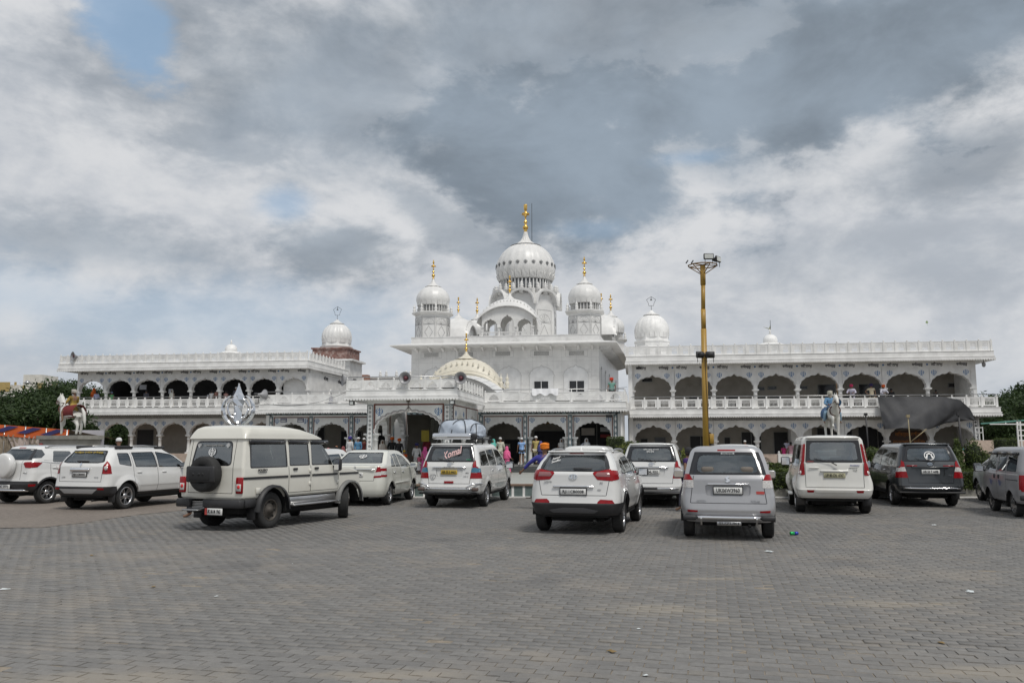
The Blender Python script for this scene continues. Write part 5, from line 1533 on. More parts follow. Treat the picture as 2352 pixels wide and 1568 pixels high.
  P = [(.18*cos(2*pi*i/16), .18*sin(2*pi*i/16), 0) for i in range(17)]; b.tube(P, .015, 5); b.bar((-.17, 0, 0), (.17, 0, 0), .04, .02); b.X = None
  b.build('dashboard', m, s.root)
  b = MB(); zr = s.H-.16
  b.rbox(-.11, .11, s.ws_top-.12, s.ws_top-.09, zr-.07, zr, .02, 1); b.build('inner_mirror', trimb, s.root)
  return s
 def mirror(s, z=1.02, y=None, mat=None, w=.22, h=.15, arm=.1):
  y = y or s.cowl-.35
  for sx in (-1, 1):
   x0 = s.prof(z, 3)-.03
   b = MB(); b.bar((sx*x0, y, z-.03), (sx*(x0+arm), y-.02, z), .05, .04); b.rbox(sx*(x0+arm-.03), sx*(x0+arm+w-.03), y-.06, y+.07, z-h/2+.02, z+h/2+.04, .04, 2)
   o = b.build('wing_mirror', mat or plastic, s.root)
   g = MB(); g.box(sx*(x0+arm-.01), sx*(x0+arm+w-.05), y-.067, y-.062, z-h/2+.04, z+h/2+.02); obj('mirror_glass', g.mesh('mirror_glass', chrome), o)
  return s
 def handles(s, pos, mat=None):
  for (y, z) in pos:
   for sx in (-1, 1):
    x = s.prof(z, 3)*(1-.035*abs((y-(s.wb+s.fo-s.ro)/2)/((s.wb+s.fo+s.ro)/2))**3)
    b = MB(); b.rbox(sx*(x-.01), sx*(x+.028), y-.09, y+.09, z-.014, z+.018, .012, 1); b.build('door_handle', mat or s.paint, s.root)
  return s
 def on_rear(s, name, b_or_me, x, z, mats=None, out=.012, scale=1., rz=0., tilt=None, roll=0.):
  """Place a mesh drawn in (x, z), facing -y, on the tail at (x, z)."""
  me = b_or_me.mesh(name, mats) if isinstance(b_or_me, MB) else b_or_me
  dz = .06; sl = (s.rear_y(z+dz, x)-s.rear_y(z-dz, x))/(2*dz) if tilt is None else tilt
  o = obj(name, me, s.root, (x, s.rear_y(z, x)-out, z), (-math.atan(sl), roll, rz)); o.scale = (scale,)*3
  return o
 def text(s, txt, x, z, h, mat, w=None, out=.012, shear=0., bold=.0, roll=0., name='lettering', align='CENTER', parent=None):
  me = text_mesh(txt, .3, mat, .004, align, shear, bold)
  ys = [p.co.y for p in me.vertices]; xs = [p.co.x for p in me.vertices]
  if not ys: return None
  k = h/(max(ys)-min(ys)); kx = k if not w else w/(max(xs)-min(xs))
  dz = .06; sl = (s.rear_y(z+dz, x)-s.rear_y(z-dz, x))/(2*dz)
  o = obj(name, me, s.root, (x, s.rear_y(z, x)-out, z), (R(90)-math.atan(sl), roll, 0)); o.scale = (kx, k, 1)
  return o
 def plate(s, txt, z, w=.5, h=.12, x=0, m=plate_w, frame=None, out=.02, ch=.62, tilt=0, y=None, cw=.82):
  yy = (s.rear_y(z, x) if y is None else y)-out
  b = MB(); b.rbox(-w/2, w/2, -.006, .012, -h/2, h/2, .006, 1)
  if frame:
   b.cur = 1; b.box(-w/2-.012, w/2+.012, -.004, .014, h/2, h/2+.014); b.box(-w/2-.012, w/2+.012, -.004, .014, -h/2-.014, -h/2); b.box(-w/2-.014, -w/2, -.0045, .014, -h/2, h/2); b.box(w/2, w/2+.014, -.0045, .014, -h/2, h/2)
  p = obj('number_plate', b.mesh('number_plate', [m, frame or m]), s.root, (x, yy, z), (tilt, 0, 0))
  if not txt.strip(): return p
  me = text_mesh(txt, .3, platec, .002, 'CENTER', 0, .004)
  xs = [q.co.x for q in me.vertices]; ys = [q.co.y for q in me.vertices]
  o = obj('lettering', me, p, (0, -.009, 0), (R(90), 0, 0)); o.scale = (w*cw/(max(xs)-min(xs)), h*ch/(max(ys)-min(ys)), 1)
  return p
 def bar(s, name, x0, x1, z, r, y=None, mat=None, out=.04, bend=.0):
  b = MB(); n = 8
  pts = []
  for i in range(n+1):
   x = x0+(x1-x0)*i/n; yy = (s.rear_y(z, x) if y is None else y)-out; pts.append((x, yy+bend*(2*i/n-1)**4, z))
  b.tube(pts, r, 8); return b.build(name, mat or chrome, s.root)
 def flaps(s, mat=None, h=.22, w=.22):
  b = MB()
  for sx in (-1, 1):
   b = MB(); x = sx*(s.tr-.02); b.rbox(x-w/2, x+w/2, -s.arch*.98-.02, -s.arch*.98, .2, .2+h, .015, 1); b.build('mud_flap', mat or plastic, s.root)
  return s
 def rails(s, x, y0, y1, z, mat=None, h=.05, name='roof_rail', ends=None):
  for sx in (-1, 1):
   b = MB(); n = 12; pts = []
   for i in range(n+1):
    t = i/n; pts.append((sx*x, y0+(y1-y0)*t, z+h*(1-abs(2*t-1)**4)))
   b.tube(pts, .02, 6); b.build(name, mat or dullsteel, s.root)
  return s
 def spare(s, x, z, r=.33, w=.2, cover=None, y=None):
  yy = (s.rear_y(z) if y is None else y)
  b = MB(); b.X = Matrix.Translation((x, yy-w/2-.03, z)) @ Matrix.Rotation(R(90), 4, 'X')
  if cover:
   b.lathe([(r-.03, -w/2), (r, -w/2+.03), (r, w/2-.05), (r-.02, w/2-.015), (r-.05, w/2), (r*.55, w/2+.005), (.001, w/2+.01)], 32, cap=False); return b.build('spare_wheel', cover, s.root)
  b.lathe([(.16, -w/2), (r-.02, -w/2), (r, -w/2+.03), (r, w/2-.04), (r-.03, w/2), (.2, w/2), (.17, w/2-.03), (.16, w/2-.06), (.001, w/2-.06)], 32, cap=False)
  return b.build('spare_wheel', rubber, s.root)
 def place(s, rl, rr=None, yaw=0.):
  if rr is not None: c = ((rl[0]+rr[0])/2, (rl[1]+rr[1])/2)
  else: c = rl
  s.root.location = (c[0], c[1], 0.0); s.root.rotation_euler = (0, 0, -R(yaw)); return s
 # shared construction
 def door_gaps(s, ys, z0, z1, lean=0.):
  for y in ys: s.region('body', 'side', [(y-.006, z0), (y+.006, z0), (y+.006+lean, z1), (y-.006+lean, z1)], trimb, off=-.004)

def suv_rows(W, H, wb, ro, fo, hood=.98, belt=1.0, nose=.72, lean=.32, tumble=.17, cowl=None, wst=None, rr=.16, bot=.3, rtop=None, boxy=0.):
 h = W/2; cowl = wb-.12 if cowl is None else cowl; wst = wb-.85 if wst is None else wst
 F_ = wb+fo; b = -ro
 return [(bot-.06, b+.12, F_-.14, h-.10, rr, .3), (bot, b+.05, F_-.06, h-.05, rr, .32), (bot+.14, b+.0, F_-.01, h-.015, rr, .34), (.62, b+.015, F_, h, rr, .34),
   (nose+.05, b+.04, F_-.03, h-.002, rr, .34), (hood-.12, b+.05, F_-.16, h-.012, rr, .36), (hood-.03, b+.055, F_-.42, h-.03, rr, .36), (belt+.03, b+.06, cowl+.1, h-.045, rr, .3),
   (belt+.1, b+.07, cowl-.02, h-.06, rr, .26), ((belt+H)/2+.03, b+.07+lean*.42, (cowl+wst)/2+.02, h-.06-tumble*.45, rr, .2), (H-.13, b+.06+lean*.8, wst+.1, h-.05-tumble*.92, rr, .18),
   (H-.06, b+.06+lean*.9, wst, h-.09-tumble, rr, .18), (H-.022, b+.12+lean, wst-.14, h-.18-tumble, rr+.02, .2), (H-.004, b+.3+lean, wst-.35, h-.42-tumble, rr, .2), (H, b+.5+lean, wst-.6, .12, .08, .08)]

def khanda_sticker(mat):
 return emblem_mesh(mat, -.004, 0.)

# ---- silver people carrier
def ertiga():
 W, H, wb, ro, fo = 1.70, 1.69, 2.74, .77, .76
 c = Car('people_carrier', 'silver people carrier parked in front, chrome bar on its tail and UK06W3960 on the plate', 'car', W, H, wb, ro, fo, suv_rows(W, H, wb, ro, fo, .95, 1.0, lean=.34, tumble=.15, cowl=2.75, wst=1.75, rr=.2, bot=.38), tyre=.31, arch=.37, paint=paint_s)
 c.cowl, c.ws_top = 2.75, 1.75
 c.region('rear_window', 'rear', [(-.55, 1.2), (.55, 1.2), (.5, 1.52), (-.5, 1.52)], cglass, r=.12, off=-.006)
 c.region('window_trim', 'rear', [(-.70, 1.16), (.70, 1.16), (.60, 1.57), (-.60, 1.57)], trimb, r=.05)
 c.region('brake_light', 'rear', [(-.16, 1.585), (.16, 1.585), (.16, 1.615), (-.16, 1.615)], redl)
 for sx in (-1, 1):
  for z0, z1, m, n in ((1.065, 1.19, redl, 'tail_light'), (1.03, 1.065, whl, 'tail_light'), (.93, 1.03, orl if 0 else whl, 'indicator')):
   f = lambda z: .60+(.0 if z > 1.0 else .02)
   pl = [(sx*(.60 if z0 < 1.06 else .61), z0), (sx*.86, z0), (sx*(.86 if z1 < 1.18 else .74), z1), (sx*(.60 if z1 < 1.1 else .68), z1)]
   c.region(n, 'rear', pl, m, r=.02, off=.006)
 for z0, z1, m, n, y1, y2 in ((1.065, 1.17, redl, 'tail_light', -.36, -.50), (.93, 1.065, whl, 'indicator', -.40, -.36)):
  c.region(n, 'side', [(-.9, z0), (y1 if z0 > 1 else y1, z0), (y2, z1), (-.9, z1)], m, r=.0, off=.006)
 for a, b2, z in ((-.66, .66, .66),): c.region('body', 'rear', [(a, z-.006), (b2, z-.006), (b2, z+.006), (a, z+.006)], trimb, off=-.006)
 for sx in (-1, 1):
  c.region('body', 'rear', [(sx*.66, .66), (sx*.672, .66), (sx*.605, 1.14), (sx*.593, 1.14)], trimb, off=-.006)
  c.region('reflector', 'rear', [(sx*.54, .5), (sx*.72, .5), (sx*.72, .54), (sx*.54, .53)], redl, off=.004)
 c.region('body', 'rear', [(-.38, .79), (.38, .79), (.40, .985), (-.40, .985)], M('silver_recess', (.36, .36, .37), .35, .4, coat=.5), r=.05, off=-.02)
 for P in ([(-.3, 1.10), (.55, 1.10), (.45, 1.50), (-.1, 1.46)], [(.64, 1.09), (1.45, 1.07), (1.45, 1.54), (.56, 1.52)], [(1.53, 1.06), (2.6, 1.03), (1.86, 1.50), (1.53, 1.54)]):
  c.region('side_window', 'side', P, dglass, r=.05, off=-.005)
 c.region('windscreen', 'front', [(-.66, 1.1), (.66, 1.1), (.58, 1.58), (-.58, 1.58)], cglass, r=.06, off=-.005)
 c.door_gaps((.62, 1.49), .42, 1.05); c.door_gaps((2.45,), .42, 1.0)
 c.make().wheels('alloy', .2).interior(dark=False, third=True).mirror(1.05, 2.25, paint_s).handles(((.85, .93), (1.75, .92)), chrome)
 c.plate('UK06W3960', .885, .5, .12, frame=platec)
 b = MB(); b.rbox(-.36, .36, -.02, .01, -.016, .016, .012, 1); c.on_rear('chrome_strip', b, 0, .995, chrome, .01)
 c.bar('bumper_bar', -.56, .56, .41, .034, out=.07)
 for sx in (-1, 1):
  b = MB(); b.rbox(sx*.56, sx*.80, -ro-.06, -ro+.14, .36, .45, .03, 2); b.build('bumper_guard', plastic, c.root)
  b = MB(); b.bar((sx*.48, -ro+.05, .28), (sx*.48, -ro-.06, .4), .03); b.build('bracket', dullsteel, c.root)
  c.text('VDi' if 0 else ('ERTIGA' if sx < 0 else 'SUZUKI'), sx*.47, .70, .035, dullsteel, .16, .008)
 b = MB(); P = [(-.045, .0), (.0, .045), (.045, .06), (.02, .02), (.05, .0), (.045, -.01), (.0, -.045), (-.045, -.06), (-.02, -.02), (-.05, .0)]
 b.prism([(-.04, .035), (.012, .062), (.04, .035), (.0, .012), (.045, -.02), (.02, -.03), (-.03, .0)][::-1], -.01, 0); b.prism([(.04, -.035), (-.012, -.062), (-.04, -.035), (.0, -.012), (-.045, .02), (-.02, .03), (.03, .0)][::-1], -.009, 0)
 c.on_rear('badge', b, 0, 1.085, chrome)
 c.on_rear('sticker', MB().box(-.12, .12, -.002, 0, -.02, .02), .02, 1.545, [M('sticker_grey', (.3, .32, .33), .4)], .008)
 c.text('RANA MOTORS', .02, 1.545, .022, platec, .18, .013)
 c.on_rear('sticker', MB().box(-.07, .07, -.002, 0, -.025, .025), .56, .85, [M('sticker_red', (.45, .06, .05), .4)], .006)
 c.plate('SUZUKI', .31, .42, .07, m=dullsteel, y=-ro, out=.03)
 c.place((3.32, 15.85), (4.77, 15.71), 13.)
ertiga()

# ---- white crossover
def creta():
 W, H, wb, ro, fo = 1.79, 1.60, 2.59, .83, .85
 c = Car('crossover_car', 'white crossover with black lower bumper, roof rails, slanted red lamps and plate RJ11CB0008', 'car', W, H, wb, ro, fo, suv_rows(W, H, wb, ro, fo, 1.0, 1.06, lean=.42, tumble=.17, cowl=2.6, wst=1.62, rr=.24, bot=.43), tyre=.34, arch=.41, belt=1.0, paint=paint_w)
 c.cowl, c.ws_top = 2.6, 1.62; c.flare = .035
 c.region('rear_window', 'rear', [(-.62, 1.235), (-.45, 1.21), (.45, 1.21), (.62, 1.235), (.54, 1.485), (-.54, 1.485)], dglass, r=.04, off=-.006)
 c.region('window_trim', 'rear', [(-.69, 1.24), (-.45, 1.19), (.45, 1.19), (.69, 1.24), (.60, 1.505), (-.60, 1.505)], trimb, r=.03)
 c.region('brake_light', 'rear', [(-.15, 1.52), (.15, 1.52), (.13, 1.545), (-.13, 1.545)], redl)
 lamp = [(.37, 1.16), (.46, 1.04), (.95, 1.0), (.95, 1.24), (.68, 1.235), (.40, 1.19)]
 for sx in (-1, 1):
  c.region('tail_light', 'rear', [(sx*.42, 1.13), (sx*.46, 1.10), (sx*.70, 1.10), (sx*.68, 1.18), (sx*.46, 1.18)], M('smoked_lens', (.25, .1, .1), .15, coat=1.), off=.008)
  c.region('tail_light', 'rear', [(sx*a, z) for a, z in lamp], redl, r=.02, off=.006)
 c.region('tail_light', 'side', [(-.9, 1.0), (-.5, 1.05), (-.44, 1.20), (-.9, 1.24)], redl, off=.006)
 # black lower bumper, skid plate, sills and arches
 c.region('body', 'rear', [(-.40, .42), (.40, .42), (.48, .47), (.20, .52), (-.20, .52), (-.48, .47)], M('skid_grey', (.1, .1, .105), .5), off=.01)
 c.sym('reflector', 'rear', [(.46, .60), (.47, .635), (.52, .675), (.74, .665), (.78, .60)], redl, off=.006)
 c.region('lower_bumper', 'rear', [(-.95, .2), (.95, .2), (.95, .60), (-.95, .60)], plastic, off=.006)
 c.region('lower_bumper', 'side', [(-.9, .2), (-.40, .2), (-.40, .60), (-.9, .60)], plastic, off=.006)
 for yw in (0, wb):
  n = 14; Ra, Rb = .30, .475
  for k in range(n):
   a0, a1 = pi*k/n, pi*(k+1)/n
   c.region('body', 'side', [(yw+Ra*cos(a0), .34+Ra*sin(a0)), (yw+Rb*cos(a0), .34+Rb*sin(a0)), (yw+Rb*cos(a1), .34+Rb*sin(a1)), (yw+Ra*cos(a1), .34+Ra*sin(a1))], plastic, off=.008)
 c.region('body', 'side', [(.40, .2), (wb-.40, .2), (wb-.40, .40), (.40, .44)], plastic, off=.008)
 for z, w1 in ((.745, .62),): c.region('body', 'rear', [(-w1, z-.006), (w1, z-.006), (w1, z+.006), (-w1, z+.006)], trimb, off=-.006)
 for sx in (-1, 1): c.region('body', 'rear', [(sx*.62, .745), (sx*.632, .745), (sx*.69, 1.03), (sx*.678, 1.03)], trimb, off=-.006)
 for P in ([(-.08, 1.14), (.47, 1.12), (.42, 1.42), (.12, 1.38)], [(.53, 1.12), (1.42, 1.10), (1.38, 1.47), (.50, 1.44)], [(1.50, 1.10), (2.42, 1.08), (1.70, 1.45), (1.47, 1.47)]):
  c.region('side_window', 'side', P, dglass, r=.04, off=-.005)
 c.region('windscreen', 'front', [(-.68, 1.12), (.68, 1.12), (.58, 1.5), (-.58, 1.5)], cglass, r=.06, off=-.005)
 c.door_gaps((.50, 1.46), .44, 1.08); c.door_gaps((2.35,), .46, 1.0)
 c.make().wheels('alloy', .21).interior().mirror(1.08, 2.1).handles(((.7, 1.0), (1.68, .98)), chrome)
 c.plate('RJ11CB0008', .815, .5, .115, frame=platec)
 b = MB(); b.rbox(-.40, .40, -.022, .01, -.018, .018, .012, 1); c.on_rear('chrome_strip', b, 0, .91, chrome, .01)
 b = MB(); n = 20
 b.ring([(.08*cos(2*pi*i/n), .047*sin(2*pi*i/n)) for i in range(n)], [(.067*cos(2*pi*i/n), .036*sin(2*pi*i/n)) for i in range(n)], -.012, 0)
 b.prism([(-.045, -.03), (-.025, -.03), (-.012, .0), (.02, .0), (.01, -.03), (.03, -.03), (.045, .03), (.025, .03), (.014, .004), (-.02, .004), (-.01, .03), (-.03, .03)], -.01, 0)
 c.on_rear('badge', b, 0, 1.10, chrome)
 c.text('CRETA', -.50, 1.0, .03, dullsteel, .15); c.text('SX', .54, .99, .03, dullsteel, .06); c.text('CRDi', .50, .86, .022, dullsteel, .07)
 c.text('Anmol', -.40, 1.44, .06, white2, .17, .016, .4, roll=R(-16)); c.text('Sandhu', -.39, 1.385, .06, white2, .19, .016, .4, roll=R(-16))
 b = MB(); b.rbox(-.02, .36, -.03, .0, -.02, .025, .015, 1); c.on_rear('wiper', b, -.0, 1.235, plastic, .02)
 c.rails(.63, .1, 1.55, H-.04); b = MB(); b.prism([(0, 0), (.1, 0), (.07, .07)], -.01, .01)
 o = b.build('shark_fin', white2, c.root, (0, .05, H-.0), (0, 0, R(90)))
 b = MB(); b.rbox(-.58, .58, -.10, .12, -.02, .02, .02, 1); b.build('roof_spoiler', paint_w, c.root, (0, c.rear_y(1.54)+.06, 1.565))
 c.place((.62, 16.99), (2.14, 16.54), 15.5)
creta()

# ---- large people carriers (three alike, differing in colour, lamps and load)
def innova(label, paint, pos, yaw, plate, pm, lamps='red', bar=True, glassm=None, dashc=True):
 W, H, wb, ro, fo = 1.77, 1.76, 2.75, 1.0, .83
 c = Car('people_carrier', label, 'car', W, H, wb, ro, fo, suv_rows(W, H, wb, ro, fo, 1.0, 1.03, lean=.30, tumble=.17, cowl=2.85, wst=1.9, rr=.17, bot=.43), tyre=.33, arch=.39, belt=1.0, paint=paint)
 c.cowl, c.ws_top = 2.85, 1.9; g = glassm or cglass
 c.region('rear_window', 'rear', [(-.56, 1.28), (.56, 1.28), (.50, 1.60), (-.50, 1.60)], g, r=.09, off=-.006)
 c.region('window_trim', 'rear', [(-.70, 1.235), (.70, 1.235), (.60, 1.665), (-.60, 1.665)], trimb, r=.05)
 for sx in (-1, 1):
  if lamps == 'blue': L = ((1.09, 1.28, redl, .64, .655, .72, .70), (1.0, 1.09, bll, .61, .64, .95, .95), (.96, 1.0, bll, .60, .61, .95, .95), (.80, .95, redl, .575, .60, .95, .95))
  else: L = ((1.09, 1.27, redl, .64, .655, .72, .70), (.97, 1.09, whl, .61, .64, .95, .95), (.80, .97, redl, .575, .61, .95, .95))
  for z0, z1, m, a, b_, o0, o1 in L:
   c.region('tail_light', 'rear', [(sx*a, z0), (sx*.95, z0), (sx*(.95 if z1 < 1.2 else .78), z1), (sx*b_, z1)], m, off=.006)
 for z0, z1, m, y in (((1.07, 1.24, redl, -.82), (.96, 1.07, bll if lamps == 'blue' else whl, -.72), (.80, .96, redl, -.70)) if 1 else ()):
  c.region('tail_light', 'side', [(-1.1, z0), (y, z0), (y-.02-(.12 if z1 > 1.2 else 0), z1), (-1.1, z1)], m, off=.006)
 c.region('body', 'rear', [(-.58, .655), (.58, .655), (.58, .667), (-.58, .667)], trimb, off=-.006)
 for sx in (-1, 1): c.region('body', 'rear', [(sx*.56, .667), (sx*.572, .667), (sx*.645, 1.2), (sx*.633, 1.2)], trimb, off=-.006)
 c.region('body', 'rear', [(-.34, .84), (.34, .84), (.38, 1.04), (-.38, 1.04)], paint, r=.04, off=-.02)
 for P in ([(-.62, 1.14), (.30, 1.12), (.22, 1.54), (-.48, 1.50)], [(.38, 1.12), (1.22, 1.10), (1.22, 1.58), (.31, 1.55)], [(1.31, 1.10), (2.55, 1.08), (1.9, 1.54), (1.31, 1.58)]):
  c.region('side_window', 'side', P, dglass, r=.05, off=-.005)
 c.region('windscreen', 'front', [(-.66, 1.12), (.66, 1.12), (.58, 1.62), (-.58, 1.62)], cglass, r=.06, off=-.005)
 c.door_gaps((.34, 1.27), .42, 1.08); c.door_gaps((2.42,), .42, 1.0)
 c.make().wheels('alloy', .21, spokes=7).interior(dark=False, third=True).mirror(1.06, 2.35, plastic if paint is not paint_g else paint_g, w=.24, h=.2).handles(((.62, .98), (1.55, .97)), chrome)
 c.plate(plate, .965, .46, .115, m=pm)
 b = MB(); b.rbox(-.48, .48, -.025, .01, -.022, .022, .018, 1); c.on_rear('chrome_strip', b, 0, 1.09, chrome if paint is not paint_g else paint_g, .01)
 b = MB(); n = 18
 b.ring([(.065*cos(2*pi*i/n), .043*sin(2*pi*i/n)) for i in range(n)], [(.053*cos(2*pi*i/n), .033*sin(2*pi*i/n)) for i in range(n)], -.012, 0)
 b.ring([(.032*cos(2*pi*i/n), .041*sin(2*pi*i/n)) for i in range(n)], [(.02*cos(2*pi*i/n), .035*sin(2*pi*i/n)) for i in range(n)], -.0125, 0)
 b.ring([(.05*cos(2*pi*i/n), .02+.018*sin(2*pi*i/n)) for i in range(n)], [(.04*cos(2*pi*i/n), .02+.01*sin(2*pi*i/n)) for i in range(n)], -.013, 0)
 c.on_rear('badge', b, 0, 1.175, chrome, .014)
 b = MB(); b.tube([(-.05, -.02, .06), (.13, -.03, -.02)], [.008, .014], 5); b.tube([(-.36, -.01, .1), (.1, -.03, .0)], .008, 4); c.on_rear('wiper', b, 0, 1.24, plastic, .02)
 b = MB(); b.rbox(-.60, .60, -.10, .14, -.022, .02, .02, 1); b.build('roof_spoiler', paint, c.root, (0, c.rear_y(1.68)+.08, 1.715))
 c.region
 c.bar('bumper_bar', -.72, .72, .52, .024, out=.06, bend=.06)
 b = MB(); b.rbox(-W/2+.04, W/2-.04, -ro-.02, -ro+.1, .38, .43, .03, 1); b.build('bumper_step', plastic, c.root)
 c.flaps(); c.place(pos[0], pos[1] if len(pos) > 1 else None, yaw)
 return c
c1 = innova('white people carrier with grey bundles on its roof and a yellow number plate', paint_w, ((-2.32, 23.79), (-.71, 23.41)), 11.5, 'HR 55 S 4463', plate_y, 'blue', glassm=dglass)
pinkt = M('pink_sticker', (.78, .52, .50), .5)
c1.text('Komal', .02, 1.46, .22, pinkt, .60, .02, .45, .004, R(-20))
c1.text('WORLD', .52, 1.30, .035, M('green_sticker', (.05, .4, .2), .5), .13, .016)
c1.region
b = MB()
for i in range(14):
 a = 2*pi*i/14; a2 = 2*pi*(i+1)/14; r1 = .075+.012*sin(3*a); r2 = .075+.012*sin(3*a2); b.bar((r1*cos(a), -.002, r1*sin(a)), (r2*cos(a2), -.002, r2*sin(a2)), .008, .004)
b.bar((-.03, -.002, .03), (.0, -.002, -.04), .007, .004); b.bar((.03, -.002, .03), (.01, -.002, -.01), .007, .004); b.bar((-.02, -.002, -.05), (.03, -.002, -.045), .007, .004)
c1.on_rear('sticker', b, -.46, .84, platec, .008)
b = MB(); b.prism([(-.05, -.01), (-.02, .015), (0, .0), (.02, .015), (.05, -.01), (.0, -.004)], -.003, 0); c1.on_rear('sticker', b, .50, .95, platec, .01)
c1.text('INNOVA', 0, 1.092, .02, platec, .3, .04); c1.text('2.5 V', .47, .86, .026, dullsteel, .13)
c1.on_rear('reflector', MB().box(-.13, .13, -.01, 0, -.028, .028), 0, .70, redl, .01)
for sx in (-1, 1):
 b = MB(); b.tube([(sx*.9, -.8, .66), (sx*.70, -1.06, .66), (sx*.58, -1.08, .60), (sx*.50, -1.08, .55)], .022, 7); b.build('bumper_bar', chrome, c1.root)
 b = MB(); b.rbox(sx*.66, sx*.84, -1.12, -1.0, .47, .56, .03, 2); b.build('bumper_guard', M('rusty_guard', (.1, .07, .06), .6), c1.root)

def luggage(c):
 t = thing('roof_rack', 'black roof rack with a polished front roller on the roof of the white people carrier', 'roof rack'); t.parent = None
 M0 = c.root
 def W_(p): return M0.matrix_basis @ Vector(p)
 t.location = W_((0, .2, 1.78)); t.rotation_euler = M0.rotation_euler
 b = MB()
 for x in (-.62, .62): b.tube([(x, -.65, .08), (x, 1.2, .08)], .016, 5); b.tube([(x, -.65, .16), (x, 1.2, .16)], .014, 5)
 for i in range(8): b.tube([(-.62, -.6+i*.25, .08), (.62, -.6+i*.25, .08)], .012, 5)
 for x in (-.6, .6):
  for y in (-.6, .2, 1.1): b.tube([(x, y, -.06), (x, y, .16)], .016, 5)
 b.build('rack_frame', blackm, t)
 b = MB(); b.rbox(-.62, .5, -.74, -.62, .07, .24, .05, 3); b.cur = 1; b.rbox(.5, .66, -.73, -.63, .08, .23, .04, 2); b.build('roller', [steel, blackm], t)
 tarp = M('pale_blue_tarp', (.40, .45, .52), .5, var=.12, scale=3, bump=.3, bscale=7)
 spec = (('large pale grey bundle under a roped sheet on the roof rack', (-.03, .2, .24), (.60, .62, .42)), ('small dark-tied pale bundle at the right end of the roof rack', (.44, .05, .24), (.25, .42, .30)))
 for lab, (x, y, z), (a, b_, h) in spec:
  me = bmesh.new(); bmesh.ops.create_icosphere(me, subdivisions=5, radius=1)
  rnd = random.Random(int(x*100)+5)
  ridges = [(Vector((rnd.uniform(-1, 1), rnd.uniform(-1, 1), rnd.uniform(-.6, 1))).normalized(), rnd.uniform(-.8, .8), rnd.uniform(.05, .12)) for _ in range(14)]
  for v in me.verts:
   p = v.co.copy(); k = max(abs(p.x), abs(p.y)); q = p.copy()
   sq = (abs(p.x)**3+abs(p.y)**3+abs(p.z)**3)**(1/3); q = p/sq
   d = 0
   for n_, o_, w_ in ridges: d += .035*math.exp(-((p.dot(n_)-o_)/w_)**2)
   q *= 1+d-.04*sin(p.x*5+p.y*3)*sin(p.z*6)
   if q.z < -.0: q.z *= .25
   v.co = Vector((q.x*a, q.y*b_, q.z*h))
  m = bpy.data.meshes.new('bundle'); me.to_mesh(m); me.free(); m.materials.append(tarp)
  for pl in m.polygons: pl.use_smooth = True
  o = thing('luggage_bundle', lab, 'bundle'); o.location = W_((x, .2+y, 1.78+z-.05)); o.rotation_euler = M0.rotation_euler
  obj('cover', m, o)
  rp = MB()
  for (f0, f1, s) in ((-.9, .2, 1), (-.2, .9, 1), (.5, -.6, 1)):
   pts = []
   for k in range(17):
    u_ = -1+2*k/16; xx = (f0+(f1-f0)*k/16)
    zz = (max(0, 1-abs(u_)**3-abs(xx)**3*.6))**(1/3); pts.append((xx*a*1.03, u_*b_*1.06, zz*h*1.08+.01))
   rp.tube(pts, .012, 5)
  rp.build('rope', blackm, o)
luggage(c1)
c2 = innova('white people carrier with plate CH04L 9352 parked behind the crossover', paint_w, ((4.79-.78, 23.75),), 13, 'CH04L 9352', plate_w)
b = MB(); b.rbox(-.19, .19, -.02, .01, -.03, .03, .01, 1); o = b.build('bumper_sign', blackm, c2.root, (-.02, -1.09, .53)); 
c2.text('INNOVA', -.02, .53, .03, dullsteel, .28, .12)
c2.text('\u0a27\u0a3f\u0a28 \u0a17\u0a41\u0a30\u0a42 \u0a28\u0a3e\u0a28\u0a15', .0, 1.57, .05, white2, .42, .018); c2.text('\u0a30\u0a3e\u0a2e \u0a26\u0a3e\u0a38', -.02, 1.51, .05, white2, .2, .018)
c3 = innova('dark grey people carrier with a round white sticker on its rear window', paint_g, ((10.97, 23.98), (12.42, 23.81)), 12., 'HR 55 T 4498', plate_w)
b = MB(); n = 24; b.ring([(.135*cos(2*pi*i/n), .135*sin(2*pi*i/n)) for i in range(n)], [(.115*cos(2*pi*i/n), .115*sin(2*pi*i/n)) for i in range(n)], -.004, 0)
for sg in (-1, 1): b.prism([(sg*.02, .09), (sg*.05, .06), (sg*.1, -.05), (sg*.06, -.08)][::sg], -.005, 0)
b.prism([(-.09, .04), (.09, .04), (.0, .09)], -.005, 0); b.cur = 1; b.lathe([(.11, 0), (.11, .001)], 4, (9, 9, 9)) if 0 else None
c3.on_rear('sticker', b, .02, 1.40, white2, .02)
for sx in (-1, 1): c3.on_rear('reflector', MB().rbox(-.14, .14, -.012, .0, -.012, .02, .01, 1), sx*.47, 1.12, redl, .016)
c3.text('2.5 V', .5, .87, .024, chrome, .1)

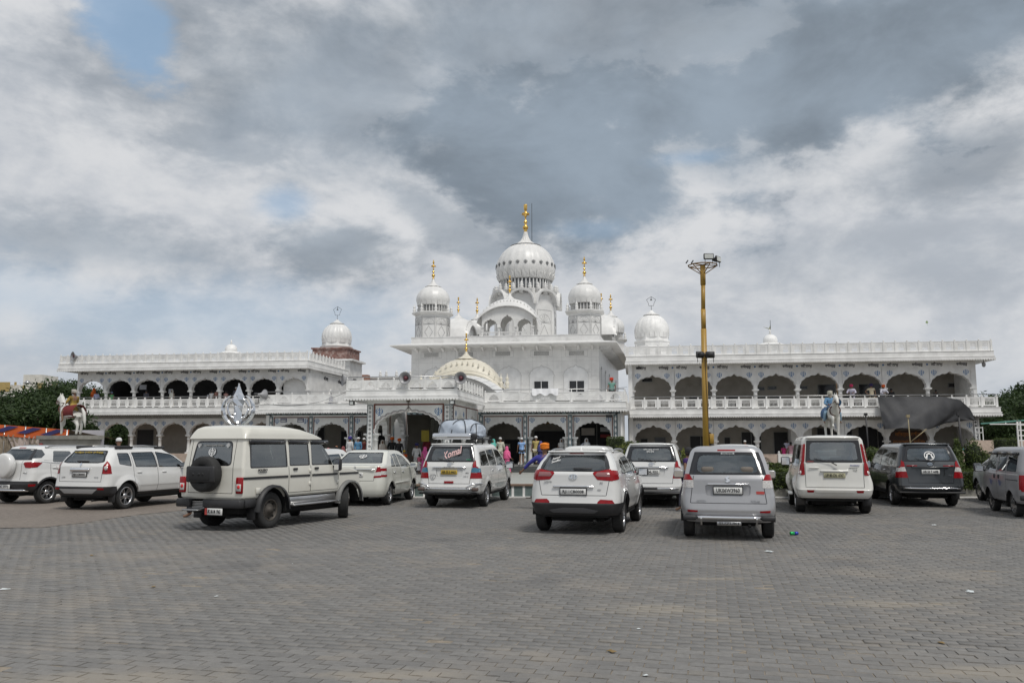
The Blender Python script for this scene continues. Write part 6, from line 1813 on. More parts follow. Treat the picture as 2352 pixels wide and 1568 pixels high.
# ---- tall white off-roader
def scorpio():
 W, H, wb, ro, fo = 1.82, 1.94, 2.68, .93, .82
 rows = suv_rows(W, H, wb, ro, fo, 1.08, 1.14, lean=.16, tumble=.10, cowl=2.35, wst=1.75, rr=.12, bot=.46)
 rows = [(r[0],)+r[1:3]+(r[3]-(.04 if r[0] > .9 else 0),)+r[4:] for r in rows]
 c = Car('off_roader', 'tall cream-white off-roader with ladder-like red lamps up both rear pillars', 'car', W, H, wb, ro, fo, rows, tyre=.37, arch=.46, belt=1.08, sill=.42, paint=M('warm_white_paint', (.70, .69, .65), .3, var=.03, coat=.7, dirt=(.5, .45, .36), dirt_amt=.3))
 c.cowl, c.ws_top = 2.35, 1.75; c.flare = .05
 c.region('rear_window', 'rear', [(-.56, 1.33), (.56, 1.33), (.52, 1.76), (-.52, 1.76)], cglass, r=.08, off=-.006)
 c.region('window_trim', 'rear', [(-.665, 1.265), (.665, 1.265), (.61, 1.81), (-.61, 1.81)], trimb, r=.03)
 c.region('brake_light', 'rear', [(-.22, 1.865), (.22, 1.865), (.2, 1.888), (-.2, 1.888)], redl)
 for sx in (-1, 1):
  c.region('tail_light', 'rear', [(sx*.68, .96), (sx*.96, .96), (sx*.96, 1.27), (sx*.69, 1.27)], redl, r=.03, off=.012)
  c.region('tail_light', 'rear', [(sx*.68, 1.27), (sx*.96, 1.27), (sx*.96, 1.72), (sx*.635, 1.72)], redl, off=.01)
  c.region('reflector', 'rear', [(sx*.50, .54), (sx*.64, .54), (sx*.66, .60), (sx*.48, .60)], redl, off=.006)
 c.region('tail_light', 'side', [(-1, .98), (-.78, .98), (-.80, 1.72), (-1, 1.72)], redl, off=.01)
 c.region('body', 'rear', [(-.66, .66), (.66, .66), (.66, .672), (-.66, .672)], trimb, off=-.008)
 for sx in (-1, 1): c.region('body', 'rear', [(sx*.665, .66), (sx*.677, .66), (sx*.677, 1.25), (sx*.665, 1.25)], trimb, off=-.008)
 c.region('body', 'rear', [(-.46, .545), (.46, .545), (.46, .64), (-.46, .64)], c.paint, off=.02)
 for P in ([(-.70, 1.22), (.10, 1.22), (.10, 1.70), (-.66, 1.70)], [(.18, 1.22), (1.0, 1.22), (1.0, 1.72), (.18, 1.72)], [(1.08, 1.22), (2.2, 1.20), (1.8, 1.70), (1.08, 1.72)]):
  c.region('side_window', 'side', P, dglass, r=.04, off=-.005)
 c.region('windscreen', 'front', [(-.68, 1.24), (.68, 1.24), (.6, 1.8), (-.6, 1.8)], cglass, r=.06, off=-.005)
 c.door_gaps((.14, 1.04, 2.1), .55, 1.2)
 c.make().wheels('alloy', .23).mirror(1.22, 2.0, plastic, w=.24, h=.22).handles(((.35, 1.1), (1.25, 1.1)))
 c.interior(rear_y=.1)
 c.plate('UP 80 CN  4747', .955, .5, .12, m=M('aged_plate', (.42, .40, .26), .5))
 b = MB(); b.rbox(-.33, .33, -.035, .01, -.03, .03, .02, 1); c.on_rear('number_plate_lamp_bar', b, 0, 1.06, c.paint, .01)
 b = MB(); b.rbox(-.12, .12, -.02, 0, -.016, .016, .01, 1); c.on_rear('tailgate_handle', b, -.47, 1.14, c.paint, .012)
 b = MB(); n = 16; b.ring([(.055*cos(2*pi*i/n), .03*sin(2*pi*i/n)) for i in range(n)], [(.035*cos(2*pi*i/n), .016*sin(2*pi*i/n)) for i in range(n)], -.012, 0); b.prism([(-.03, -.03), (.0, .03), (.03, -.03), (.0, -.01)][::-1], -.01, 0); c.on_rear('badge', b, .02, 1.10, dullsteel, .012)
 for sx in (-1, 1):
  lens = MB(); lens.X = Matrix.Rotation(R(90), 4, 'X'); lens.lathe([(.055, 0), (.05, .012), (.02, .018), (.001, .02)], 14, cap=False); c.on_rear('reversing_light', lens, sx*.76, 1.02, whl, -.02)
  for k in range(13):
   z = 1.30+k*.032; b = MB(); b.rbox(-.05, .05, -.012, .0, -.008, .008, .004, 1); c.on_rear('lamp_rib', b, sx*(.735-(z-1.3)*.12), z, redl, -.012)
 c.text('SCORPIO', .48, 1.20, .03, M('blue_sticker', (.08, .1, .35), .5), .22); c.text('mHAWK', .44, 1.14, .022, platec, .2); c.text('VLX', .48, 1.08, .022, platec, .1)
 c.text('AIRBAG', -.55, 1.29, .03, M('sticker_red', (.45, .06, .05), .4), .16, .02)
 b = MB(); b.tube([(-.12, -.02, .08), (.06, -.03, -.02)], [.006, .014], 5); b.tube([(-.45, -.01, .15), (.0, -.03, .03)], .008, 4); c.on_rear('wiper', b, .0, 1.22, plastic, .02)
 b = MB(); b.rbox(-.62, .62, -.12, .16, -.025, .02, .02, 1); b.build('roof_spoiler', c.paint, c.root, (0, c.rear_y(1.84)+.06, 1.875))
 for sx in (-1, 1):
  b = MB(); b.rbox(sx*.84, sx*1.0, .5, wb-.5, .40, .45, .02, 1); b.build('side_step', c.paint, c.root)
 c.flaps(); c.place((7.44, 21.5), (8.82, 21.2), 15.)
scorpio()

# ---- cream jeep-like wagon with a raised roof
def bolero():
 W, H, wb, ro, fo = 1.68, 1.99, 2.72, .86, .62
 h = W/2; b0 = -ro; F_ = wb+fo
 rows = [(.62, b0+.03, F_-.1, h-.05, .05, .1), (.66, b0, F_-.04, h-.01, .06, .12), (.8, b0, F_, h, .06, .14), (.98, b0, F_-.01, h, .06, .16), (1.08, b0+.005, F_-.08, h-.0, .06, .2), (1.15, b0+.01, F_-.35, h-.005, .06, .2),
   (1.2, b0+.012, 2.28, h-.01, .06, .1), (1.26, b0+.015, 2.20, h-.02, .06, .08), (1.55, b0+.07, 1.98, h-.06, .06, .08), (1.80, b0+.12, 1.78, h-.10, .06, .08), (1.82, b0+.09, 1.82, h-.07, .07, .1), (1.85, b0+.1, 1.78, h-.075, .08, .1), (1.94, b0+.14, 1.55, h-.09, .12, .2), (2.03, b0+.19, 1.15, h-.14, .15, .2), (2.08, b0+.27, .8, h-.24, .18, .2), (2.105, b0+.5, .5, h-.45, .16, .16), (2.11, b0+.7, .3, .06, .05, .05)]
 c = Car('jeep_wagon', 'cream high-roofed jeep wagon with a black spare wheel on its rear door', 'car', W, H, wb, ro, fo, rows, tyre=.37, arch=.46, belt=1.12, sill=.5, paint=paint_c, cam=(.0, .06))
 c.cowl, c.ws_top = 2.25, 1.8; c.flare = .0
 c.region('rear_window', 'rear', [(-.54, 1.31), (.46, 1.31), (.40, 1.75), (-.48, 1.75)], cglass, r=.1, off=-.006)
 c.region('window_trim', 'rear', [(-.57, 1.28), (.49, 1.28), (.43, 1.78), (-.51, 1.78)], trimb, r=.1)
 for x in (-.60, .545): c.region('body', 'rear', [(x, .74), (x+.012, .74), (x-.03+.012, 1.8), (x-.03, 1.8)], trimb, off=-.006)
 c.region('body', 'rear', [(-.6, .735), (.55, .735), (.55, .747), (-.6, .747)], trimb, off=-.006)
 for P in ([(-.62, 1.26), (.46, 1.26), (.46, 1.74), (-.56, 1.74)], [(.58, 1.28), (1.22, 1.28), (1.22, 1.74), (.58, 1.74)], [(1.34, 1.28), (2.06, 1.28), (1.84, 1.70), (1.34, 1.73)]):
  c.region('side_window', 'side', P, dglass, r=.04, off=-.006)
  xs = [p[0] for p in P]; c.region('window_trim', 'side', [(min(xs)-.03, P[0][1]-.03), (max(xs)+.03, P[0][1]-.03), (max(xs)+(.03 if P[2][0] > 2 or P[2][0] == P[1][0] else -.18), P[2][1]+.03), (min(xs)+.0, P[3][1]+.03)], trimb, r=.04)
 c.region('windscreen', 'front', [(-.68, 1.3), (.68, 1.3), (.64, 1.76), (-.64, 1.76)], cglass, r=.04, off=-.005)
 for y0, y1 in ((.52, 1.27), (1.27, 2.3)): 
  for y in (y0, y1): c.region('body', 'side', [(y-.007, .70), (y+.007, .70), (y+.007, 1.26), (y-.007, 1.26)], trimb, off=-.006)
  c.region('body', 'side', [(y0, .69), (y1, .69), (y1, .702), (y0, .702)], trimb, off=-.006)
 for y0, y1 in ((-.84, .48), (.56, 1.23), (1.31, 2.26), (2.34, 3.2)): c.region('rubbing_strip', 'side', [(y0, 1.015), (y1, 1.015), (y1, 1.06), (y0, 1.06)], plastic, off=.012)
 c.make().wheels('steel', .23, steer=R(34)).interior(rear_y=.2).mirror(1.22, 2.12, plastic, w=.16, h=.26, arm=.1)
 for y in (.72, 1.46):
  for sx in (-1, 1): b = MB(); b.rbox(sx*.83, sx*.865, y-.07, y+.07, 1.16, 1.21, .012, 1); b.build('door_handle', plastic, c.root)
 for y in (1.24, 2.27):
  for z in (.86, 1.14):
   for sx in (-1, 1): b = MB(); b.rbox(sx*.83, sx*.86, y-.05, y+.03, z-.045, z+.045, .02, 1); b.build('hinge', paint_c, c.root)
 c.spare(-.04, 1.12, .355, .22)
 b = MB(); yy = -ro-.27
 b.rbox(-.40, .32, yy-.02, yy+.05, .96, 1.28, .04, 2); b.build('wheel_cover_band', plastic, c.root)
 b = MB(); b.rbox(-.30, .22, yy-.035, yy-.01, 1.0, 1.22, .05, 2)
 b.X = Matrix.Translation((-.04, yy-.03, 1.12)) @ Matrix.Rotation(R(90), 4, 'X')
 for x in (-.15, .0, .1): b.lathe([(.035, 0), (.03, .01)], 10, (x, 0, 0))
 b.X = None; b.build('wheel_cover_hub', M('dark_plastic', (.015, .015, .016), .6), c.root)
 for sx in (-1, 1):
  t = MB(); t.rbox(-.085, .085, -.03, .02, -.16, .16, .015, 1); tl = c.on_rear('tail_light', t, sx*.735, .90, redl, .0)
  g = MB(); g.rbox(-.06, .06, -.036, -.028, -.11, .03, .01, 1); obj('lamp_lens', g.mesh('lamp_lens', whl), tl)
  l2 = MB(); l2.X = Matrix.Rotation(R(90), 4, 'X'); l2.lathe([(.04, .036), (.03, .045), (.001, .048)], 12, (0, 0, 0), cap=False); obj('lit_lamp', l2.mesh('lamp_lens', M('bright_red_lens', (.7, .02, .02), .1, coat=1.)), tl, (0, 0, -.03))
 b = MB(); b.rbox(-.82, -.46, -ro-.10, -ro+.08, .46, .62, .02, 1); b.build('rear_bumper', plastic, c.root)
 b = MB(); b.rbox(-.12, .84, -ro-.10, -ro+.08, .46, .62, .02, 1); b.rbox(.74, .84, -ro, -.46, .46, .62, .02, 1); b.build('rear_bumper', plastic, c.root)
 b = MB()
 for k in range(5): b.box(-.44, -.12, -ro-.03, -ro-.01, .44+k*.03, .455+k*.03)
 b.rbox(-.50, -.08, -ro-.26, -ro-.02, .40, .43, .012, 1); b.build('rear_step', dullsteel, c.root)
 c.plate('UK 06 M 1965', .385, .42, .13, x=.20, y=-ro-.1, out=.0, ch=.6)
 b = MB(); b.box(-.03, .03, -.0, .004, -.065, .065); b.build('plate_end', M('sticker_red', (.45, .06, .05), .4), c.root, (.0, -ro-.108, .385))
 # side fittings
 for sx in (-1, 1):
  b = MB(); b.rbox(sx*.80, sx*1.0, .52, 2.2, .42, .46, .015, 1); b.rbox(sx*.80, sx*.84, .52, 2.2, .46, .6, .01, 1); b.build('side_step', dullsteel, c.root)
  for yw in (0, wb):
   b = MB(); n = 12; ym = -1
   pts = [(yw+.50*cos(pi*k/n), .37+.52*sin(pi*k/n)) for k in range(n+1)]
   vs = [(sx*(h-.03), p[0], p[1]) for p in pts]+[(sx*(h+.09), p[0], p[1]-.01) for p in pts]+[(sx*(h+.09), yw+(p[0]-yw)*.9, .37+(p[1]-.37)*.9) for p in pts]
   m_ = n+1
   b.add(vs, [(i, i+1, m_+i+1, m_+i) for i in range(n)]+[(m_+i, m_+i+1, 2*m_+i+1, 2*m_+i) for i in range(n)], True); b.build('wheel_arch_flare', plastic if yw == 0 else M('grey_flare', (.16, .16, .155), .5), c.root)
 for sx in (-1, 1):
  for y0, y1 in ((-.66, .46), (.56, 1.24), (1.32, 1.96)):
   b = MB(); b.rbox(sx*.735, sx*.79, y0, y1, 1.715, 1.80, .02, 1); b.build('rain_visor', trimb, c.root)
 b = MB(); b.rbox(-.60, .56, -ro-.015, -ro+.04, 1.85, 1.855, .002, 1)
 for x, z, s in ((-.42, 1.69, .1), (.33, 1.69, .1), (-.06, 1.55, .21)): c.on_rear('sticker', khanda_sticker(white2), x, z, None, .016, s)
 c.text('Gurdwara Guru Ka Tal Agra', -.05, 1.69, .045, M('grey_sticker', (.35, .35, .34), .5), .50, .016, .1)
 o = text_mesh('BOLERO', .3, platec, .004, 'CENTER', 0, .008); q = obj('lettering', o, c.root, (.845, -.32, 1.19), (R(90), 0, R(90))); q.scale = (.25, .2, 1)
 for z in (1.165,): b = MB(); b.box(.84, .846, -.42, -.2, z-.02, z-.008); b.build('sticker', platec, c.root)
 b = MB(); b.rbox(.835, .85, -.5, -.36, .72, .84, .01, 1); b.build('fuel_flap', paint_c, c.root)
 c.flaps(h=.3); c.place((-6.39, 17.9), (-5.04, 17.39), 23.5)
bolero()

# ---- white off-roader left with wrap-around rails
def duster():
 W, H, wb, ro, fo = 1.80, 1.64, 2.67, .79, .85
 c = Car('crossover_car', 'white crossover with black and silver roof rails, upright red lamps and plate RJ11CB0005', 'car', W, H, wb, ro, fo, suv_rows(W, H, wb, ro, fo, 1.02, 1.06, lean=.36, tumble=.18, cowl=2.6, wst=1.75, rr=.2, bot=.44), tyre=.35, arch=.42, belt=1.02, sill=.32, paint=paint_w)
 c.cowl, c.ws_top = 2.6, 1.75; c.flare = .05
 c.region('rear_window', 'rear', [(-.60, 1.25), (.60, 1.25), (.50, 1.53), (-.50, 1.53)], cglass, r=.06, off=-.006)
 c.region('window_trim', 'rear', [(-.66, 1.25), (-.5, 1.22), (.5, 1.22), (.66, 1.25), (.54, 1.55), (-.54, 1.55)], trimb, r=.04)
 c.sym('tail_light', 'rear', [(.68, .95), (.98, .93), (.98, 1.27), (.70, 1.27)], redl, off=.01)
 c.region('tail_light', 'side', [(-.9, .93), (-.56, .95), (-.58, 1.27), (-.9, 1.27)], redl, off=.01)
 c.sym('reflector', 'rear', [(.6, .54), (.76, .54), (.76, .585), (.6, .585)], redl, off=.01)
 c.region('skid_plate', 'rear', [(-.60, .56), (.60, .56), (.42, .44), (-.46, .44)], M('silver_plastic', (.4, .4, .4), .4), off=.014)
 c.region('lower_bumper', 'rear', [(-.98, .2), (.98, .2), (.98, .62), (-.98, .62)], plastic, off=.006)
 c.region('lower_bumper', 'side', [(-.9, .2), (-.3, .2), (-.42, .62), (-.9, .62)], plastic, off=.006)
 c.region('body', 'side', [(.40, .2), (wb-.40, .2), (wb-.40, .44), (.40, .44)], plastic, off=.008)
 c.region('body', 'rear', [(-.66, .74), (.66, .74), (.66, .752), (-.66, .752)], trimb, off=-.006)
 for sx in (-1, 1): c.region('body', 'rear', [(sx*.65, .75), (sx*.662, .75), (sx*.69, 1.2), (sx*.678, 1.2)], trimb, off=-.006)
 for P in ([(-.26, 1.20), (.16, 1.14), (.16, 1.47), (-.24, 1.47)], [(.34, 1.12), (1.15, 1.10), (1.13, 1.49), (.30, 1.48)], [(1.26, 1.10), (2.45, 1.07), (1.85, 1.42), (1.26, 1.49)]):
  c.region('side_window', 'side', P, cglass, r=.05, off=-.005)
  xs = sorted(p[0] for p in P); cx = sum(p[0] for p in P)/4; cz = sum(p[1] for p in P)/4
  c.region('window_trim', 'side', [(cx+(p[0]-cx)*1.06, cz+(p[1]-cz)*1.10) for p in P], trimb, r=.05)
 c.region('windscreen', 'front', [(-.68, 1.12), (.68, 1.12), (.58, 1.5), (-.58, 1.5)], cglass, r=.06, off=-.005)
 c.door_gaps((.25, 1.2), .46, 1.5, -.02); c.door_gaps((2.4,), .46, 1.0)
 c.make().wheels('alloy', .22).interior(rear_y=.15).mirror(1.08, 2.2).handles(((.45, .96), (1.45, .95)))
 c.plate('RJ11CB0005', .93, .44, .11, m=M('grey_plate', (.5, .5, .49), .4), frame=platec)
 b = MB(); b.rbox(-.31, .31, -.03, .01, -.05, .05, .03, 2); c.on_rear('chrome_strip', b, 0, 1.06, chrome, .01)
 b = MB(); b.prism([(0, .06), (.035, 0), (0, -.06), (-.035, 0)][::-1], -.012, 0); c.on_rear('badge', b, 0, 1.185, chrome)
 c.text('DUSTER', -.52, .86, .022, dullsteel, .12); c.text('85 PS', .52, .86, .022, dullsteel, .12)
 yl = M('yellow_sticker', (.5, .36, .05), .5)
 c.text('\u0a38\u0a24\u0a3f\u0a17\u0a41\u0a30 \u0a38\u0a3e\u0a3f\u0a39\u0a2c \u0a35\u0a3e\u0a3f\u0a39\u0a17\u0a41\u0a30\u0a42', .0, 1.50, .06, yl, .92, .016, 0, .004)
 for sx in (-1, 1):
  b = MB(); x = sx*.62
  b.rbox(x-.03, x+.03, -.25, .42, H-.05, H+.04, .03, 2); b.rbox(x-.03, x+.03, 1.3, 1.72, H-.05, H+.02, .03, 2)
  b.cur = 1; b.tube([(x, .3, H+.02), (x, .8, H+.035), (x, 1.4, H+.01)], .022, 7); b.build('roof_rail', [plastic, dullsteel], c.root)
 b = MB(); b.rbox(-.26, .12, -.02, .0, -.02, .02, .012, 1); c.on_rear('wiper', b, .1, 1.265, plastic, .02)
 for sx in (-1, 1):
  l2 = MB(); l2.X = Matrix.Rotation(R(90), 4, 'X'); l2.lathe([(.06, 0), (.05, .012), (.001, .016)], 14, cap=False); c.on_rear('reversing_light', l2, sx*.765, 1.1, whl, -.0)
 c.flaps(h=.36); c.place((-11.9, 22.79), (-10.38, 22.52), 15.5)
duster()

# ---- white compact with the covered spare wheel, cut by the left edge
def ecosport():
 W, H, wb, ro, fo = 1.77, 1.68, 2.52, .66, .82
 c = Car('crossover_car', 'white crossover with a white covered spare wheel, cut off by the left edge', 'car', W, H, wb, ro, fo, suv_rows(W, H, wb, ro, fo, 1.02, 1.10, lean=.40, tumble=.19, cowl=2.55, wst=1.6, rr=.2, bot=.42), tyre=.33, arch=.40, belt=1.05, sill=.32, paint=paint_w)
 c.cowl, c.ws_top = 2.55, 1.6; c.flare = .03
 c.region('rear_window', 'rear', [(-.64, 1.29), (.60, 1.29), (.52, 1.56), (-.54, 1.56)], dglass, r=.03, off=-.006)
 c.region('window_trim', 'rear', [(-.9, 1.26), (.9, 1.26), (.9, 1.58), (-.9, 1.58)], trimb)
 c.region('side_window', 'side', [(-.62, 1.30), (-.22, 1.32), (-.08, 1.42), (-.12, 1.56), (-.62, 1.60)], dglass, off=.001)
 c.region('brake_light', 'rear', [(-.14, 1.60), (.14, 1.60), (.14, 1.63), (-.14, 1.63)], redl)
 c.sym('tail_light', 'rear', [(.52, 1.17), (.60, 1.05), (.95, 1.02), (.95, 1.22), (.56, 1.20)], redl, off=.01)
 c.region('tail_light', 'side', [(-.8, 1.02), (-.38, 1.06), (-.22, 1.18), (-.35, 1.20), (-.8, 1.21)], redl, off=.01)
 c.region('lower_bumper', 'rear', [(-.98, .2), (.98, .2), (.98, .66), (-.98, .66)], plastic, off=.006)
 c.region('reflector', 'side', [(-.75, .50), (-.45, .52), (-.42, .58), (-.75, .58)], redl, off=.012)
 c.region('lower_bumper', 'side', [(-.9, .2), (-.3, .2), (-.38, .66), (-.9, .68)], plastic, off=.006)
 for yw in (0, wb):
  n = 12
  for k in range(n):
   a0, a1 = pi*k/n, pi*(k+1)/n; Ra, Rb = .3, .45
   c.region('body', 'side', [(yw+Ra*cos(a0), .33+Ra*sin(a0)), (yw+Rb*cos(a0), .33+Rb*sin(a0)), (yw+Rb*cos(a1), .33+Rb*sin(a1)), (yw+Ra*cos(a1), .33+Ra*sin(a1))], plastic, off=.006)
 c.region('body', 'rear', [(.44, .7), (.452, .7), (.462, 1.25), (.45, 1.25)], trimb, off=-.006)
 for P in ([(.12, 1.20), (.82, 1.17), (.80, 1.51), (.22, 1.52)], [(.92, 1.16), (2.3, 1.12), (1.7, 1.44), (.92, 1.51)]):
  c.region('side_window', 'side', P, cglass, r=.05, off=-.005)
 c.region('windscreen', 'front', [(-.66, 1.16), (.66, 1.16), (.56, 1.54), (-.56, 1.54)], cglass, r=.06, off=-.005)
 c.region('body', 'side', [(-.25, 1.215), (.9, 1.12), (1.5, 1.03), (-.25, 1.20)], dullsteel, off=.003)
 c.door_gaps((.05, .87), .46, 1.15)
 c.make().wheels('alloy', .2, spokes=7).interior(rear_y=.15).mirror(1.12, 2.1, paint_w).handles(((.2, 1.03), (1.1, 1.02)))
 c.spare(-.06, 1.10, .36, .2, paint_w)
 c.plate('DC 1972', .50, .5, .12, out=.05, x=-.1)
 c.bar('bumper_bar', -.8, .7, .40, .035, out=.1, bend=.15)
 c.rails(.62, .0, 1.6, H-.05); c.text('TITANIUM', .62, .9, .02, dullsteel, .16)
 q = obj('lettering', text_mesh('ECOSPORT', .3, dullsteel, .004), c.root, (c.prof(1.24, 3)*.985, .08, 1.235), (R(90), 0, R(90))); q.scale = (.3, .22, 1)
 c.text('FORD', .45, 1.55, .03, white2, .12, .016)
 c.place((-15.81+.65, 25.2), (-13.55, 24.46), 22.)
ecosport()

# ---- white saloon
def dzire():
 W, H, wb, ro, fo = 1.70, 1.555, 2.43, .79, .77
 h = W/2; b0 = -ro; F_ = wb+fo
 rows = [(.26, b0+.10, F_-.12, h-.10, .2, .3), (.32, b0+.04, F_-.05, h-.05, .22, .32), (.45, b0, F_, h-.01, .24, .34), (.62, b0+.0, F_, h, .24, .34), (.80, b0+.02, F_-.05, h-.003, .24, .36), (.93, b0+.03, F_-.3, h-.012, .24, .36),
   (1.06, b0+.03, 2.9, h-.03, .24, .3), (1.12, b0+.06, 2.55, h-.05, .22, .3), (1.155, b0+.34, 2.45, h-.07, .16, .26), (1.2, b0+.44, 2.38, h-.09, .14, .2), (1.36, b0+.72, 2.05, h-.16, .14, .18), (1.47, b0+.95, 1.8, h-.22, .14, .18), (1.51, b0+1.05, 1.68, h-.25, .14, .18), (1.545, b0+1.2, 1.5, h-.36, .16, .2), (1.556, b0+1.5, 1.2, .12, .08, .08)]
 c = Car('saloon_car', 'white saloon with a white emblem sticker on its rear window', 'car', W, H, wb, ro, fo, rows, tyre=.31, arch=.37, belt=.95, sill=.25, paint=M('pearl_car_paint', (.66, .66, .60), .3, coat=.8, var=.03))
 c.cowl, c.ws_top = 2.5, 1.7
 c.region('rear_window', 'rear', [(-.61, 1.20), (.61, 1.20), (.50, 1.47), (-.50, 1.47)], cglass, r=.04, off=-.006)
 c.region('window_trim', 'rear', [(-.66, 1.18), (.66, 1.18), (.53, 1.485), (-.53, 1.485)], trimb, r=.04)
 for sx in (-1, 1):
  c.region('tail_light', 'rear', [(sx*.58, .94), (sx*.95, .97), (sx*.95, 1.07), (sx*.64, 1.09)], redl, off=.008)
  c.region('indicator', 'rear', [(sx*.55, .84), (sx*.95, .87), (sx*.95, .97), (sx*.58, .94)], whl, off=.008)
  c.region('tail_light', 'rear', [(sx*.53, .79), (sx*.95, .81), (sx*.95, .87), (sx*.55, .84)], redl, off=.008)
 for z0, z1, m in ((.97, 1.05, redl), (.87, .97, whl), (.81, .87, redl)): c.region('tail_light', 'side', [(-.9, z0), (-.44+(z0-.8)*.1, z0), (-.44+(z1-.8)*.05, z1), (-.9, z1)], m, off=.008)
 c.region('body', 'rear', [(-.53, .70), (.53, .70), (.53, .712), (-.53, .712)], trimb, off=-.006)
 for sx in (-1, 1): c.region('body', 'rear', [(sx*.53, .70), (sx*.542, .70), (sx*.64, 1.1), (sx*.628, 1.1)], trimb, off=-.006)
 for P in ([(.05, 1.08), (.45, 1.07), (.52, 1.42), (.42, 1.40)], [(.50, 1.07), (.95, 1.06), (.95, 1.44), (.58, 1.43)], [(1.02, 1.06), (2.15, 1.03), (1.6, 1.36), (1.02, 1.44)]):
  c.region('side_window', 'side', P, dglass, r=.03, off=-.005)
 c.region('windscreen', 'front', [(-.64, 1.08), (.64, 1.08), (.52, 1.45), (-.52, 1.45)], cglass, r=.05, off=-.005)
 c.door_gaps((.12, .98, 1.95), .38, 1.04)
 c.make().wheels('alloy', .19, spokes=7).interior(dark=False, rear_y=.2).mirror(1.05, 1.95, c.paint).handles(((.3, .92), (1.2, .91)), chrome)
 c.plate('UP E0 8974', .875, .48, .11)
 b = MB(); b.rbox(-.58, .58, -.02, .01, -.015, .015, .01, 1); c.on_rear('chrome_strip', b, 0, 1.02, chrome, .01)
 c.on_rear('sticker', khanda_sticker(white2), 0, 1.37, None, .02, .26); c.text('SWIFT', .5, 1.10, .022, dullsteel, .15); c.text('SUZUKI', -.5, 1.10, .022, dullsteel, .13)
 b = MB(); b.prism([(-.03, .03), (.01, .05), (.035, .03), (-.03, -.0)][::-1], -.01, 0); b.prism([(.03, -.03), (-.01, -.05), (-.035, -.03), (.03, .0)][::-1], -.01, 0); c.on_rear('badge', b, 0, 1.09, chrome)
 b = MB(); b.tube([(0, .7, H-.02), (0, .6, H+.12)], .005, 4); b.build('aerial', blackm, c.root)
 for sx in (-1, 1): b = MB(); b.rbox(sx*(h-.01), sx*(h+.012), .2, 1.9, .58, .63, .01, 1); b.build('rubbing_strip', c.paint, c.root)
 c.flaps(); c.place((-3.6-.68, 24.1), None, 8.)
dzire()

# ---- simple shared body for the cars mostly hidden behind others
def hidden_car(name, label, paint, pos, yaw, W=1.7, H=1.62, wb=2.5, ro=.7, fo=.75, lean=.3, bot=.3, red_top=False, cowl=2.4, wst=1.5, mats=None):
 c = Car(name, label, 'car', W, H, wb, ro, fo, suv_rows(W, H, wb, ro, fo, .98, 1.03, lean=lean, tumble=.17, cowl=cowl, wst=wst, rr=.18, bot=bot), tyre=.32, arch=.38, belt=1.0, paint=paint)
 c.cowl, c.ws_top = cowl, wst
 c.region('rear_window', 'rear', [(-.58, 1.18), (.58, 1.18), (.5, H-.16), (-.5, H-.16)], cglass, r=.06, off=-.006)
 c.region('window_trim', 'rear', [(-.64, 1.14), (.64, 1.14), (.56, H-.12), (-.56, H-.12)], trimb, r=.05)
 if red_top: c.region('brake_light', 'rear', [(-.4, H-.08), (.4, H-.08), (.36, H-.045), (-.36, H-.045)], redl)
 c.sym('tail_light', 'rear', [(.62, .85), (.95, .85), (.95, 1.15), (.66, 1.15)], redl, off=.008)
 c.region('tail_light', 'side', [(-.9, .85), (-.45, .87), (-.47, 1.13), (-.9, 1.13)], redl, off=.008)
 for P in ([(.0, 1.12), (.9, 1.10), (.9, H-.16), (.15, H-.18)], [(.98, 1.10), (cowl-.2, 1.07), (wst+.12, H-.22), (.98, H-.16)]): c.region('side_window', 'side', P, cglass, r=.05, off=-.005)
 c.region('windscreen', 'front', [(-.64, 1.1), (.64, 1.1), (.55, H-.14), (-.55, H-.14)], cglass, r=.06, off=-.005)
 c.door_gaps((.05, .94, cowl-.25), .42, 1.04)
 c.make().wheels('cap', .19).interior(rear_y=.15).mirror(1.04, cowl-.4, plastic).handles(((.2, .92), (1.1, .91)))
 c.plate(' ', .75, .46, .11)
 c.place(pos, None, yaw); return c
hidden_car('hatchback_car', 'white hatchback standing beyond the bonnet of the cream jeep wagon', paint_w, (-5.9, 23.6), 14, H=1.6)
hidden_car('hatchback_car', 'white car beside the orange-turbaned man, almost hidden behind the crossover', paint_w, (2.12, 23.4), 11, H=1.68)
hidden_car('hatchback_car', 'white car behind the silver people carrier, its long red roof lamp showing over the roof', paint_w, (6.12, 23.0), 13, H=1.72, red_top=True)
hidden_car('hatchback_car', 'dark car standing at the kerb left of the tall cream-white off-roader', paint_g, (9.3, 24.0), 12, H=1.55)
hidden_car('hatchback_car', 'pale silver hatchback nose showing behind the grey van at the right edge', M('pale_silver_paint', (.55, .56, .58), .3, .3, coat=.8), (14.6, 23.3), 14, H=1.52, cowl=2.3, wst=1.2)

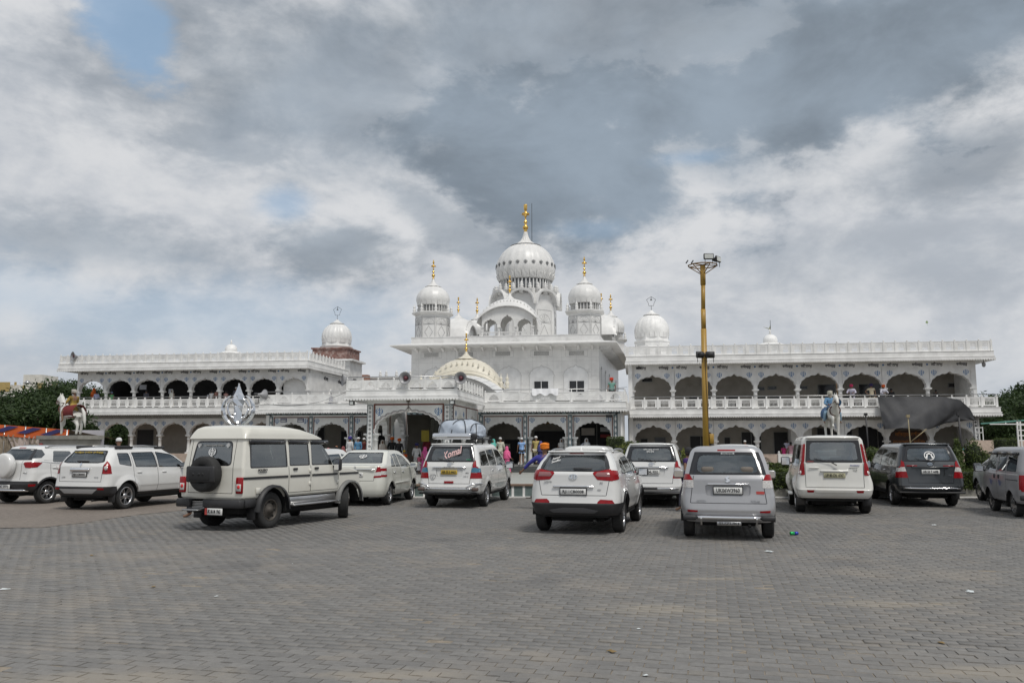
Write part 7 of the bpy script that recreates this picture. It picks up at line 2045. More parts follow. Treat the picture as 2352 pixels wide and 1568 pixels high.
def van():
 W, H, wb, ro, fo = 1.42, 1.66, 1.84, .74, .78
 h = W/2; b0 = -ro; F_ = wb+fo
 rows = [(.34, b0+.06, F_-.08, h-.05, .1, .2), (.4, b0+.01, F_-.03, h-.02, .12, .22), (.55, b0, F_, h, .12, .24), (.8, b0, F_-.02, h, .12, .26), (.95, b0+.01, F_-.1, h-.005, .12, .26), (1.02, b0+.015, F_-.2, h-.015, .12, .24), (1.1, b0+.02, F_-.32, h-.025, .12, .2), (1.35, b0+.08, F_-.55, h-.08, .12, .16), (1.54, b0+.13, F_-.74, h-.12, .12, .16), (1.60, b0+.16, F_-.85, h-.15, .12, .16), (1.645, b0+.25, F_-1.0, h-.26, .14, .16), (1.66, b0+.5, F_-1.3, .12, .08, .08)]
 c = Car('minivan', 'boxy grey minivan with black window visors, cut off by the right edge', 'van', W, H, wb, ro, fo, rows, tyre=.29, arch=.34, belt=.95, sill=.32, paint=paint_l)
 c.cowl, c.ws_top = 2.2, 1.8
 for P in ([(-.50, 1.07), (.22, 1.07), (.20, 1.47), (-.44, 1.47)], [(.32, 1.07), (.98, 1.07), (.98, 1.48), (.32, 1.48)], [(1.10, 1.07), (2.1, 1.07), (1.78, 1.44), (1.10, 1.48)]):
  c.region('side_window', 'side', P, dglass, r=.05, off=-.005)
 c.region('rear_window', 'rear', [(-.5, 1.1), (.5, 1.1), (.44, 1.5), (-.44, 1.5)], dglass, r=.06, off=-.005)
 c.region('tail_light', 'rear', [(-.75, .62), (-.52, .62), (-.52, 1.0), (-.75, 1.0)], redl, off=.008); c.region('tail_light', 'rear', [(.75, .62), (.52, .62), (.52, 1.0), (.75, 1.0)], redl, off=.008)
 c.region('tail_light', 'side', [(-.8, .66), (-.64, .66), (-.64, 1.0), (-.8, 1.0)], redl, off=.008)
 c.region('windscreen', 'front', [(-.58, 1.08), (.58, 1.08), (.5, 1.5), (-.5, 1.5)], cglass, r=.06, off=-.005)
 c.region('body', 'side', [(-.6, 1.0), (2.2, 1.0), (2.2, 1.012), (-.6, 1.012)], white2, off=.004)
 c.region('body', 'side', [(-.6, .86), (.26, .86), (.26, .88), (-.6, .88)], trimb, off=-.008)
 c.door_gaps((.27, 1.04), .4, 1.5); c.door_gaps((2.12,), .6, 1.0)
 c.make().wheels('cap', .16).interior(rear_y=.2).mirror(1.05, 2.1, plastic)
 for sx in (-1, 1):
  for y0, y1 in ((-.5, .24), (.30, 1.0), (1.08, 1.85)):
   b = MB(); b.rbox(sx*(h-.13), sx*(h-.06), y0, y1, 1.46, 1.53, .02, 1); b.build('rain_visor', trimb, c.root)
  bl = M('blue_stripe', (.10, .12, .22), .4)
  for y, s in ((.75, 1), (1.5, 1)):
   for k in range(4):
    b = MB(); z = .80-.03*k; b.add([(sx*(h+.004), y-.2+.05*k, z-.012), (sx*(h+.004), y+.14-.02*k, z+.05), (sx*(h+.004), y+.17-.02*k, z+.03), (sx*(h+.004), y-.12+.05*k, z-.02)], [(0, 1, 2, 3)]); b.build('side_stripe', bl, c.root)
  for y in (.85, 1.2): b = MB(); b.rbox(sx*(h-.01), sx*(h+.02), y-.03, y+.03, .87, .97, .01, 1); b.build('door_handle', plastic, c.root)
 b = MB(); b.rbox(-.7, .7, -ro-.06, -ro+.05, .42, .54, .02, 1); b.build('rear_bumper', plastic, c.root)
 p1, p2 = Vector((12.05, 20.08)), Vector((12.51, 21.72)); yaw = math.degrees(atan2(p2.x-p1.x, p2.y-p1.y))
 r_ = Vector((cos(R(yaw)), -sin(R(yaw)))); cc = p1+r_*(c.tr)
 c.place((cc.x, cc.y), None, yaw)
van()

# ================================================================ vegetation
def leaf_mat(name, a, b_):
 m = bpy.data.materials.new(name); m.use_nodes = True; t = NT(m.node_tree); b = t.N['Principled BSDF']
 g = t.n('ShaderNodeNewGeometry')
 col = t.mix(g.outputs['Random Per Island'], a, b_); n = t.noise(g.outputs['Position'], 1.2, 4)
 col = t.mix(t.ramp(n, .4, .7, 0., .5), col, tuple(c*1.3 for c in b_))
 t.put(b.inputs['Base Color'], col); b.inputs['Roughness'].default_value = .55; b.inputs['Specular IOR Level'].default_value = .3
 tr = t.n('ShaderNodeBsdfTranslucent'); t.put(tr.inputs[0], col)
 mx = t.n('ShaderNodeMixShader'); mx.inputs[0].default_value = .25; o = t.N['Material Output']
 t.L.new(b.outputs[0], mx.inputs[1]); t.L.new(tr.outputs[0], mx.inputs[2]); t.L.new(mx.outputs[0], o.inputs[0]); return m
leaf_d = leaf_mat('dark_leaf', (.018, .035, .012), (.045, .075, .022))
leaf_h = leaf_mat('hedge_leaf', (.035, .055, .014), (.09, .12, .03))
leaf_y = leaf_mat('yellow_leaf', (.08, .11, .02), (.2, .22, .04))
bark = M('bark', (.09, .07, .05), .9, var=.3, scale=6, bump=.5)
hcore = M('hedge_core', (.015, .022, .008), .9)
def leaves(name, centres, radii, n, size, mat, parent, seed=1, shell=.55, squash=1., flat=0.):
 rg = np.random.default_rng(seed); C = np.array(centres); Rd = np.array(radii)
 w = Rd[:, 0]*Rd[:, 1]+Rd[:, 2]**2; k = rg.choice(len(C), n, p=w/w.sum())
 d = rg.normal(size=(n, 3)); d /= np.linalg.norm(d, axis=1)[:, None]
 r = shell+(1-shell)*rg.random(n)**.6
 P = C[k]+d*Rd[k]*r[:, None]*(1+.15*rg.normal(size=(n, 1)))
 a = rg.normal(size=(n, 3)); a[:, 2] *= (1-flat); a /= np.linalg.norm(a, axis=1)[:, None]
 b = np.cross(a, d+.3*rg.normal(size=(n, 3))); b /= np.maximum(1e-6, np.linalg.norm(b, axis=1))[:, None]
 s = size*(.6+.8*rg.random((n, 1)))
 V = np.stack([P-a*s, P+b*s*.38, P+a*s, P-b*s*.38], 1).reshape(-1, 3)
 me = bpy.data.meshes.new(name); me.vertices.add(4*n); me.vertices.foreach_set('co', V.reshape(-1))
 me.loops.add(4*n); me.loops.foreach_set('vertex_index', np.arange(4*n, dtype=np.int32)); me.polygons.add(n)
 me.polygons.foreach_set('loop_start', np.arange(0, 4*n, 4, dtype=np.int32)); me.update(calc_edges=True); me.materials.append(mat)
 o = obj(name, me, parent); return o
def tree(label, x, y, h, r, n=6000, mat=None, seed=1, low=.18, size=.22, group='trees round the shrine'):
 rd = random.Random(seed); t = thing('leafy_tree', label, 'tree', (x, y, 0), 0, group)
 cs, rs = [], []
 for i in range(13):
  a = rd.random()*6.28; q = sqrt(rd.random())*r*.75; z = h*(low+.08+(1-low-.2)*rd.random()); k = r*(.25+.22*rd.random())
  q *= (1-.5*max(0, z/h-.6)/.4)
  cs.append((q*cos(a), q*sin(a), z)); rs.append((k*1.25, k*1.25, k*.75))
 b = MB(); b.tube([(0, 0, -.1), (.1, 0, h*.2), (0, .1, h*.45), (.1, 0, h*.75)], [r*.09, r*.07, r*.05, r*.02], 8)
 for c in cs[:8]: b.tube([(0, 0, h*.25), (c[0]*.5, c[1]*.5, (h*.25+c[2])*.5), c], [r*.045, r*.03, r*.012], 5)
 b.build('trunk', bark, t); leaves('crown', cs, rs, n, size, mat or leaf_d, t, seed, .35)
 return t
L = 'leafy_tree'
for k, (px, ytop, d, r, lab) in enumerate(((-70, 903, 56, 4.2, 'dark leafy tree cut by the left edge behind the marquee'), (20, 900, 60, 4.2, 'broad dark tree below the cream building at the far left'), (95, 921, 58, 3.4, 'round dark tree just left of the horse statue'),
  (165, 862, 88, 4.6, 'tall dark tree rising behind the left end of the left wing'), (128, 912, 80, 3.2, 'small dark tree between the marquee trees and the left wing'), (232, 893, 92, 4.5, 'tree seen through the first arches of the left wing'),
  (2340, 860, 74, 4.4, 'tall feathery tree at the right edge beyond the right wing'), (2420, 850, 82, 5., 'tree cut by the right edge of the photo'), (2262, 905, 92, 3.6, 'tree close behind the right end of the right wing'), (2300, 930, 66, 3.0, 'lower dark tree behind the white frame at the right'), (2395, 900, 60, 3.5, 'nearest dark tree at the right edge'))):
 p = at(px, 1021, d); h = EYE+(1021-ytop)/F*d
 tree(lab, p.x, p.y, h, r, 14000 if k != 4 else 8000, seed=k+3, low=.12, size=.18 if d > 70 else .15)
for k in range(16):
 x = -95-14*(k % 5) if k < 8 else 60+16*(k-8); y = 130+12*(k % 3)
 tree('distant dark tree in the belt behind the site, one of many alike', x, y, 9, 7, 1500, seed=40+k, low=.02, size=.6, group='distant tree belt')
def hedge(name, label, x0, x1, y0, y1, z0, z1, mat=leaf_h, cat='hedge', n=None, size=.035, group=None, rnd=.08):
 t = thing(name, label, cat, ((x0+x1)/2, (y0+y1)/2, z0), 0, group); a, b_, c = (x1-x0)/2, (y1-y0)/2, (z1-z0)
 m = MB(); m.rbox(-a+.05, a-.05, -b_+.05, b_-.05, 0, c-.05, rnd, 2); m.build('twigs', hcore, t)
 n = n or int(1500*(a*2*c+a*2*b_*2+b_*c))+300; rg = np.random.default_rng(int(x0*10)+n)
 P = rg.uniform(-1, 1, (n, 3)); f = rg.integers(0, 3, n); sg = rg.choice([-1, 1], n)
 wt = rg.random(n); f = np.where(wt < a*c/(a*c+a*b_+b_*c+1e-6), 1, np.where(wt < (a*c+a*b_)/(a*c+a*b_+b_*c), 2, 0))
 P[np.arange(n), f] = sg; P[f == 2, 2] = 1; P[(f == 1) & (rg.random(n) < .8), 1] = -1
 P = P*np.array([a, b_, c/2])+np.array([0, 0, c/2])+rg.normal(0, .025, (n, 3))
 d = rg.normal(size=(n, 3)); d /= np.linalg.norm(d, axis=1)[:, None]; e = np.cross(d, rg.normal(size=(n, 3))); e /= np.linalg.norm(e, axis=1)[:, None]
 s = size*(.6+.9*rg.random((n, 1))); V = np.stack([P-d*s, P+e*s*.5, P+d*s, P-e*s*.5], 1).reshape(-1, 3)
 me = bpy.data.meshes.new('foliage'); me.vertices.add(4*n); me.vertices.foreach_set('co', V.reshape(-1)); me.loops.add(4*n); me.loops.foreach_set('vertex_index', np.arange(4*n, dtype=np.int32)); me.polygons.add(n)
 me.polygons.foreach_set('loop_start', np.arange(0, 4*n, 4, dtype=np.int32)); me.update(calc_edges=True); me.materials.append(mat); obj('foliage', me, t); return t
hx0, hx1 = at(1480, 1080, 28).x, 20
hedge('clipped_hedge', 'long clipped brown-green hedge on the kerb behind the parked cars at the right', hx0, hx1, 27.25, 28.6, .28, .86, n=15000, size=.04)
hedge('clipped_hedge', 'higher strip of hedge below the sandstone balustrade', at(1560, 1060, 40).x, 26, 41.5, 42.4, .28, .75, n=9000, size=.06)
def px_hedge(lab, xa, xb, ytop, d, dd=1., **k): hedge('box_hedge', lab, at(xa, 1021, d).x, at(xb, 1021, d).x, d, d+dd, .0, EYE+(1021-ytop)/F*d, **k)
px_hedge('tall square hedge block at the right foot of the entrance range', 1398, 1434, 1004, 47, n=2600)
px_hedge('lower hedge block right of the tall square one', 1434, 1455, 1014, 48, n=1500)
px_hedge('square hedge block before the left wing arches', 212, 237, 990, 52, n=1800)
px_hedge('square hedge block under the white frame at the right', 2302, 2342, 1007, 45, n=2400)
def bush(lab, px, py, d, rx, rz, mat=leaf_h, name='clipped_bush', n=1400, cone=False):
 p = at(px, py, d); t = thing(name, lab, 'bush', (p.x, d, .25), 0)
 zc = p.z-.25
 b = MB(); b.tube([(0, 0, 0), (0, 0, zc)], .03, 5); b.build('stem', bark, t)
 b = MB(); b.lathe([(.01, -rz*.9), (rx*.8, -rz*.5), (rx*.9, 0), (rx*.7, rz*.6), (.01, rz*.9)], 10, (0, 0, zc)); b.build('twigs', hcore, t)
 leaves('foliage', [(0, 0, zc)], [(rx, rx, rz)], n, .05, mat, t, int(px), .9)
for a in (('tall narrow clipped column bush left of the domed one', 2200, 1050, 31, .16, .62), ('domed dark bush right of the narrow column', 2236, 1052, 31, .33, .62), ('loose bush right of the domed dark bush', 2262, 1066, 31, .3, .45), ('low round clipped bush left of the narrow column', 2178, 1062, 30, .42, .28), ('small round bush at the corner of the grey people carrier', 2195, 1076, 29.5, .22, .22)): bush(*a)
bush('round bush between the off-roader and the grey people carrier', 2004, 1046, 32, .38, .28); bush('yellow-green bush behind the left corner of the grey people carrier', 2020, 1049, 36, .25, .3, leaf_y)
bush('yellow-green bush behind the man in the purple shirt', 1572, 1057, 30, .3, .32, leaf_y); bush('light green bush right of the tall hedge block', 1444, 1046, 40, .6, .55, leaf_y); bush('second light bush near the white people carrier roof', 1462, 1040, 42, .4, .5, leaf_h)
bush('loose dark shrub in the bed behind the parked cars', 2020, 1075, 30, .4, .3)

# ================================================================ balustrade, far building, marquee, frame
def balustrade():
 d = 45.; t = thing('garden_balustrade', 'low sandstone balustrade with lattice arches, one white section in it', 'balustrade', (at(1690, 1040, d).x, d, .25)); x0 = t.location.x
 pm = rail_panel_mesh(1.28, .95, 'arch', stone); pw = rail_panel_mesh(1.28, .95, 'arch', white2); po = post_mesh(1.0, .13, stone); pq = post_mesh(1.0, .13, white2)
 for i in range(-3, 12):
  w = i == 2; obj('railing_panel', pw if w else pm, t, (i*1.42+.2, 0, 0)); obj('railing_post', pq if i in (2, 3) else po, t, (i*1.42+.2-.71, 0, 0))
 b = MB(); b.box(-5, 17, -.1, .2, -.25, 0); b.build('footing', stone, t)
 t = thing('garden_wall', 'plain pale wall beyond the right wing', 'wall', (at(2240, 1021, 55).x, 55, 0)); b = MB(); b.box(-.3, 14, 0, .2, 0, 2.0); b.build('panel', stone, t)
balustrade()
def far_building():
 D_ = 112.; x0, x1 = at(-90, 900, D_).x, at(112, 900, D_).x; t = thing('distant_building', 'cream building with ochre panels and a white balustrade behind the trees at the far left', 'building', (x0, D_, 0))
 W = x1-x0; z = lambda y: EYE+(1021-y)/F*D_; cw = M('cream_render', (.62, .60, .55), .7, dirt=(.4, .38, .34), dirt_amt=.4); oc = M('ochre_render', (.42, .31, .12), .7)
 b = MB(); b.box(0, W, 0, 8, 0, z(897)); b.box(0, W-3, .5, 8, z(897), z(884)); b.box(W*.6, W*.82, 2, 6, z(884), z(858)); b.build('wall', cw, t)
 X = lambda p: at(p, 900, D_).x-x0
 for a, c, y0, y1 in ((-90, 22, 900, 878), (32, 37, 885, 878), (52, 58, 895, 886), (84, 99, 897, 880), (118, 131, 897, 882)): 
  b = MB(); b.box(X(a), X(c), -.06, .0, z(y0), z(y1)); b.build('ochre_panel', oc, t)
 for a, c, y in ((56, 66, 881), (69, 77, 882)): b = MB(); b.box(X(a), X(c), -.08, -.0, z(y+1.5), z(y)); b.build('window', deep, t)
 me = MB().lathe([(.16, 0), (.1, .2), (.22, .55), (.12, .95), (.18, 1.3)], 8).mesh('baluster', white2)
 for i in range(20): obj('baluster', me, t, (X(60)+i*.42, -1.4, z(922)))
 b = MB(); b.box(X(50), X(104), -1.7, 0, z(924), z(921.5)); b.box(X(58), X(100), -1.6, -1.2, z(903), z(900)); b.build('balcony', white2, t)
 b = MB(); b.tube([(X(50), 1, z(884)), (X(50), 1, z(872))], .08); b.lathe([(.6, 0), (.1, .4)], 10, (X(52), 1, z(880))); b.build('aerial', dullsteel, t)
far_building()
def marquee():
 d = 47.; x0 = at(-60, 1000, d).x; x1 = at(158, 1000, d).x; t = thing('marquee', 'open marquee with an orange and blue striped canopy edge and gathered beige curtains', 'tent', (x0, d, 0)); W = x1-x0
 z = lambda y: EYE+(1021-y)/F*d; org = M('orange_cloth', (.52, .10, .02), .8); bl = M('navy_cloth', (.03, .03, .12), .8); cl = M('beige_curtain', (.30, .25, .19), .9, var=.3, scale=5); pk = M('pale_cloth', (.50, .42, .38), .9)
 zt = lambda f: z(971)+(z(987)-z(971))*f; n = 12
 for i in range(n):
  f0, f1 = i/n, (i+1)/n; b = MB(); s = .5
  b.add([(f0*W, 0, zt(f0)), (f1*W, 0, zt(f1)), (f1*W, -.05, zt(f1)-.62), (f0*W, -.05, zt(f0)-.62)], [(3, 2, 1, 0)]); b.build('canopy_edge', org, t)
  if i % 3 == 1: b = MB(); b.add([(f0*W+.2, -.06, zt(f0)-.04), (f1*W+.3, -.06, zt(f1)-.06), (f1*W-.6, -.09, zt(f1)-.36), (f0*W-.7, -.09, zt(f0)-.34)], [(3, 2, 1, 0)]); b.build('stripe', bl, t)
 b = MB(); b.add([(0, 0, zt(0)), (W, 0, zt(1)), (W, 6, zt(1)-.5), (0, 6, zt(0)-.5)], [(0, 1, 2, 3)]); b.build('canopy', cl, t)
 for i in range(5):
  xc = W*(.1+.22*i); b = MB(); vs = []
  for j in range(9):
   q = j/8; w = 1.0*(1-.75*sin(pi*min(1, q*1.0)*.5)**.8)
   for k in range(17): s = -1+2*k/16; vs.append((xc+s*w*1.1, .12*cos(k*pi*.9), zt(.1+.22*i)-.55-q*2.4))
  b.add(vs, [(j*17+k, j*17+k+1, (j+1)*17+k+1, (j+1)*17+k) for j in range(8) for k in range(16)], True); b.build('curtain', cl if i % 2 else pk, t)
  b = MB(); b.tube([(xc, 0, 0), (xc, 0, zt(.1+.22*i))], .05, 6); b.build('pole', dullsteel, t)
 b = MB(); b.box(0, W, 4, 4.1, 0, z(985)); b.build('back_cloth', M('white_cloth', (.42, .42, .46), .9), t)
marquee()
def white_frame():
 d = 40.; t = thing('roadside_shelter', 'white steel lattice frame with a green-edged sloping roof at the right edge', 'shelter', (at(2255, 1000, d).x, d, 0)); z = lambda y: EYE+(1021-y)/F*d; X = lambda p: at(p, 1000, d).x-t.location.x
 b = MB(); b.bar((X(2255), 0, z(973)), (X(2400), 0, z(962)), .06); b.build('roof_edge', M('green_sheet', (.12, .3, .25), .5), t)
 b = MB(); b.bar((X(2275), 0, z(974)), (X(2400), 0, z(974)), .05)
 for px in (2312, 2340): b.bar((X(px), 0, z(974)), (X(px), 0, z(967)), .04)
 for px in (2338, 2345, 2395): b.bar((X(px), 0, 0), (X(px), 0, z(965)), .06)
 for y in (976, 988, 1000, 1011): b.bar((X(2340), 0, z(y)), (X(2400), 0, z(y)), .05)
 for px in (2295, 2303, 2312): b.bar((X(px), 2, z(1010)), (X(px), 2, z(978)), .035)
 for y in (980, 992): b.bar((X(2295), 2, z(y)), (X(2312), 2, z(y)), .035)
 b.build('frame', white2, t)
white_frame()

# ================================================================ mast, tarpaulin, speakers, monument
def mast():
 d = 38.; p = at(1621, 1021, d); t = thing('floodlight_mast', 'tall mustard yellow floodlight mast with a round head frame and lamps halfway up', 'lamp post', (p.x, d, 0)); z = lambda y: EYE+(1021-y)/F*d*1.02
 H = z(614); k = at(1614, 614, d).x-p.x
 b = MB(); b.tube([(0, 0, 0), (k*.35, 0, z(900)), (k*.6, 0, z(760))], [.15, .135, .13], 14); b.tube([(k*.6, 0, z(760)), (k*.65, 0, z(715))], .115, 14); b.tube([(k*.65, 0, z(715)), (k*.95, 0, z(658))], .10, 14); b.tube([(k*.95, 0, z(658)), (k, 0, H)], .125, 14)
 b.box(-.16, .16, -.16, .16, -.02, .05); b.build('pole', yellowp, t)
 b = MB(); b.rbox(.16, .36, -.12, .12, 1.75, 2.2, .02, 1); b.build('control_box', yellowp, t)
 b = MB(); n = 10; R0 = .68
 P = [(k+R0*cos(2*pi*i/n), R0*sin(2*pi*i/n), H+.02) for i in range(n+1)]; b.tube(P, .03, 5)
 for i in range(0, n, 2): b.tube([(k, 0, H+.05), P[i]], .025, 5); b.tube([(k, 0, H-.45), P[i]], .022, 5)
 b.build('head_frame', M('dark_mustard', (.2, .11, .03), .5), t)
 lg = M('lamp_glass', (.6, .62, .6), .1)
 def lamp(x, y, zz, a, w=.48, h=.28):
  b = MB(); b.X = Matrix.Translation((x, y, zz)) @ Matrix.Rotation(a, 4, 'Z'); b.rbox(-w/2, w/2, -.06, .04, -h/2, h/2, .03, 1); b.rbox(-w*.3, w*.3, .04, .22, -h*.3, h*.3, .03, 1); b.cur = 1; b.box(-w/2+.04, w/2-.04, -.068, -.06, -h/2+.04, h/2-.04); b.cur = 0
  b.tube([(-w*.35, 0, -h/2), (-w*.35, 0, -h/2-.2)], .015, 5); b.tube([(w*.35, 0, -h/2), (w*.35, 0, -h/2-.2)], .015, 5); b.build('floodlight', [blackm, lg], t)
 lamp(k+.22, -.3, H+.38, 0); lamp(k+.72, 0, H+.32, R(50)); lamp(-.2, -.24, z(820), R(205), .42, .3); lamp(.26, -.24, z(820), R(172), .42, .3)
 b = MB(); b.tube([(k-.8, -.1, H+.1), (k-.7, -.1, H+.25)], .03, 5); b.tube([(k-.6, -.3, H+.05), (k-.5, -.3, H+.2)], .03, 5); b.build('spare_bracket', blackm, t)
 b = MB(); b.tube([(.15, -.06, 1.8), (.05+k*.3, -.16, z(900)), (k*.5, -.15, z(830))], .012, 4); b.build('cable', blackm, t)
mast()
def tarpaulin():
 v = VR-1.15; t = bthing('tarpaulin', 'large black tarpaulin hung over the balcony of the right wing and propped out on poles', 'tarpaulin', UZ(2120, 950, v)[0], v, 4)
 top = [(2016, 911), (2070, 910), (2130, 909), (2170, 911), (2205, 918), (2228, 938), (2240, 962)]; bot = [(2030, 985), (2045, 985), (2070, 982), (2100, 984), (2135, 985), (2170, 972), (2238, 963)]
 NU, NV = 36, 16; vs = []
 def ip(L_, f): q = f*(len(L_)-1); i = min(int(q), len(L_)-2); q -= i; return (L_[i][0]+(L_[i+1][0]-L_[i][0])*q, L_[i][1]+(L_[i+1][1]-L_[i][1])*q)
 for j in range(NV+1):
  g = j/NV
  for i in range(NU+1):
   f = i/NU; a, b_ = ip(top, f), ip(bot, f); vv = v-1.7*g**1.2*sin(pi*min(1, f*1.2+.1))**.5-.05*sin(f*13+g*5)*g-.03*sin(f*37-g*14+sin(f*9)*2)
   x, y = a[0]+(b_[0]-a[0])*g, a[1]+(b_[1]-a[1])*g; u, z = UZ(x, y, vv); vs.append((u, vv, z+.25*sin(pi*g)*(-1)*(.3+.4*sin(f*9))*.6))
 b = MB(); b.add(vs, [(j*(NU+1)+i, j*(NU+1)+i+1, (j+1)*(NU+1)+i+1, (j+1)*(NU+1)+i) for j in range(NV) for i in range(NU)], True)
 b.build('sheet', M('black_tarp', (.045, .046, .05), .6, var=.2, scale=2, bump=.3, bscale=6, spec=.3), t)
 for i, (px, y0, y1, mt, w) in enumerate(((1988, 948, 1050, blackm, .05), (2201, 948, 1065, blackm, .06), (2085, 952, 1050, M('bamboo', (.3, .25, .15), .6), .035))):
  q = bthing('prop_pole', ('thin black pole left of the tarpaulin', 'black pole standing before the right end of the tarpaulin', 'bamboo pole propping the middle of the tarpaulin')[i], 'pole', UZ(px, 1000, VR-4)[0], VR-4, 0); b = MB(); u, z = UZ(px, y0, VR-4)
  b.tube([(u+.1, VR-4, 0), (u, VR-4, z)], w, 6); b.box(u-.1, u+.1, VR-4.1, VR-3.9, z-.18, z); b.build('shaft', mt, q)
 q = bthing('slanting_bamboo', 'slanting bamboo brace under the tarpaulin', 'pole', UZ(2110, 1000, VR-3)[0], VR-3, 0); a = UZ(2090, 1016, VR-3); c = UZ(2128, 985, VR-3); b = MB(); b.tube([(a[0], VR-3, a[1]), (c[0], VR-3, c[1])], .03, 5); b.build('shaft', M('bamboo', (.3, .25, .15)), q)
tarpaulin()
def horn(lab, px, py, v, ang, r=.33):
 u, z = UZ(px, py, v); t = bthing('horn_speaker', lab, 'loudspeaker', u, v, z, 'horn loudspeakers on the roofs'); t.rotation_euler.z = -TH+ang
 b = MB(); b.X = Matrix.Rotation(R(90), 4, 'X'); b.lathe([(.06, -.45), (.08, -.3), (.1, -.15), (.2, 0), (r, .16), (r+.02, .17), (r-.02, .15), (.17, .0), (.05, -.1)], 20, cap=False); b.build_ = 0
 obj('bell', b.mesh('bell', M('grey_horn', (.30, .30, .31), .4)), t)
 b = MB(); b.X = Matrix.Rotation(R(90), 4, 'X'); b.lathe([(.11, -.1), (.12, .06), (.06, .12), (.001, .13)], 14, cap=False); obj('driver_cone', b.mesh('driver_cone', M('horn_centre', (.12, .03, .04), .5)), t)
 b = MB(); b.X = Matrix.Rotation(R(90), 4, 'X'); b.lathe([(.1, -.62), (.11, -.45)], 14); b.X = None; b.tube([(0, .3, 0), (0, .3, -.6)], .02, 5); obj('bracket', b.mesh('bracket', blackm), t)
horn('horn loudspeaker facing the car park at the middle of the porch railing', 932, 868, VQ-.9, 0); horn('horn loudspeaker facing the car park at the right corner of the porch railing', 1059, 868, VQ-.9, 0)
horn('horn loudspeaker on the left end of the left wing roof', 171, 818, VL-.9, R(-30), .38); horn('horn loudspeaker pointing left at the left corner of the porch railing', 793, 873, VQ-.6, R(-60)); horn('horn loudspeaker turned away on the entrance range railing corner', 603, 906, VC-.8, R(150), .36)
def monument():
 d = 31.; p = at(545, 990, d); t = thing('steel_emblem', 'polished steel emblem of sword, ring and curved blades behind the jeep wagon', 'monument', (p.x, d, 0), R(4)); zc = 3.02; s = 1.35
 b = MB()
 prof = [(0, .72), (.10, .45), (.20, .27), (.13, .1), (.10, -.1), (.12, -.3), (.05, -.38)]
 vs = []
 for x, z in prof: vs += [(-x*s, 0, zc+z*s), (0, -.09*s, zc+z*s), (x*s, 0, zc+z*s), (0, .09*s, zc+z*s)]
 fs = []
 for i in range(len(prof)-1):
  for j in range(4): fs.append((4*i+j, 4*i+(j+1) % 4, 4*i+4+(j+1) % 4, 4*i+4+j))
 b.add(vs, fs, False); b.build('blade', steel, t)
 b = MB(); b.tube([(.28*s*cos(2*pi*i/28), 0, zc+s*(.02+.29*sin(2*pi*i/28))) for i in range(29)], .045, 8); b.build('ring', steel, t)
 for sg in (-1, 1):
  b = MB(); n = 16; vs = []
  for i in range(n+1):
   a = R(60-i*9.3); w = (.02+.08*sin(pi*(i+.5)/(n+1)))*s; r = .41*s
   cx, cz = sg*r*cos(a)*1.0, zc+r*sin(a)*1.05
   if i > 11: cx *= 1-.06*(i-11)**1.35; cz -= .015*(i-11)**1.3
   vs += [(cx-sg*w*.6*cos(a), -.0, cz-w*.6*sin(a)), (cx, -.07, cz), (cx+sg*w*.6*cos(a), 0, cz+w*.6*sin(a)), (cx, .07, cz)]
  b.add(vs, [(4*i+j, 4*i+(j+1) % 4, 4*i+4+(j+1) % 4, 4*i+4+j) for i in range(n) for j in range(4)], False); b.build('curved_blade', steel, t)
  b = MB(); b.tube([(0, 0, zc-.66*s), (sg*.12, 0, zc-.72*s)], .03); b.lathe([(.01, -.07), (.06, -.04), (.07, 0), (.06, .04), (.01, .07)], 10, (sg*.14, 0, zc-.73*s)); b.build('pommel', steel, t)
 b = MB(); b.tube([(0, 0, 1.2), (0, 0, zc-.35*s)], .05, 10); b.build('post', dullsteel, t); b = MB(); b.box(-.6, .6, -.6, .6, 0, 1.2); b.box(-.68, .68, -.68, .68, 1.2, 1.28); b.build('plinth', slatewall, t)
monument()
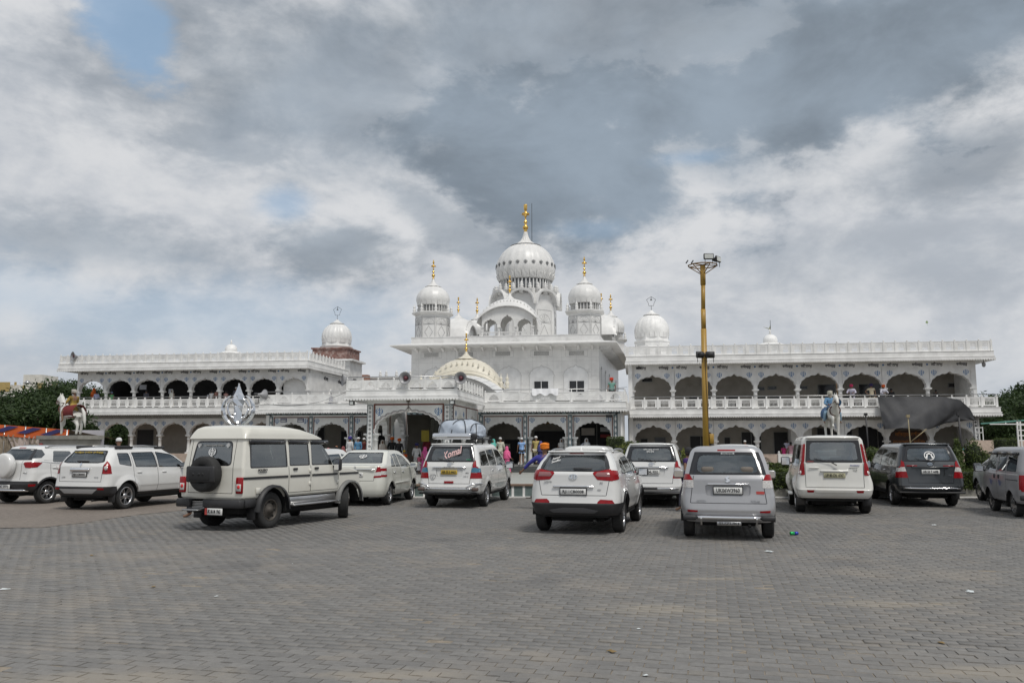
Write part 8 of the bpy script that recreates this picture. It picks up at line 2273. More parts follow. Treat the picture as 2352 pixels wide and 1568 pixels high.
# small things lying about
def small(name, label, cat, b, mats, loc, rz=0): return tag(b.build(name, mats, None, loc, (0, 0, rz)), label, cat)
p = ground(1824, 1229); b = MB(); b.X = Matrix.Translation((0, 0, .035)) @ Matrix.Rotation(R(90), 4, 'Y'); b.lathe([(.025, -.08), (.033, -.07), (.033, .0)], 14); b.cur = 1; b.lathe([(.033, .0), (.033, .07), (.025, .08), (.02, .078)], 14); small('drink_can', 'green and blue drink can lying on the paving right of the silver people carrier', 'can', b, [M('can_green', (.02, .45, .12), .25, .4), M('can_blue', (.04, .06, .4), .25, .4)], (p.x, p.y, p.z+.005), .1)
rd = random.Random(5)
for k, (px, py, s, lab, c) in enumerate(((2228, 1359, .10, 'crumpled clear plastic bag on the paving at the right', 'bag'), (1766, 1267, .10, 'flattened plastic scrap on the paving near the can', 'litter'), (2145, 1206, .08, 'white paper scrap below the grey people carrier', 'litter'), (497, 1370, .035, 'tiny white scrap on the left paving', 'litter'), (672, 1295, .02, 'tiny white dot of litter at mid left', 'litter'), (12, 1354, .08, 'thin white strip of paper at the left edge', 'litter'), (1467, 1445, .03, 'white scrap near the bottom centre', 'litter'), (1483, 1552, .03, 'small scrap near the bottom edge right of centre', 'litter'), (2163, 1477, .05, 'dry yellow leaf scrap at the lower right', 'leaf'), (1405, 1497, .06, 'brown dry leaf near the bottom centre', 'leaf'), (352, 1348, .05, 'dark leaf on the left paving', 'leaf'), (210, 1276, .05, 'second dark leaf higher on the left paving', 'leaf'))):
 g = ground(px, py); vs = []; b = MB(); s *= .7
 for j in range(5):
  for i in range(5): vs.append(((i-2)/2*s*rd.uniform(.8, 1.1), (j-2)/2*s*.6*rd.uniform(.7, 1.1), .006+s*.28*rd.random()*(1 if abs(i-2) < 2 and abs(j-2) < 2 else .1)))
 b.add(vs, [(j*5+i, j*5+i+1, (j+1)*5+i+1, (j+1)*5+i) for j in range(4) for i in range(4)], False)
 small('litter_scrap' if c != 'leaf' else 'fallen_leaf', lab, c, b, M('litter_white', (.62, .66, .66), .4) if c != 'leaf' else M('dry_leaf', (.22, .15, .06), .8), (g.x, g.y, g.z+.004), rd.random()*3)
g = at(1217, 1139, LW-.35)
for k in range(2):
 b = MB(); b.rbox(-.13, .13, -.05, .05, 0, .025, .01, 2); b.tube([(.05, -.05, .02), (.04, 0, .07), (.05, .05, .02)], .012, 6); small('sandal', ('dark sandal at the foot of the low wall', 'second dark sandal lying across the first')[k], 'sandal', b, M('brown_leather', (.05, .03, .02), .6), (g.x+.12*k, LW-.35-.1*k, .0+.03*k), .4+k)
u, z = UZ(1252, 899, VC-.85); t = bthing('drying_cloth', 'white cloth hung to dry over the terrace railing of the entrance range', 'cloth', u, VC-.8, z)
b = MB(); vs = [(u-.85+i*.1, VC-.83-.03*sin(i*1.7)-.05*j, z+.2-j*(.2+.04*sin(i*.9))) for j in range(3) for i in range(18)]; b.add(vs, [(j*18+i, j*18+i+1, j*18+19+i, j*18+18+i) for j in range(2) for i in range(17)], True); b.build('cloth', M('clean_cloth', (.8, .8, .82), .9), t)
p = at(2129, 740, 90); b = MB(); b.prism([(0, .2), (.17, 0), (0, -.17), (-.17, 0)], -.01, .01); b.tube([(0, 0, -.17), (.06, 0, -.4)], .008, 4); small('kite', 'tiny green kite flying against the grey cloud at the right', 'kite', b, M('kite_green', (.3, .4, .2), .7), p)
for lab, a, c, va, vc in (('cable sagging from the canopy dome to the right wing', (1030, 884), (1440, 888), VC+3, VR-1), ('cable hanging along the left entrance railing', (612, 926), (805, 895), VC-.9, VC-.9)):
 u0, z0 = UZ(*a, va); u1, z1 = UZ(*c, vc); t = bthing('hanging_cable', lab, 'cable', u0, va, z0); b = MB(); b.tube([(u0+(u1-u0)*i/12, va+(vc-va)*i/12, z0+(z1-z0)*i/12-.5*4*(i/12)*(1-i/12)) for i in range(13)], .012, 4); b.build('wire', blackm, t)

# ================================================================ figures
def skin(verts, edges, radii, mat, name='body', sub=1, root=0):
 me = bpy.data.meshes.new(name); me.from_pydata(verts, edges, [])
 o = bpy.data.objects.new(name, me); COL.objects.link(o)
 o.modifiers.new('s', 'SKIN'); o.modifiers['s'].use_smooth_shade = True
 if not me.skin_vertices: bpy.context.view_layer.objects.active = o; bpy.ops.mesh.customdata_skin_add()
 for i, r in enumerate(radii):
  me.skin_vertices[0].data[i].radius = r if isinstance(r, tuple) else (r, r); me.skin_vertices[0].data[i].use_root = (i == root)
 if sub: m = o.modifiers.new('u', 'SUBSURF'); m.levels = sub; m.render_levels = sub
 r = bpy.data.meshes.new_from_object(o.evaluated_get(bpy.context.evaluated_depsgraph_get()))
 bpy.data.objects.remove(o); r.name = name; r.materials.clear(); r.materials.append(mat)
 for p_ in r.polygons: p_.use_smooth = True
 return r
SKINM = M('brown_skin', (.22, .12, .075), .55, var=.1)
hairm = M('black_hair', (.015, .012, .01), .5)
def joints(pose):
 J = dict(head=(0, 0, 1.57), neck=(0, 0, 1.44), chest=(0, 0, 1.27), waist=(0, 0, 1.07), pel=(0, 0, .93))
 for s, q in ((-1, 'l'), (1, 'r')):
  J['sh'+q] = (.18*s, 0, 1.38); J['el'+q] = (.25*s, -.01, 1.13); J['wr'+q] = (.25*s, .08, .90); J['hip'+q] = (.09*s, 0, .88); J['kn'+q] = (.1*s, .02, .49); J['an'+q] = (.1*s, -.01, .09)
 if pose == 'walk':
  J['knl'] = (-.09, .16, .50); J['anl'] = (-.09, .22, .11); J['knr'] = (.09, -.02, .49); J['anr'] = (.09, -.22, .14); J['wrl'] = (-.25, -.12, .92); J['wrr'] = (.24, .2, .95)
 if pose == 'lean':
  for k in ('head', 'neck', 'chest', 'shl', 'shr'): J[k] = (J[k][0], J[k][1]+.18, J[k][2]-.05)
  J['ell'] = (-.3, .28, 1.1); J['elr'] = (.3, .28, 1.1); J['wrl'] = (-.15, .45, 1.08); J['wrr'] = (.15, .45, 1.08)
 if pose == 'point': J['ell'] = (-.42, .05, 1.22); J['wrl'] = (-.62, .1, 1.02)
 if pose == 'hips': J['elr'] = (.42, -.05, 1.18); J['wrr'] = (.24, .06, 1.0)
 if pose == 'face': J['elr'] = (.28, .12, 1.2); J['wrr'] = (.12, .22, 1.4)
 if pose == 'ride':
  for s, q in ((-1, 'l'), (1, 'r')): J['kn'+q] = (.34*s, .32, .72); J['an'+q] = (.36*s, .2, .32); J['hip'+q] = (.12*s, .03, .9); J['el'+q] = (.28*s, .1, 1.15); J['wr'+q] = (.14*s, .34, 1.1)
 return J
PM = {}
def body_meshes(pose):
 if pose in PM: return PM[pose]
 J = joints(pose); V = []; E = []; Rr = []
 def add(p, r, par=None): V.append(p); Rr.append(r); i = len(V)-1; (E.append((par, i)) if par is not None else None); return i
 L_ = lambda a, b, t: tuple(x+(y-x)*t for x, y in zip(a, b))
 pe = add(J['pel'], (.15, .11)); wa = add(J['waist'], (.13, .095), pe); ch = add(J['chest'], (.16, .11), wa); sb = add(L_(J['chest'], J['neck'], .62), (.11, .08), ch); ne = add(J['neck'], .052, sb)
 h0 = add(L_(J['neck'], J['head'], .55), (.07, .075), ne); h1 = add(J['head'], (.078, .092), h0); h2 = add((J['head'][0], J['head'][1], J['head'][2]+.075), (.06, .07), h1)
 hands = []
 for s, q in ((-1, 'l'), (1, 'r')):
  a = add(J['sh'+q], .058, sb); b = add(L_(J['sh'+q], J['el'+q], .5), .047, a); c = add(J['el'+q], .038, b); d = add(L_(J['el'+q], J['wr'+q], .5), .034, c); e = add(J['wr'+q], .025, d)
  dv = (Vector(J['wr'+q])-Vector(J['el'+q])).normalized(); w = Vector(J['wr'+q]); add(tuple(w+dv*.06), (.036, .02), e); hands.append((w, dv, s))
  a = add(J['hip'+q], .085, pe); b = add(L_(J['hip'+q], J['kn'+q], .5), .072, a); c = add(J['kn'+q], .052, b); d = add(L_(J['kn'+q], J['an'+q], .4), .05, c); e = add(J['an'+q], .034, d); f = add((J['an'+q][0], J['an'+q][1]+.07, J['an'+q][2]-.05), (.035, .028), e); add((J['an'+q][0], J['an'+q][1]+.15, J['an'+q][2]-.06), (.036, .02), f)
 body = skin(V, E, Rr, SKINM)
 # fingers and thumb, nose and ears grown into the same mesh
 b = MB(); b.v = [tuple(v.co) for v in body.vertices]; b.f = [tuple(p_.vertices) for p_ in body.polygons]; b.mi = [0]*len(b.f); b.sm = [True]*len(b.f)
 for w, dv, s in hands:
  sd = dv.cross(Vector((0, 1, 0))); sd = sd.normalized() if sd.length > .2 else Vector((1, 0, 0)); cu = sd.cross(dv)
  for k, ln in enumerate((.055, .065, .07, .06)):
   o = w+dv*.085+sd*(.0155*(k-1.5)); b.tube([o-dv*.03, o+dv*ln*.45, o+dv*ln*.8+cu*.02, o+dv*ln+cu*.038], [.0085, .0085, .0075, .005], 5)
  o = w+dv*.035; b.tube([o, o-sd*.035+dv*.02, o-sd*.045+dv*.055], [.011, .01, .007], 5)
 hx, hy, hz = J['head']; b.lathe([(.001, 0), (.02, .012), (.012, .04), (.004, .06)], 6, (hx, hy+.085, hz-.035))
 for s in (-1, 1): b.lathe([(.001, -.03), (.014, -.015), (.018, .01), (.001, .032)], 6, (hx+s*.08, hy-.01, hz-.005))
 PM[pose] = (b.mesh('body', SKINM), J); return PM[pose]
GM = {}
def garment(kind, pose, m0):
 k = (kind, pose)
 if k in GM: return GM[k]
 J = body_meshes(pose)[1]; V = []; E = []; Rr = []; L_ = lambda a, b, t: tuple(x+(y-x)*t for x, y in zip(a, b))
 def add(p, r, par=None): V.append(p); Rr.append(r); i = len(V)-1; (E.append((par, i)) if par is not None else None); return i
 if kind in ('shirt', 'kurta', 'tee'):
  low = {'kurta': .52}.get(kind, .84); c0 = add((J['pel'][0], J['pel'][1], .9), (.185, .135)); 
  if kind == 'kurta': add((0, .02, low), (.23, .17), c0)
  else: add((0, 0, low), (.18, .135), c0)
  w = add(J['waist'], (.155, .115), c0); c = add(J['chest'], (.185, .125), w); s_ = add(L_(J['chest'], J['neck'], .6), (.14, .09), c); add(L_(J['chest'], J['neck'], .9), .066, s_)
  for q in 'lr':
   a = add(J['sh'+q], .075, s_); b = add(L_(J['sh'+q], J['el'+q], .55), .068, a)
   if kind != 'tee': d = add(J['el'+q], .052, b); add(L_(J['el'+q], J['wr'+q], .8), .042, d)
 elif kind in ('trousers', 'shorts'):
  c0 = add((J['pel'][0], J['pel'][1], .93), (.165, .125))
  for q in 'lr':
   a = add(J['hip'+q], .105, c0); b = add(L_(J['hip'+q], J['kn'+q], .6), .088, a)
   if kind == 'trousers': d = add(J['kn'+q], .072, b); e = add(L_(J['kn'+q], J['an'+q], .6), .064, d); add(L_(J['kn'+q], J['an'+q], .97), .06, e)
 elif kind in ('skirt', 'saree'):
  b = MB(); n = 20; P = [(.15, 1.05), (.18, .92), (.2, .7), (.24, .4), (.29, .12 if kind == 'saree' else .3)]
  for r, z in P: pass
  vs = [(r*(1+.06*sin(6*a))*cos(a), r*.8*(1+.06*sin(6*a))*sin(a), z) for r, z in P for a in [2*pi*j/n for j in range(n)]]
  b.add(vs, [(i*n+j, i*n+(j+1) % n, (i+1)*n+(j+1) % n, (i+1)*n+j) for i in range(len(P)-1) for j in range(n)], True); GM[k] = b.mesh(kind, m0); return GM[k]
 elif kind in ('turban', 'cap', 'scarf', 'hair', 'shawl'):
  hx, hy, hz = J['head']; b = MB()
  if kind == 'turban':
   b.lathe([(.07, .0), (.10, .015), (.115, .055), (.112, .10), (.09, .14), (.045, .165), (.001, .17)], 18, (hx, hy-.005, hz+.015), sy=1.12)
   for q in range(4): b.tube([(hx+.112*cos(a), hy+.124*sin(a), hz+.035+.035*q+.05*sin(a)*(1 if q % 2 else -1)*.8) for a in [2*pi*i/16 for i in range(17)]], .014, 5)
  elif kind == 'cap': b.lathe([(.094, .0), (.1, .03), (.09, .085), (.05, .12), (.001, .13)], 16, (hx, hy-.005, hz+.035), sy=1.12)
  elif kind == 'hair': b.lathe([(.075, -.09), (.095, -.03), (.1, .04), (.085, .1), (.04, .13), (.001, .135)], 16, (hx, hy-.02, hz+.02), sy=1.08)
  else:
   n = 18; P = [(.001, .15), (.06, .145), (.11, .09), (.125, .0), (.13, -.1), (.18, -.17), (.235, -.25), (.24, -.4)]+([(.25, -.62)] if kind == 'shawl' else [])
   vs = [(hx+r*cos(a), hy-.02+r*.95*sin(a)*(.72 if sin(a) > .3 and -.16 < z < .1 else 1), hz+z) for r, z in P for a in [2*pi*j/n for j in range(n)]]
   b.add(vs, [(i*n+j, i*n+(j+1) % n, (i+1)*n+(j+1) % n, (i+1)*n+j) for i in range(len(P)-1) for j in range(n) if not (i in (2, 3) and 3 <= j <= 5)], True)
  GM[k] = b.mesh(kind, m0); return GM[k]
 GM[k] = skin(V, E, Rr, m0, kind); return GM[k]
CLO = {}
def cm(c, pat=None):
 k = (c, pat)
 if k not in CLO: CLO[k] = M('cloth_%d' % len(CLO), c, .85, var=.18, scale=5, dirt=tuple(min(1, q*1.8+.1) for q in c) if pat else None, dirt_amt=.9 if pat else 0, dscale=14)
 return CLO[k]
eyem = M('eye', (.02, .015, .01), .2)
def person(label, loc, yaw, H, pose='stand', wear=(), group=None, beard=False, name='person', cat='person'):
 t = thing(name, label, cat, loc, yaw, group); s = H/1.70; t.scale = (s,)*3
 me, J = body_meshes(pose); obj('body', me, t)
 for kind, col in wear:
  base = cm(col if not isinstance(col[0], tuple) else col[0], 'p' if isinstance(col[0], tuple) else None)
  g = garment(kind, pose, base); o = obj(kind, g, t); o.material_slots[0].link = 'OBJECT'; o.material_slots[0].material = base
 hx, hy, hz = J['head']; b = MB()
 for q in (-1, 1): b.lathe([(.001, -.01), (.01, 0), (.001, .01)], 6, (q*.032, hy+.078, hz+.005))
 b.box(hx-.025, hx+.025, hy+.078, hy+.086, hz-.062, hz-.056); obj('face', b.mesh('face', eyem), t)
 if beard:
  b = MB(); b.lathe([(.001, -.17), (.04, -.14), (.07, -.08), (.068, -.03), (.04, -.02)], 12, (hx, hy+.03, hz), cap=False); obj('beard', b.mesh('beard', hairm if beard is True else cm(beard)), t)
 return t
W_ = (.68, .68, .68); NAVY = (.03, .03, .14); ORG = (.62, .12, .015); PINK = (.62, .09, .22); BLK = (.02, .02, .022); CRM = (.5, .46, .38)
def gp(px, d, z=0.): p = at(px, 1021, d); return (p.x, p.y, z)
A = 0; TR = R(180)
def P_(label, px, d, z, yaw, H, pose, wear, **k): return person(label, gp(px, d, z), R(yaw), H, pose, wear, **k)
F3 = .43
P_('man in blue shirt and orange turban reaching left behind the white crossover', 1251, 22.2, 0, -12, 1.70, 'point', (('shirt', (.05, .05, .30)), ('trousers', (.1, .1, .12)), ('turban', (.70, .20, .015))))
P_('young man in dark purple shirt walking beside the silver people carrier', 1580, 21.6, 0, 55, 1.62, 'walk', (('tee', (.05, .02, .12)), ('trousers', (.06, .06, .08)), ('hair', BLK)))
P_('person in dark trousers and sandals hidden behind the jeep wagon, only the feet showing', 443, 20.0, 0, 100, 1.6, 'stand', (('tee', (.3, .25, .2)), ('trousers', (.02, .02, .03)), ('hair', BLK)))
Z = lambda *a: P_(*a)
for a in (('woman in patterned pink saree walking with a white bag on the plaza', 1165, 49.8, 0, -70, 1.60, 'walk', (('saree', (PINK, 1)), ('kurta', (PINK, 1)), ('shawl', (.70, .12, .28)))),
 ('woman with turquoise veil raising a hand to her face', 1133, 52.9, F3, 150, 1.62, 'face', (('saree', (.12, .45, .38)), ('tee', (.12, .4, .35)), ('shawl', (.12, .5, .42)))),
 ('man in white cap and cream shirt seen from behind left of the striped shirt', 1149, 53.2, F3, -5, 1.72, 'stand', (('shirt', (.55, .53, .45)), ('trousers', (.5, .48, .4)), ('cap', W_))),
 ('man in striped blue shirt, dark shorts and white cap at the top step', 1198, 53.0, F3, 10, 1.70, 'stand', (('tee', ((.16, .28, .5), 1)), ('shorts', BLK), ('cap', W_))),
 ('man in mustard shirt, cream trousers and white cap beside the double pillar', 1231, 53.4, F3, -20, 1.80, 'walk', (('tee', (.48, .38, .14)), ('trousers', CRM), ('cap', W_))),
 ('woman in blue patterned saree next to the man in mustard shirt', 1242, 53.2, F3, -15, 1.5, 'stand', (('saree', (NAVY, 1)), ('tee', NAVY), ('shawl', (NAVY, 1)))),
 ('woman with a white veil behind the roof rail of the white crossover', 1290, 54.6, F3, 170, 1.66, 'stand', (('saree', (.3, .06, .05)), ('tee', W_), ('scarf', W_))),
 ('bearded man in white shirt inside the middle arch right of the veil', 1308, 55, F3, 175, 1.8, 'stand', (('shirt', W_), ('trousers', BLK), ('hair', BLK))),
 ('man in grey kurta with a white cloth on his head in the right arch', 1347, 54.4, F3, 185, 1.68, 'hips', (('kurta', (.4, .42, .5)), ('trousers', W_), ('scarf', W_))),
 ('boy in orange numbered T-shirt and yellow head cloth near the steps', 928.7, 49.6, 0, 20, 1.36, 'stand', (('tee', (.6, .1, .02)), ('trousers', (.2, .3, .45)), ('cap', (.6, .4, .03)))),
 ('man in white kurta and navy turban with a black shoulder strap', 957.3, 51.0, .1, 0, 1.66, 'stand', (('kurta', W_), ('trousers', W_), ('turban', NAVY))),
 ('small girl in pink top and white skirt', 964, 49.4, 0, -30, 1.15, 'stand', (('tee', (.55, .12, .2)), ('skirt', W_), ('hair', BLK))),
 ('woman in plain bright pink saree left of the laden people carrier', 975.5, 49.0, 0, 60, 1.58, 'walk', (('saree', (.6, .08, .3)), ('tee', (.6, .08, .3)), ('shawl', (.62, .1, .3)))),
 ('man in maroon shirt and orange turban with an orange rucksack', 981, 52.2, F3, 0, 1.75, 'stand', (('shirt', (.14, .01, .02)), ('trousers', BLK), ('turban', (.62, .08, .01)))),
 ('man in pale blue shirt under the right side of the porch arch', 995, 53.6, F3, 120, 1.75, 'stand', (('shirt', (.4, .48, .6)), ('trousers', BLK), ('hair', BLK))),
 ('man in black with an orange turban, left of two side by side', 900.5, 51.6, F3, 5, 1.70, 'stand', (('shirt', BLK), ('trousers', BLK), ('turban', ORG))),
 ('man in black with an orange turban, right of two side by side', 917, 51.2, F3, -10, 1.62, 'stand', (('shirt', BLK), ('trousers', BLK), ('turban', ORG))),
 ('woman in a cream veil facing out under the porch', 878.6, 51.4, F3, 180, 1.55, 'stand', (('saree', CRM), ('tee', CRM), ('shawl', (.55, .5, .45)))),
 ('woman with salmon head cloth and white top by the patterned pilaster', 859.6, 50.4, 0, 170, 1.66, 'stand', (('tee', W_), ('trousers', BLK), ('scarf', (.5, .2, .15)))),
 ('child in red with a pink head cloth', 754, 51.5, .1, 40, 1.4, 'stand', (('tee', (.5, .02, .03)), ('trousers', BLK), ('scarf', (.55, .12, .15)))),
 ('woman with a long dark braid and white blouse', 772.7, 51.0, .1, 0, 1.5, 'stand', (('tee', W_), ('trousers', (.02, .02, .05)), ('cap', (.6, .25, .12)), ('hair', BLK))),
 ('woman in maroon patterned shawl with white print', 789, 51.4, .1, -20, 1.5, 'stand', (('saree', ((.15, .02, .03), 1)), ('shawl', ((.2, .04, .04), 1)))),
 ('man in white with a violet-blue turban at the left pillar', 803.5, 53.2, F3, -30, 1.75, 'stand', (('kurta', W_), ('trousers', W_), ('turban', (.06, .04, .28)))),
 ('woman in a white shawl in front of the violet-blue turban', 805, 51.4, .2, -40, 1.52, 'stand', (('saree', W_), ('shawl', W_))),
 ('man in sky-blue shirt and white cap in the third left arch', 822.8, 54.4, F3, 160, 1.74, 'stand', (('shirt', (.12, .3, .5)), ('trousers', BLK), ('cap', W_))),
 ('person in dark red inside the third left arch', 836, 55, F3, 170, 1.7, 'stand', (('shirt', (.12, .02, .02)), ('trousers', BLK), ('cap', W_))),
 ('man in a pointed white cap behind the crossover on the left', 272.5, 33, 0, 20, 1.95, 'stand', (('shirt', (.05, .03, .15)), ('trousers', BLK), ('cap', W_))),
 ('woman in white behind the crossover on the left', 247, 36, 0, -20, 1.62, 'stand', (('tee', W_), ('saree', W_), ('scarf', (.5, .5, .5)))),
 ('man in red cap and checked shirt under the marquee', 94.5, 44, 0, 150, 1.75, 'stand', (('shirt', (.3, .4, .5)), ('trousers', BLK), ('cap', (.25, .04, .04)))),
 ('man with an orange turban at the left of the marquee', 51, 45, 0, 10, 1.62, 'stand', (('shirt', W_), ('trousers', BLK), ('turban', ORG))),
 ('second man with an orange turban, lower, at the left of the marquee', 61, 45, 0, 10, 1.52, 'stand', (('shirt', CRM), ('trousers', BLK), ('turban', ORG))),
 ('man with an orange turban right of the marquee curtains', 123, 46, 0, 10, 1.95, 'stand', (('shirt', CRM), ('trousers', BLK), ('turban', ORG)))): Z(*a)
UPG = 'people on the upper galleries'
def up(label, px, py, v, z, yaw, H, pose, wear):
 u = UZ(px, py, v)[0]; return person(label, bworld(u, v, z), R(yaw)-TH, H, pose, wear, UPG)
for a in (('man in white shirt and pink turban leaning on the right wing railing', 1956.8, 905, VR+.1, 4.3, 160, 1.75, 'lean', (('shirt', (.6, .58, .7)), ('trousers', BLK), ('turban', (.5, .03, .12)))),
 ('bearded man in cream shirt and navy turban on the right wing gallery', 2002, 905, VR+.2, 4.3, 180, 1.75, 'hips', (('tee', (.55, .48, .35)), ('trousers', BLK), ('turban', (.04, .03, .12)))),
 ('man in white shirt and orange turban leaning at the tarpaulin corner', 2026, 905, VR+.1, 4.3, -160, 1.7, 'lean', (('shirt', (.6, .6, .68)), ('trousers', BLK), ('turban', (.65, .12, .02)))),
 ('dark figure on the right wing gallery above the tarpaulin', 2048, 908, VR+.6, 4.3, 180, 1.45, 'stand', (('shirt', BLK), ('trousers', BLK), ('hair', BLK))),
 ('seated dark figure in the last upper arch of the right wing', 2150, 910, VR+1, 4.3, 180, 1.35, 'stand', (('shirt', BLK), ('trousers', BLK), ('hair', BLK))),
 ('person in orange-red turban on the entrance terrace right end', 1405, 890, VC+3.5, 4.4, 20, 1.85, 'stand', (('tee', (.15, .3, .25)), ('trousers', BLK), ('turban', (.6, .04, .01)))),
 ('person with an orange head scarf in the first upper arch of the left wing', 216, 905, VL+.9, 4.9, 0, 1.85, 'stand', (('shirt', ORG), ('trousers', BLK), ('scarf', ORG))),
 ('person in lilac beside the orange scarf on the left wing gallery', 222, 905, VL+.5, 4.9, 10, 1.55, 'stand', (('shirt', (.4, .42, .6)), ('trousers', BLK), ('hair', BLK))),
 ('person in green on the left wing gallery', 256.9, 905, VL+.4, 4.9, 180, 1.45, 'stand', (('tee', (.12, .35, .15)), ('trousers', BLK), ('cap', (.2, .3, .5)))),
 ('dark-clothed person in the third upper arch of the left wing', 336, 905, VL+.5, 4.9, 180, 1.6, 'stand', (('shirt', (.08, .08, .1)), ('trousers', BLK), ('hair', BLK))),
 ('person wrapped in a pale shawl on the left wing gallery', 394.6, 905, VL+.4, 4.9, 170, 1.6, 'stand', (('saree', CRM), ('shawl', (.5, .5, .45)))),
 ('child in white on the left wing gallery by the fifth column', 486, 905, VL+.4, 4.9, 180, 1.5, 'stand', (('tee', W_), ('trousers', BLK), ('hair', BLK))),
 ('person in brown leaning on the fifth column of the left wing gallery', 498, 905, VL+.4, 4.9, 180, 1.6, 'stand', (('tee', (.3, .15, .12)), ('trousers', BLK), ('hair', BLK))),
 ('person in pinkish top on the left wing gallery left of the steel emblem', 519, 905, VL+.4, 4.9, 180, 1.45, 'stand', (('tee', (.4, .22, .2)), ('trousers', BLK), ('hair', BLK))),
 ('person in white cap just above the steel emblem tip', 542, 905, VL+.4, 4.9, 180, 1.75, 'stand', (('shirt', (.1, .1, .12)), ('trousers', BLK), ('cap', W_))),
 ('man in white shirt and grey turban under the last arches of the right wing', 2171, 1030, VR-1.4, 0, 0, 1.75, 'hips', (('shirt', (.5, .46, .45)), ('trousers', BLK), ('turban', (.2, .22, .25)))),
 ('man in light blue shirt facing the last right arch', 2206, 1030, VR-1.2, 0, 0, 1.75, 'stand', (('shirt', (.15, .4, .5)), ('trousers', BLK), ('hair', BLK))),
 ('man in black jacket and green turban at the right end of the wing', 2269, 1030, VR-2, 0, 30, 1.85, 'hips', (('shirt', (.012, .012, .02)), ('trousers', BLK), ('turban', (.05, .16, .1)))),
 ('person in red under the notice board arch', 2090, 1040, VR-.3, .2, 180, 1.6, 'stand', (('tee', (.45, .06, .03)), ('trousers', BLK), ('hair', BLK))),
 ('woman in pink at the first lower arch of the right wing', 1463, 1030, VR-.3, .3, 60, 1.55, 'stand', (('tee', (.5, .06, .2)), ('saree', (.5, .06, .2)), ('hair', BLK))),
 ('girl in magenta behind the balustrade, left of three', 1800, 1030, VR+.6, .2, 20, 1.5, 'stand', (('tee', (.45, .03, .15)), ('saree', (.45, .03, .15)), ('hair', BLK))),
 ('tall dark-haired woman in white print, middle of three behind the balustrade', 1808, 1030, VR+.9, .45, 20, 1.65, 'stand', (('tee', ((.4, .4, .5), 1)), ('saree', W_), ('hair', BLK))),
 ('woman in pale pink, right of three behind the balustrade', 1817, 1030, VR+.5, .3, -20, 1.6, 'stand', (('tee', (.5, .3, .35)), ('saree', (.5, .3, .35)), ('hair', BLK))),
 ('man in a white cap behind the roof of the silver people carrier', 1711, 1020, VR-.5, .3, 170, 1.7, 'stand', (('shirt', (.1, .1, .12)), ('trousers', BLK), ('cap', W_)))): up(*a)

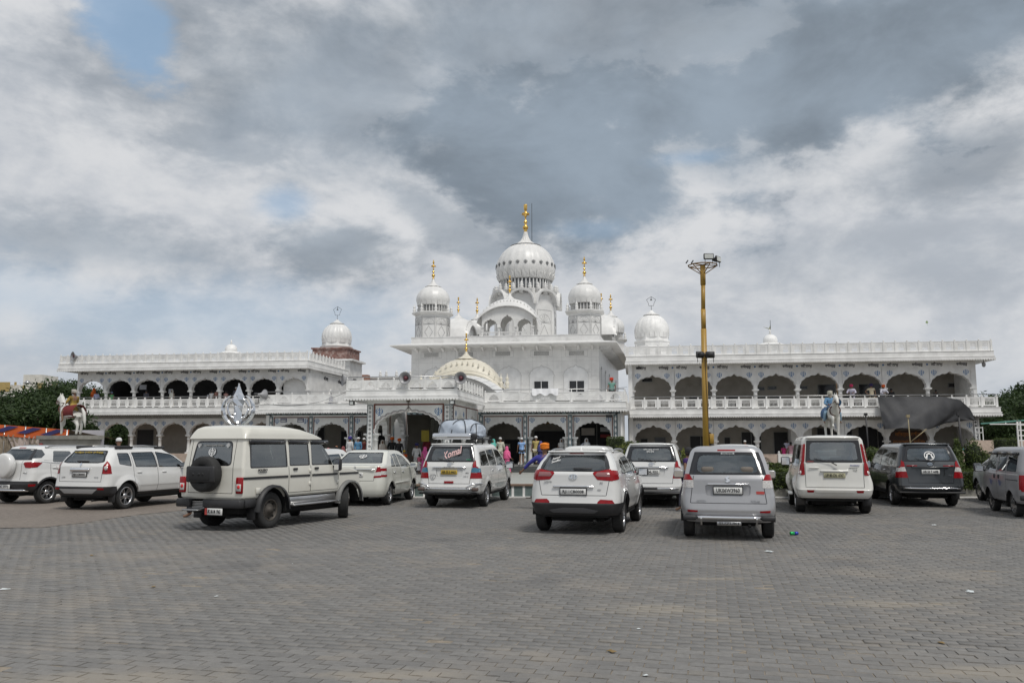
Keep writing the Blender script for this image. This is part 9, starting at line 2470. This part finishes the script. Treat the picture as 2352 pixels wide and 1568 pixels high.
# ---- rider statues
def statue(label, px, yhoof, d, yaw, cloth, dress, beardc, tall=1.0, spear=False):
 z0 = EYE+(1021-yhoof)/F*d; p = at(px, 1000, d); pl = thing('statue_plinth', 'stone plinth under the '+label.split(' on ')[0].replace('statue of a ', ''), 'plinth', (p.x, d, 0), yaw)
 b = MB(); b.box(-1.6, 1.6, -.65, .65, 0, z0-.2); b.box(-1.75, 1.75, -.75, .75, z0-.2, z0); b.build('block', concrete, pl)
 t = thing('rider_statue', label, 'statue', (p.x, d, z0), yaw); hm = M('white_statue_paint', (.66, .65, .61), .45, dirt=(.4, .37, .32), dirt_amt=.35)
 V = []; E = []; Rr = []
 def add(q, r, par=None): V.append(q); Rr.append(r); i = len(V)-1; (E.append((par, i)) if par is not None else None); return i
 be = add((-.1, 0, 1.22), (.33, .33)); ch = add((.42, 0, 1.27), (.31, .34), be); nb = add((.66, 0, 1.52), (.2, .27), ch); nm = add((.82, 0, 1.82), (.14, .2), nb); po = add((.94, 0, 2.06), (.11, .13), nm)
 hm1 = add((1.12, 0, 1.93), (.11, .12), po); add((1.29, 0, 1.66), (.08, .085), add((1.2, 0, 1.80), (.09, .1), hm1))
 ru = add((-.62, 0, 1.30), (.32, .32), be)
 for s in (-1, 1):
  add((.95, .055*s, 2.26), .02, add((.93, .05*s, 2.15), .035, po))
  a = add((.50, .17*s, 1.02), .16, ch)
  if s < 0: k = add((.86, .17*s, .98), .095, a); f = add((.80, .17*s, .62), .058, k); add((.92, .17*s, .50), (.07, .075), f)
  else: k = add((.50, .17*s, .62), .09, a); f = add((.49, .17*s, .18), .058, k); add((.52, .17*s, .05), (.075, .08), f)
  a = add((-.66, .18*s, 1.0), .2, ru); o_ = -.1 if s > 0 else .1; k = add((-.52+o_, .18*s, .78), .135, a); h = add((-.74+o_, .18*s, .52), .08, k); f = add((-.68+o_, .18*s, .16), .058, h); add((-.64+o_, .18*s, .05), (.075, .08), f)
 obj('horse', skin(V, E, Rr, hm, 'horse'), t)
 b = MB(); b.tube([(-.86, 0, 1.42), (-1.02, 0, 1.2), (-1.1, 0, .8), (-1.18, 0, .4)], [.05, .09, .08, .02], 8); b.build('tail', hm, t)
 b = MB()
 for k in range(9): f = k/8; b.tube([(.62+.3*f, 0, 1.72+.42*f), (.56+.3*f, .05, 1.66+.42*f), (.58+.3*f, .1, 1.55+.4*f)], [.03, .03, .012], 5)
 b.build('mane', M('mane_grey', (.3, .28, .26), .6), t)
 b = MB(); n = 14; vs = []
 for j in range(9):
  x = -.68+.95*j/8
  for i in range(n+1): a = pi*1.5*i/n-pi*.25; vs.append((x, .395*cos(a), 1.22+.40*sin(a)))
 b.add(vs, [(j*(n+1)+i, j*(n+1)+i+1, (j+1)*(n+1)+i+1, (j+1)*(n+1)+i) for j in range(8) for i in range(n)], True); b.build('saddle_cloth', cm(cloth), t)
 for s in (-1, 1):
  b = MB()
  b.tube([(.72, s*.02, 1.3), (.62, s*.2, 1.5), (.3, s*.24, 1.72)], .018, 5); b.tube([(1.18, s*.09, 1.86), (.9, s*.13, 1.75), (.45, s*.14, 1.72)], .014, 5); b.build('rein', M('harness', (.10, .03, .02), .6), t)
 b = MB()
 for (x, z, rr) in ((1.17, 1.84, .1), (1.24, 1.74, .085)): b.tube([(x+.0*cos(a), rr*cos(a), z+rr*1.1*sin(a)) for a in [2*pi*i/12 for i in range(13)]], .014, 5)
 b.tube([(.70+.05*sin(a), .27*cos(a), 1.36+.26*sin(a)) for a in [2*pi*i/16 for i in range(17)]], .03, 5); b.build('bridle', M('harness', (.10, .03, .02)), t)
 me, J = body_meshes('ride'); r = obj('rider', me, t, (-.12, 0, .44), (0, 0, R(-90))); r.scale = (1.14,)*3
 for kind, c in dress:
  g = garment(kind, 'ride', cm(c)); o = obj(kind, g, r); o.material_slots[0].link = 'OBJECT'; o.material_slots[0].material = cm(c)
 hx, hy, hz = J['head']; b = MB(); b.lathe([(.001, -.24), (.05, -.19), (.085, -.1), (.075, -.03), (.04, -.02)], 12, (hx, hy+.03, hz), cap=False); obj('beard', b.mesh('beard', cm(beardc)), r)
 if spear: b = MB(); b.tube([(-.32, .25, .2), (-.3, .1, 2.1)], .015, 5); obj('spear', b.mesh('spear', cm((.15, .08, .03))), r); b = MB(); b.lathe([(.001, .05), (.2, .03), (.24, 0)], 18, cap=False); obj('shield', b.mesh('shield', cm((.12, .25, .4))), r, (-.3, -.1, 1.2), (R(60), 0, 0))
statue('statue of a rider in yellow on a white horse with maroon saddle cloth', 161, 1000, 44, R(180-28), (.16, .02, .02), (('tee', (.45, .32, .08)), ('kurta', (.45, .32, .08)), ('turban', (.5, .47, .42))), (.35, .35, .36))
statue('statue of a rider in blue on a white horse facing the cars', 1912, 1003, 44, R(-90-6), (.08, .16, .3), (('shirt', (.14, .28, .45)), ('trousers', (.25, .38, .5)), ('turban', (.6, .58, .5))), (.4, .36, .3), spear=True)
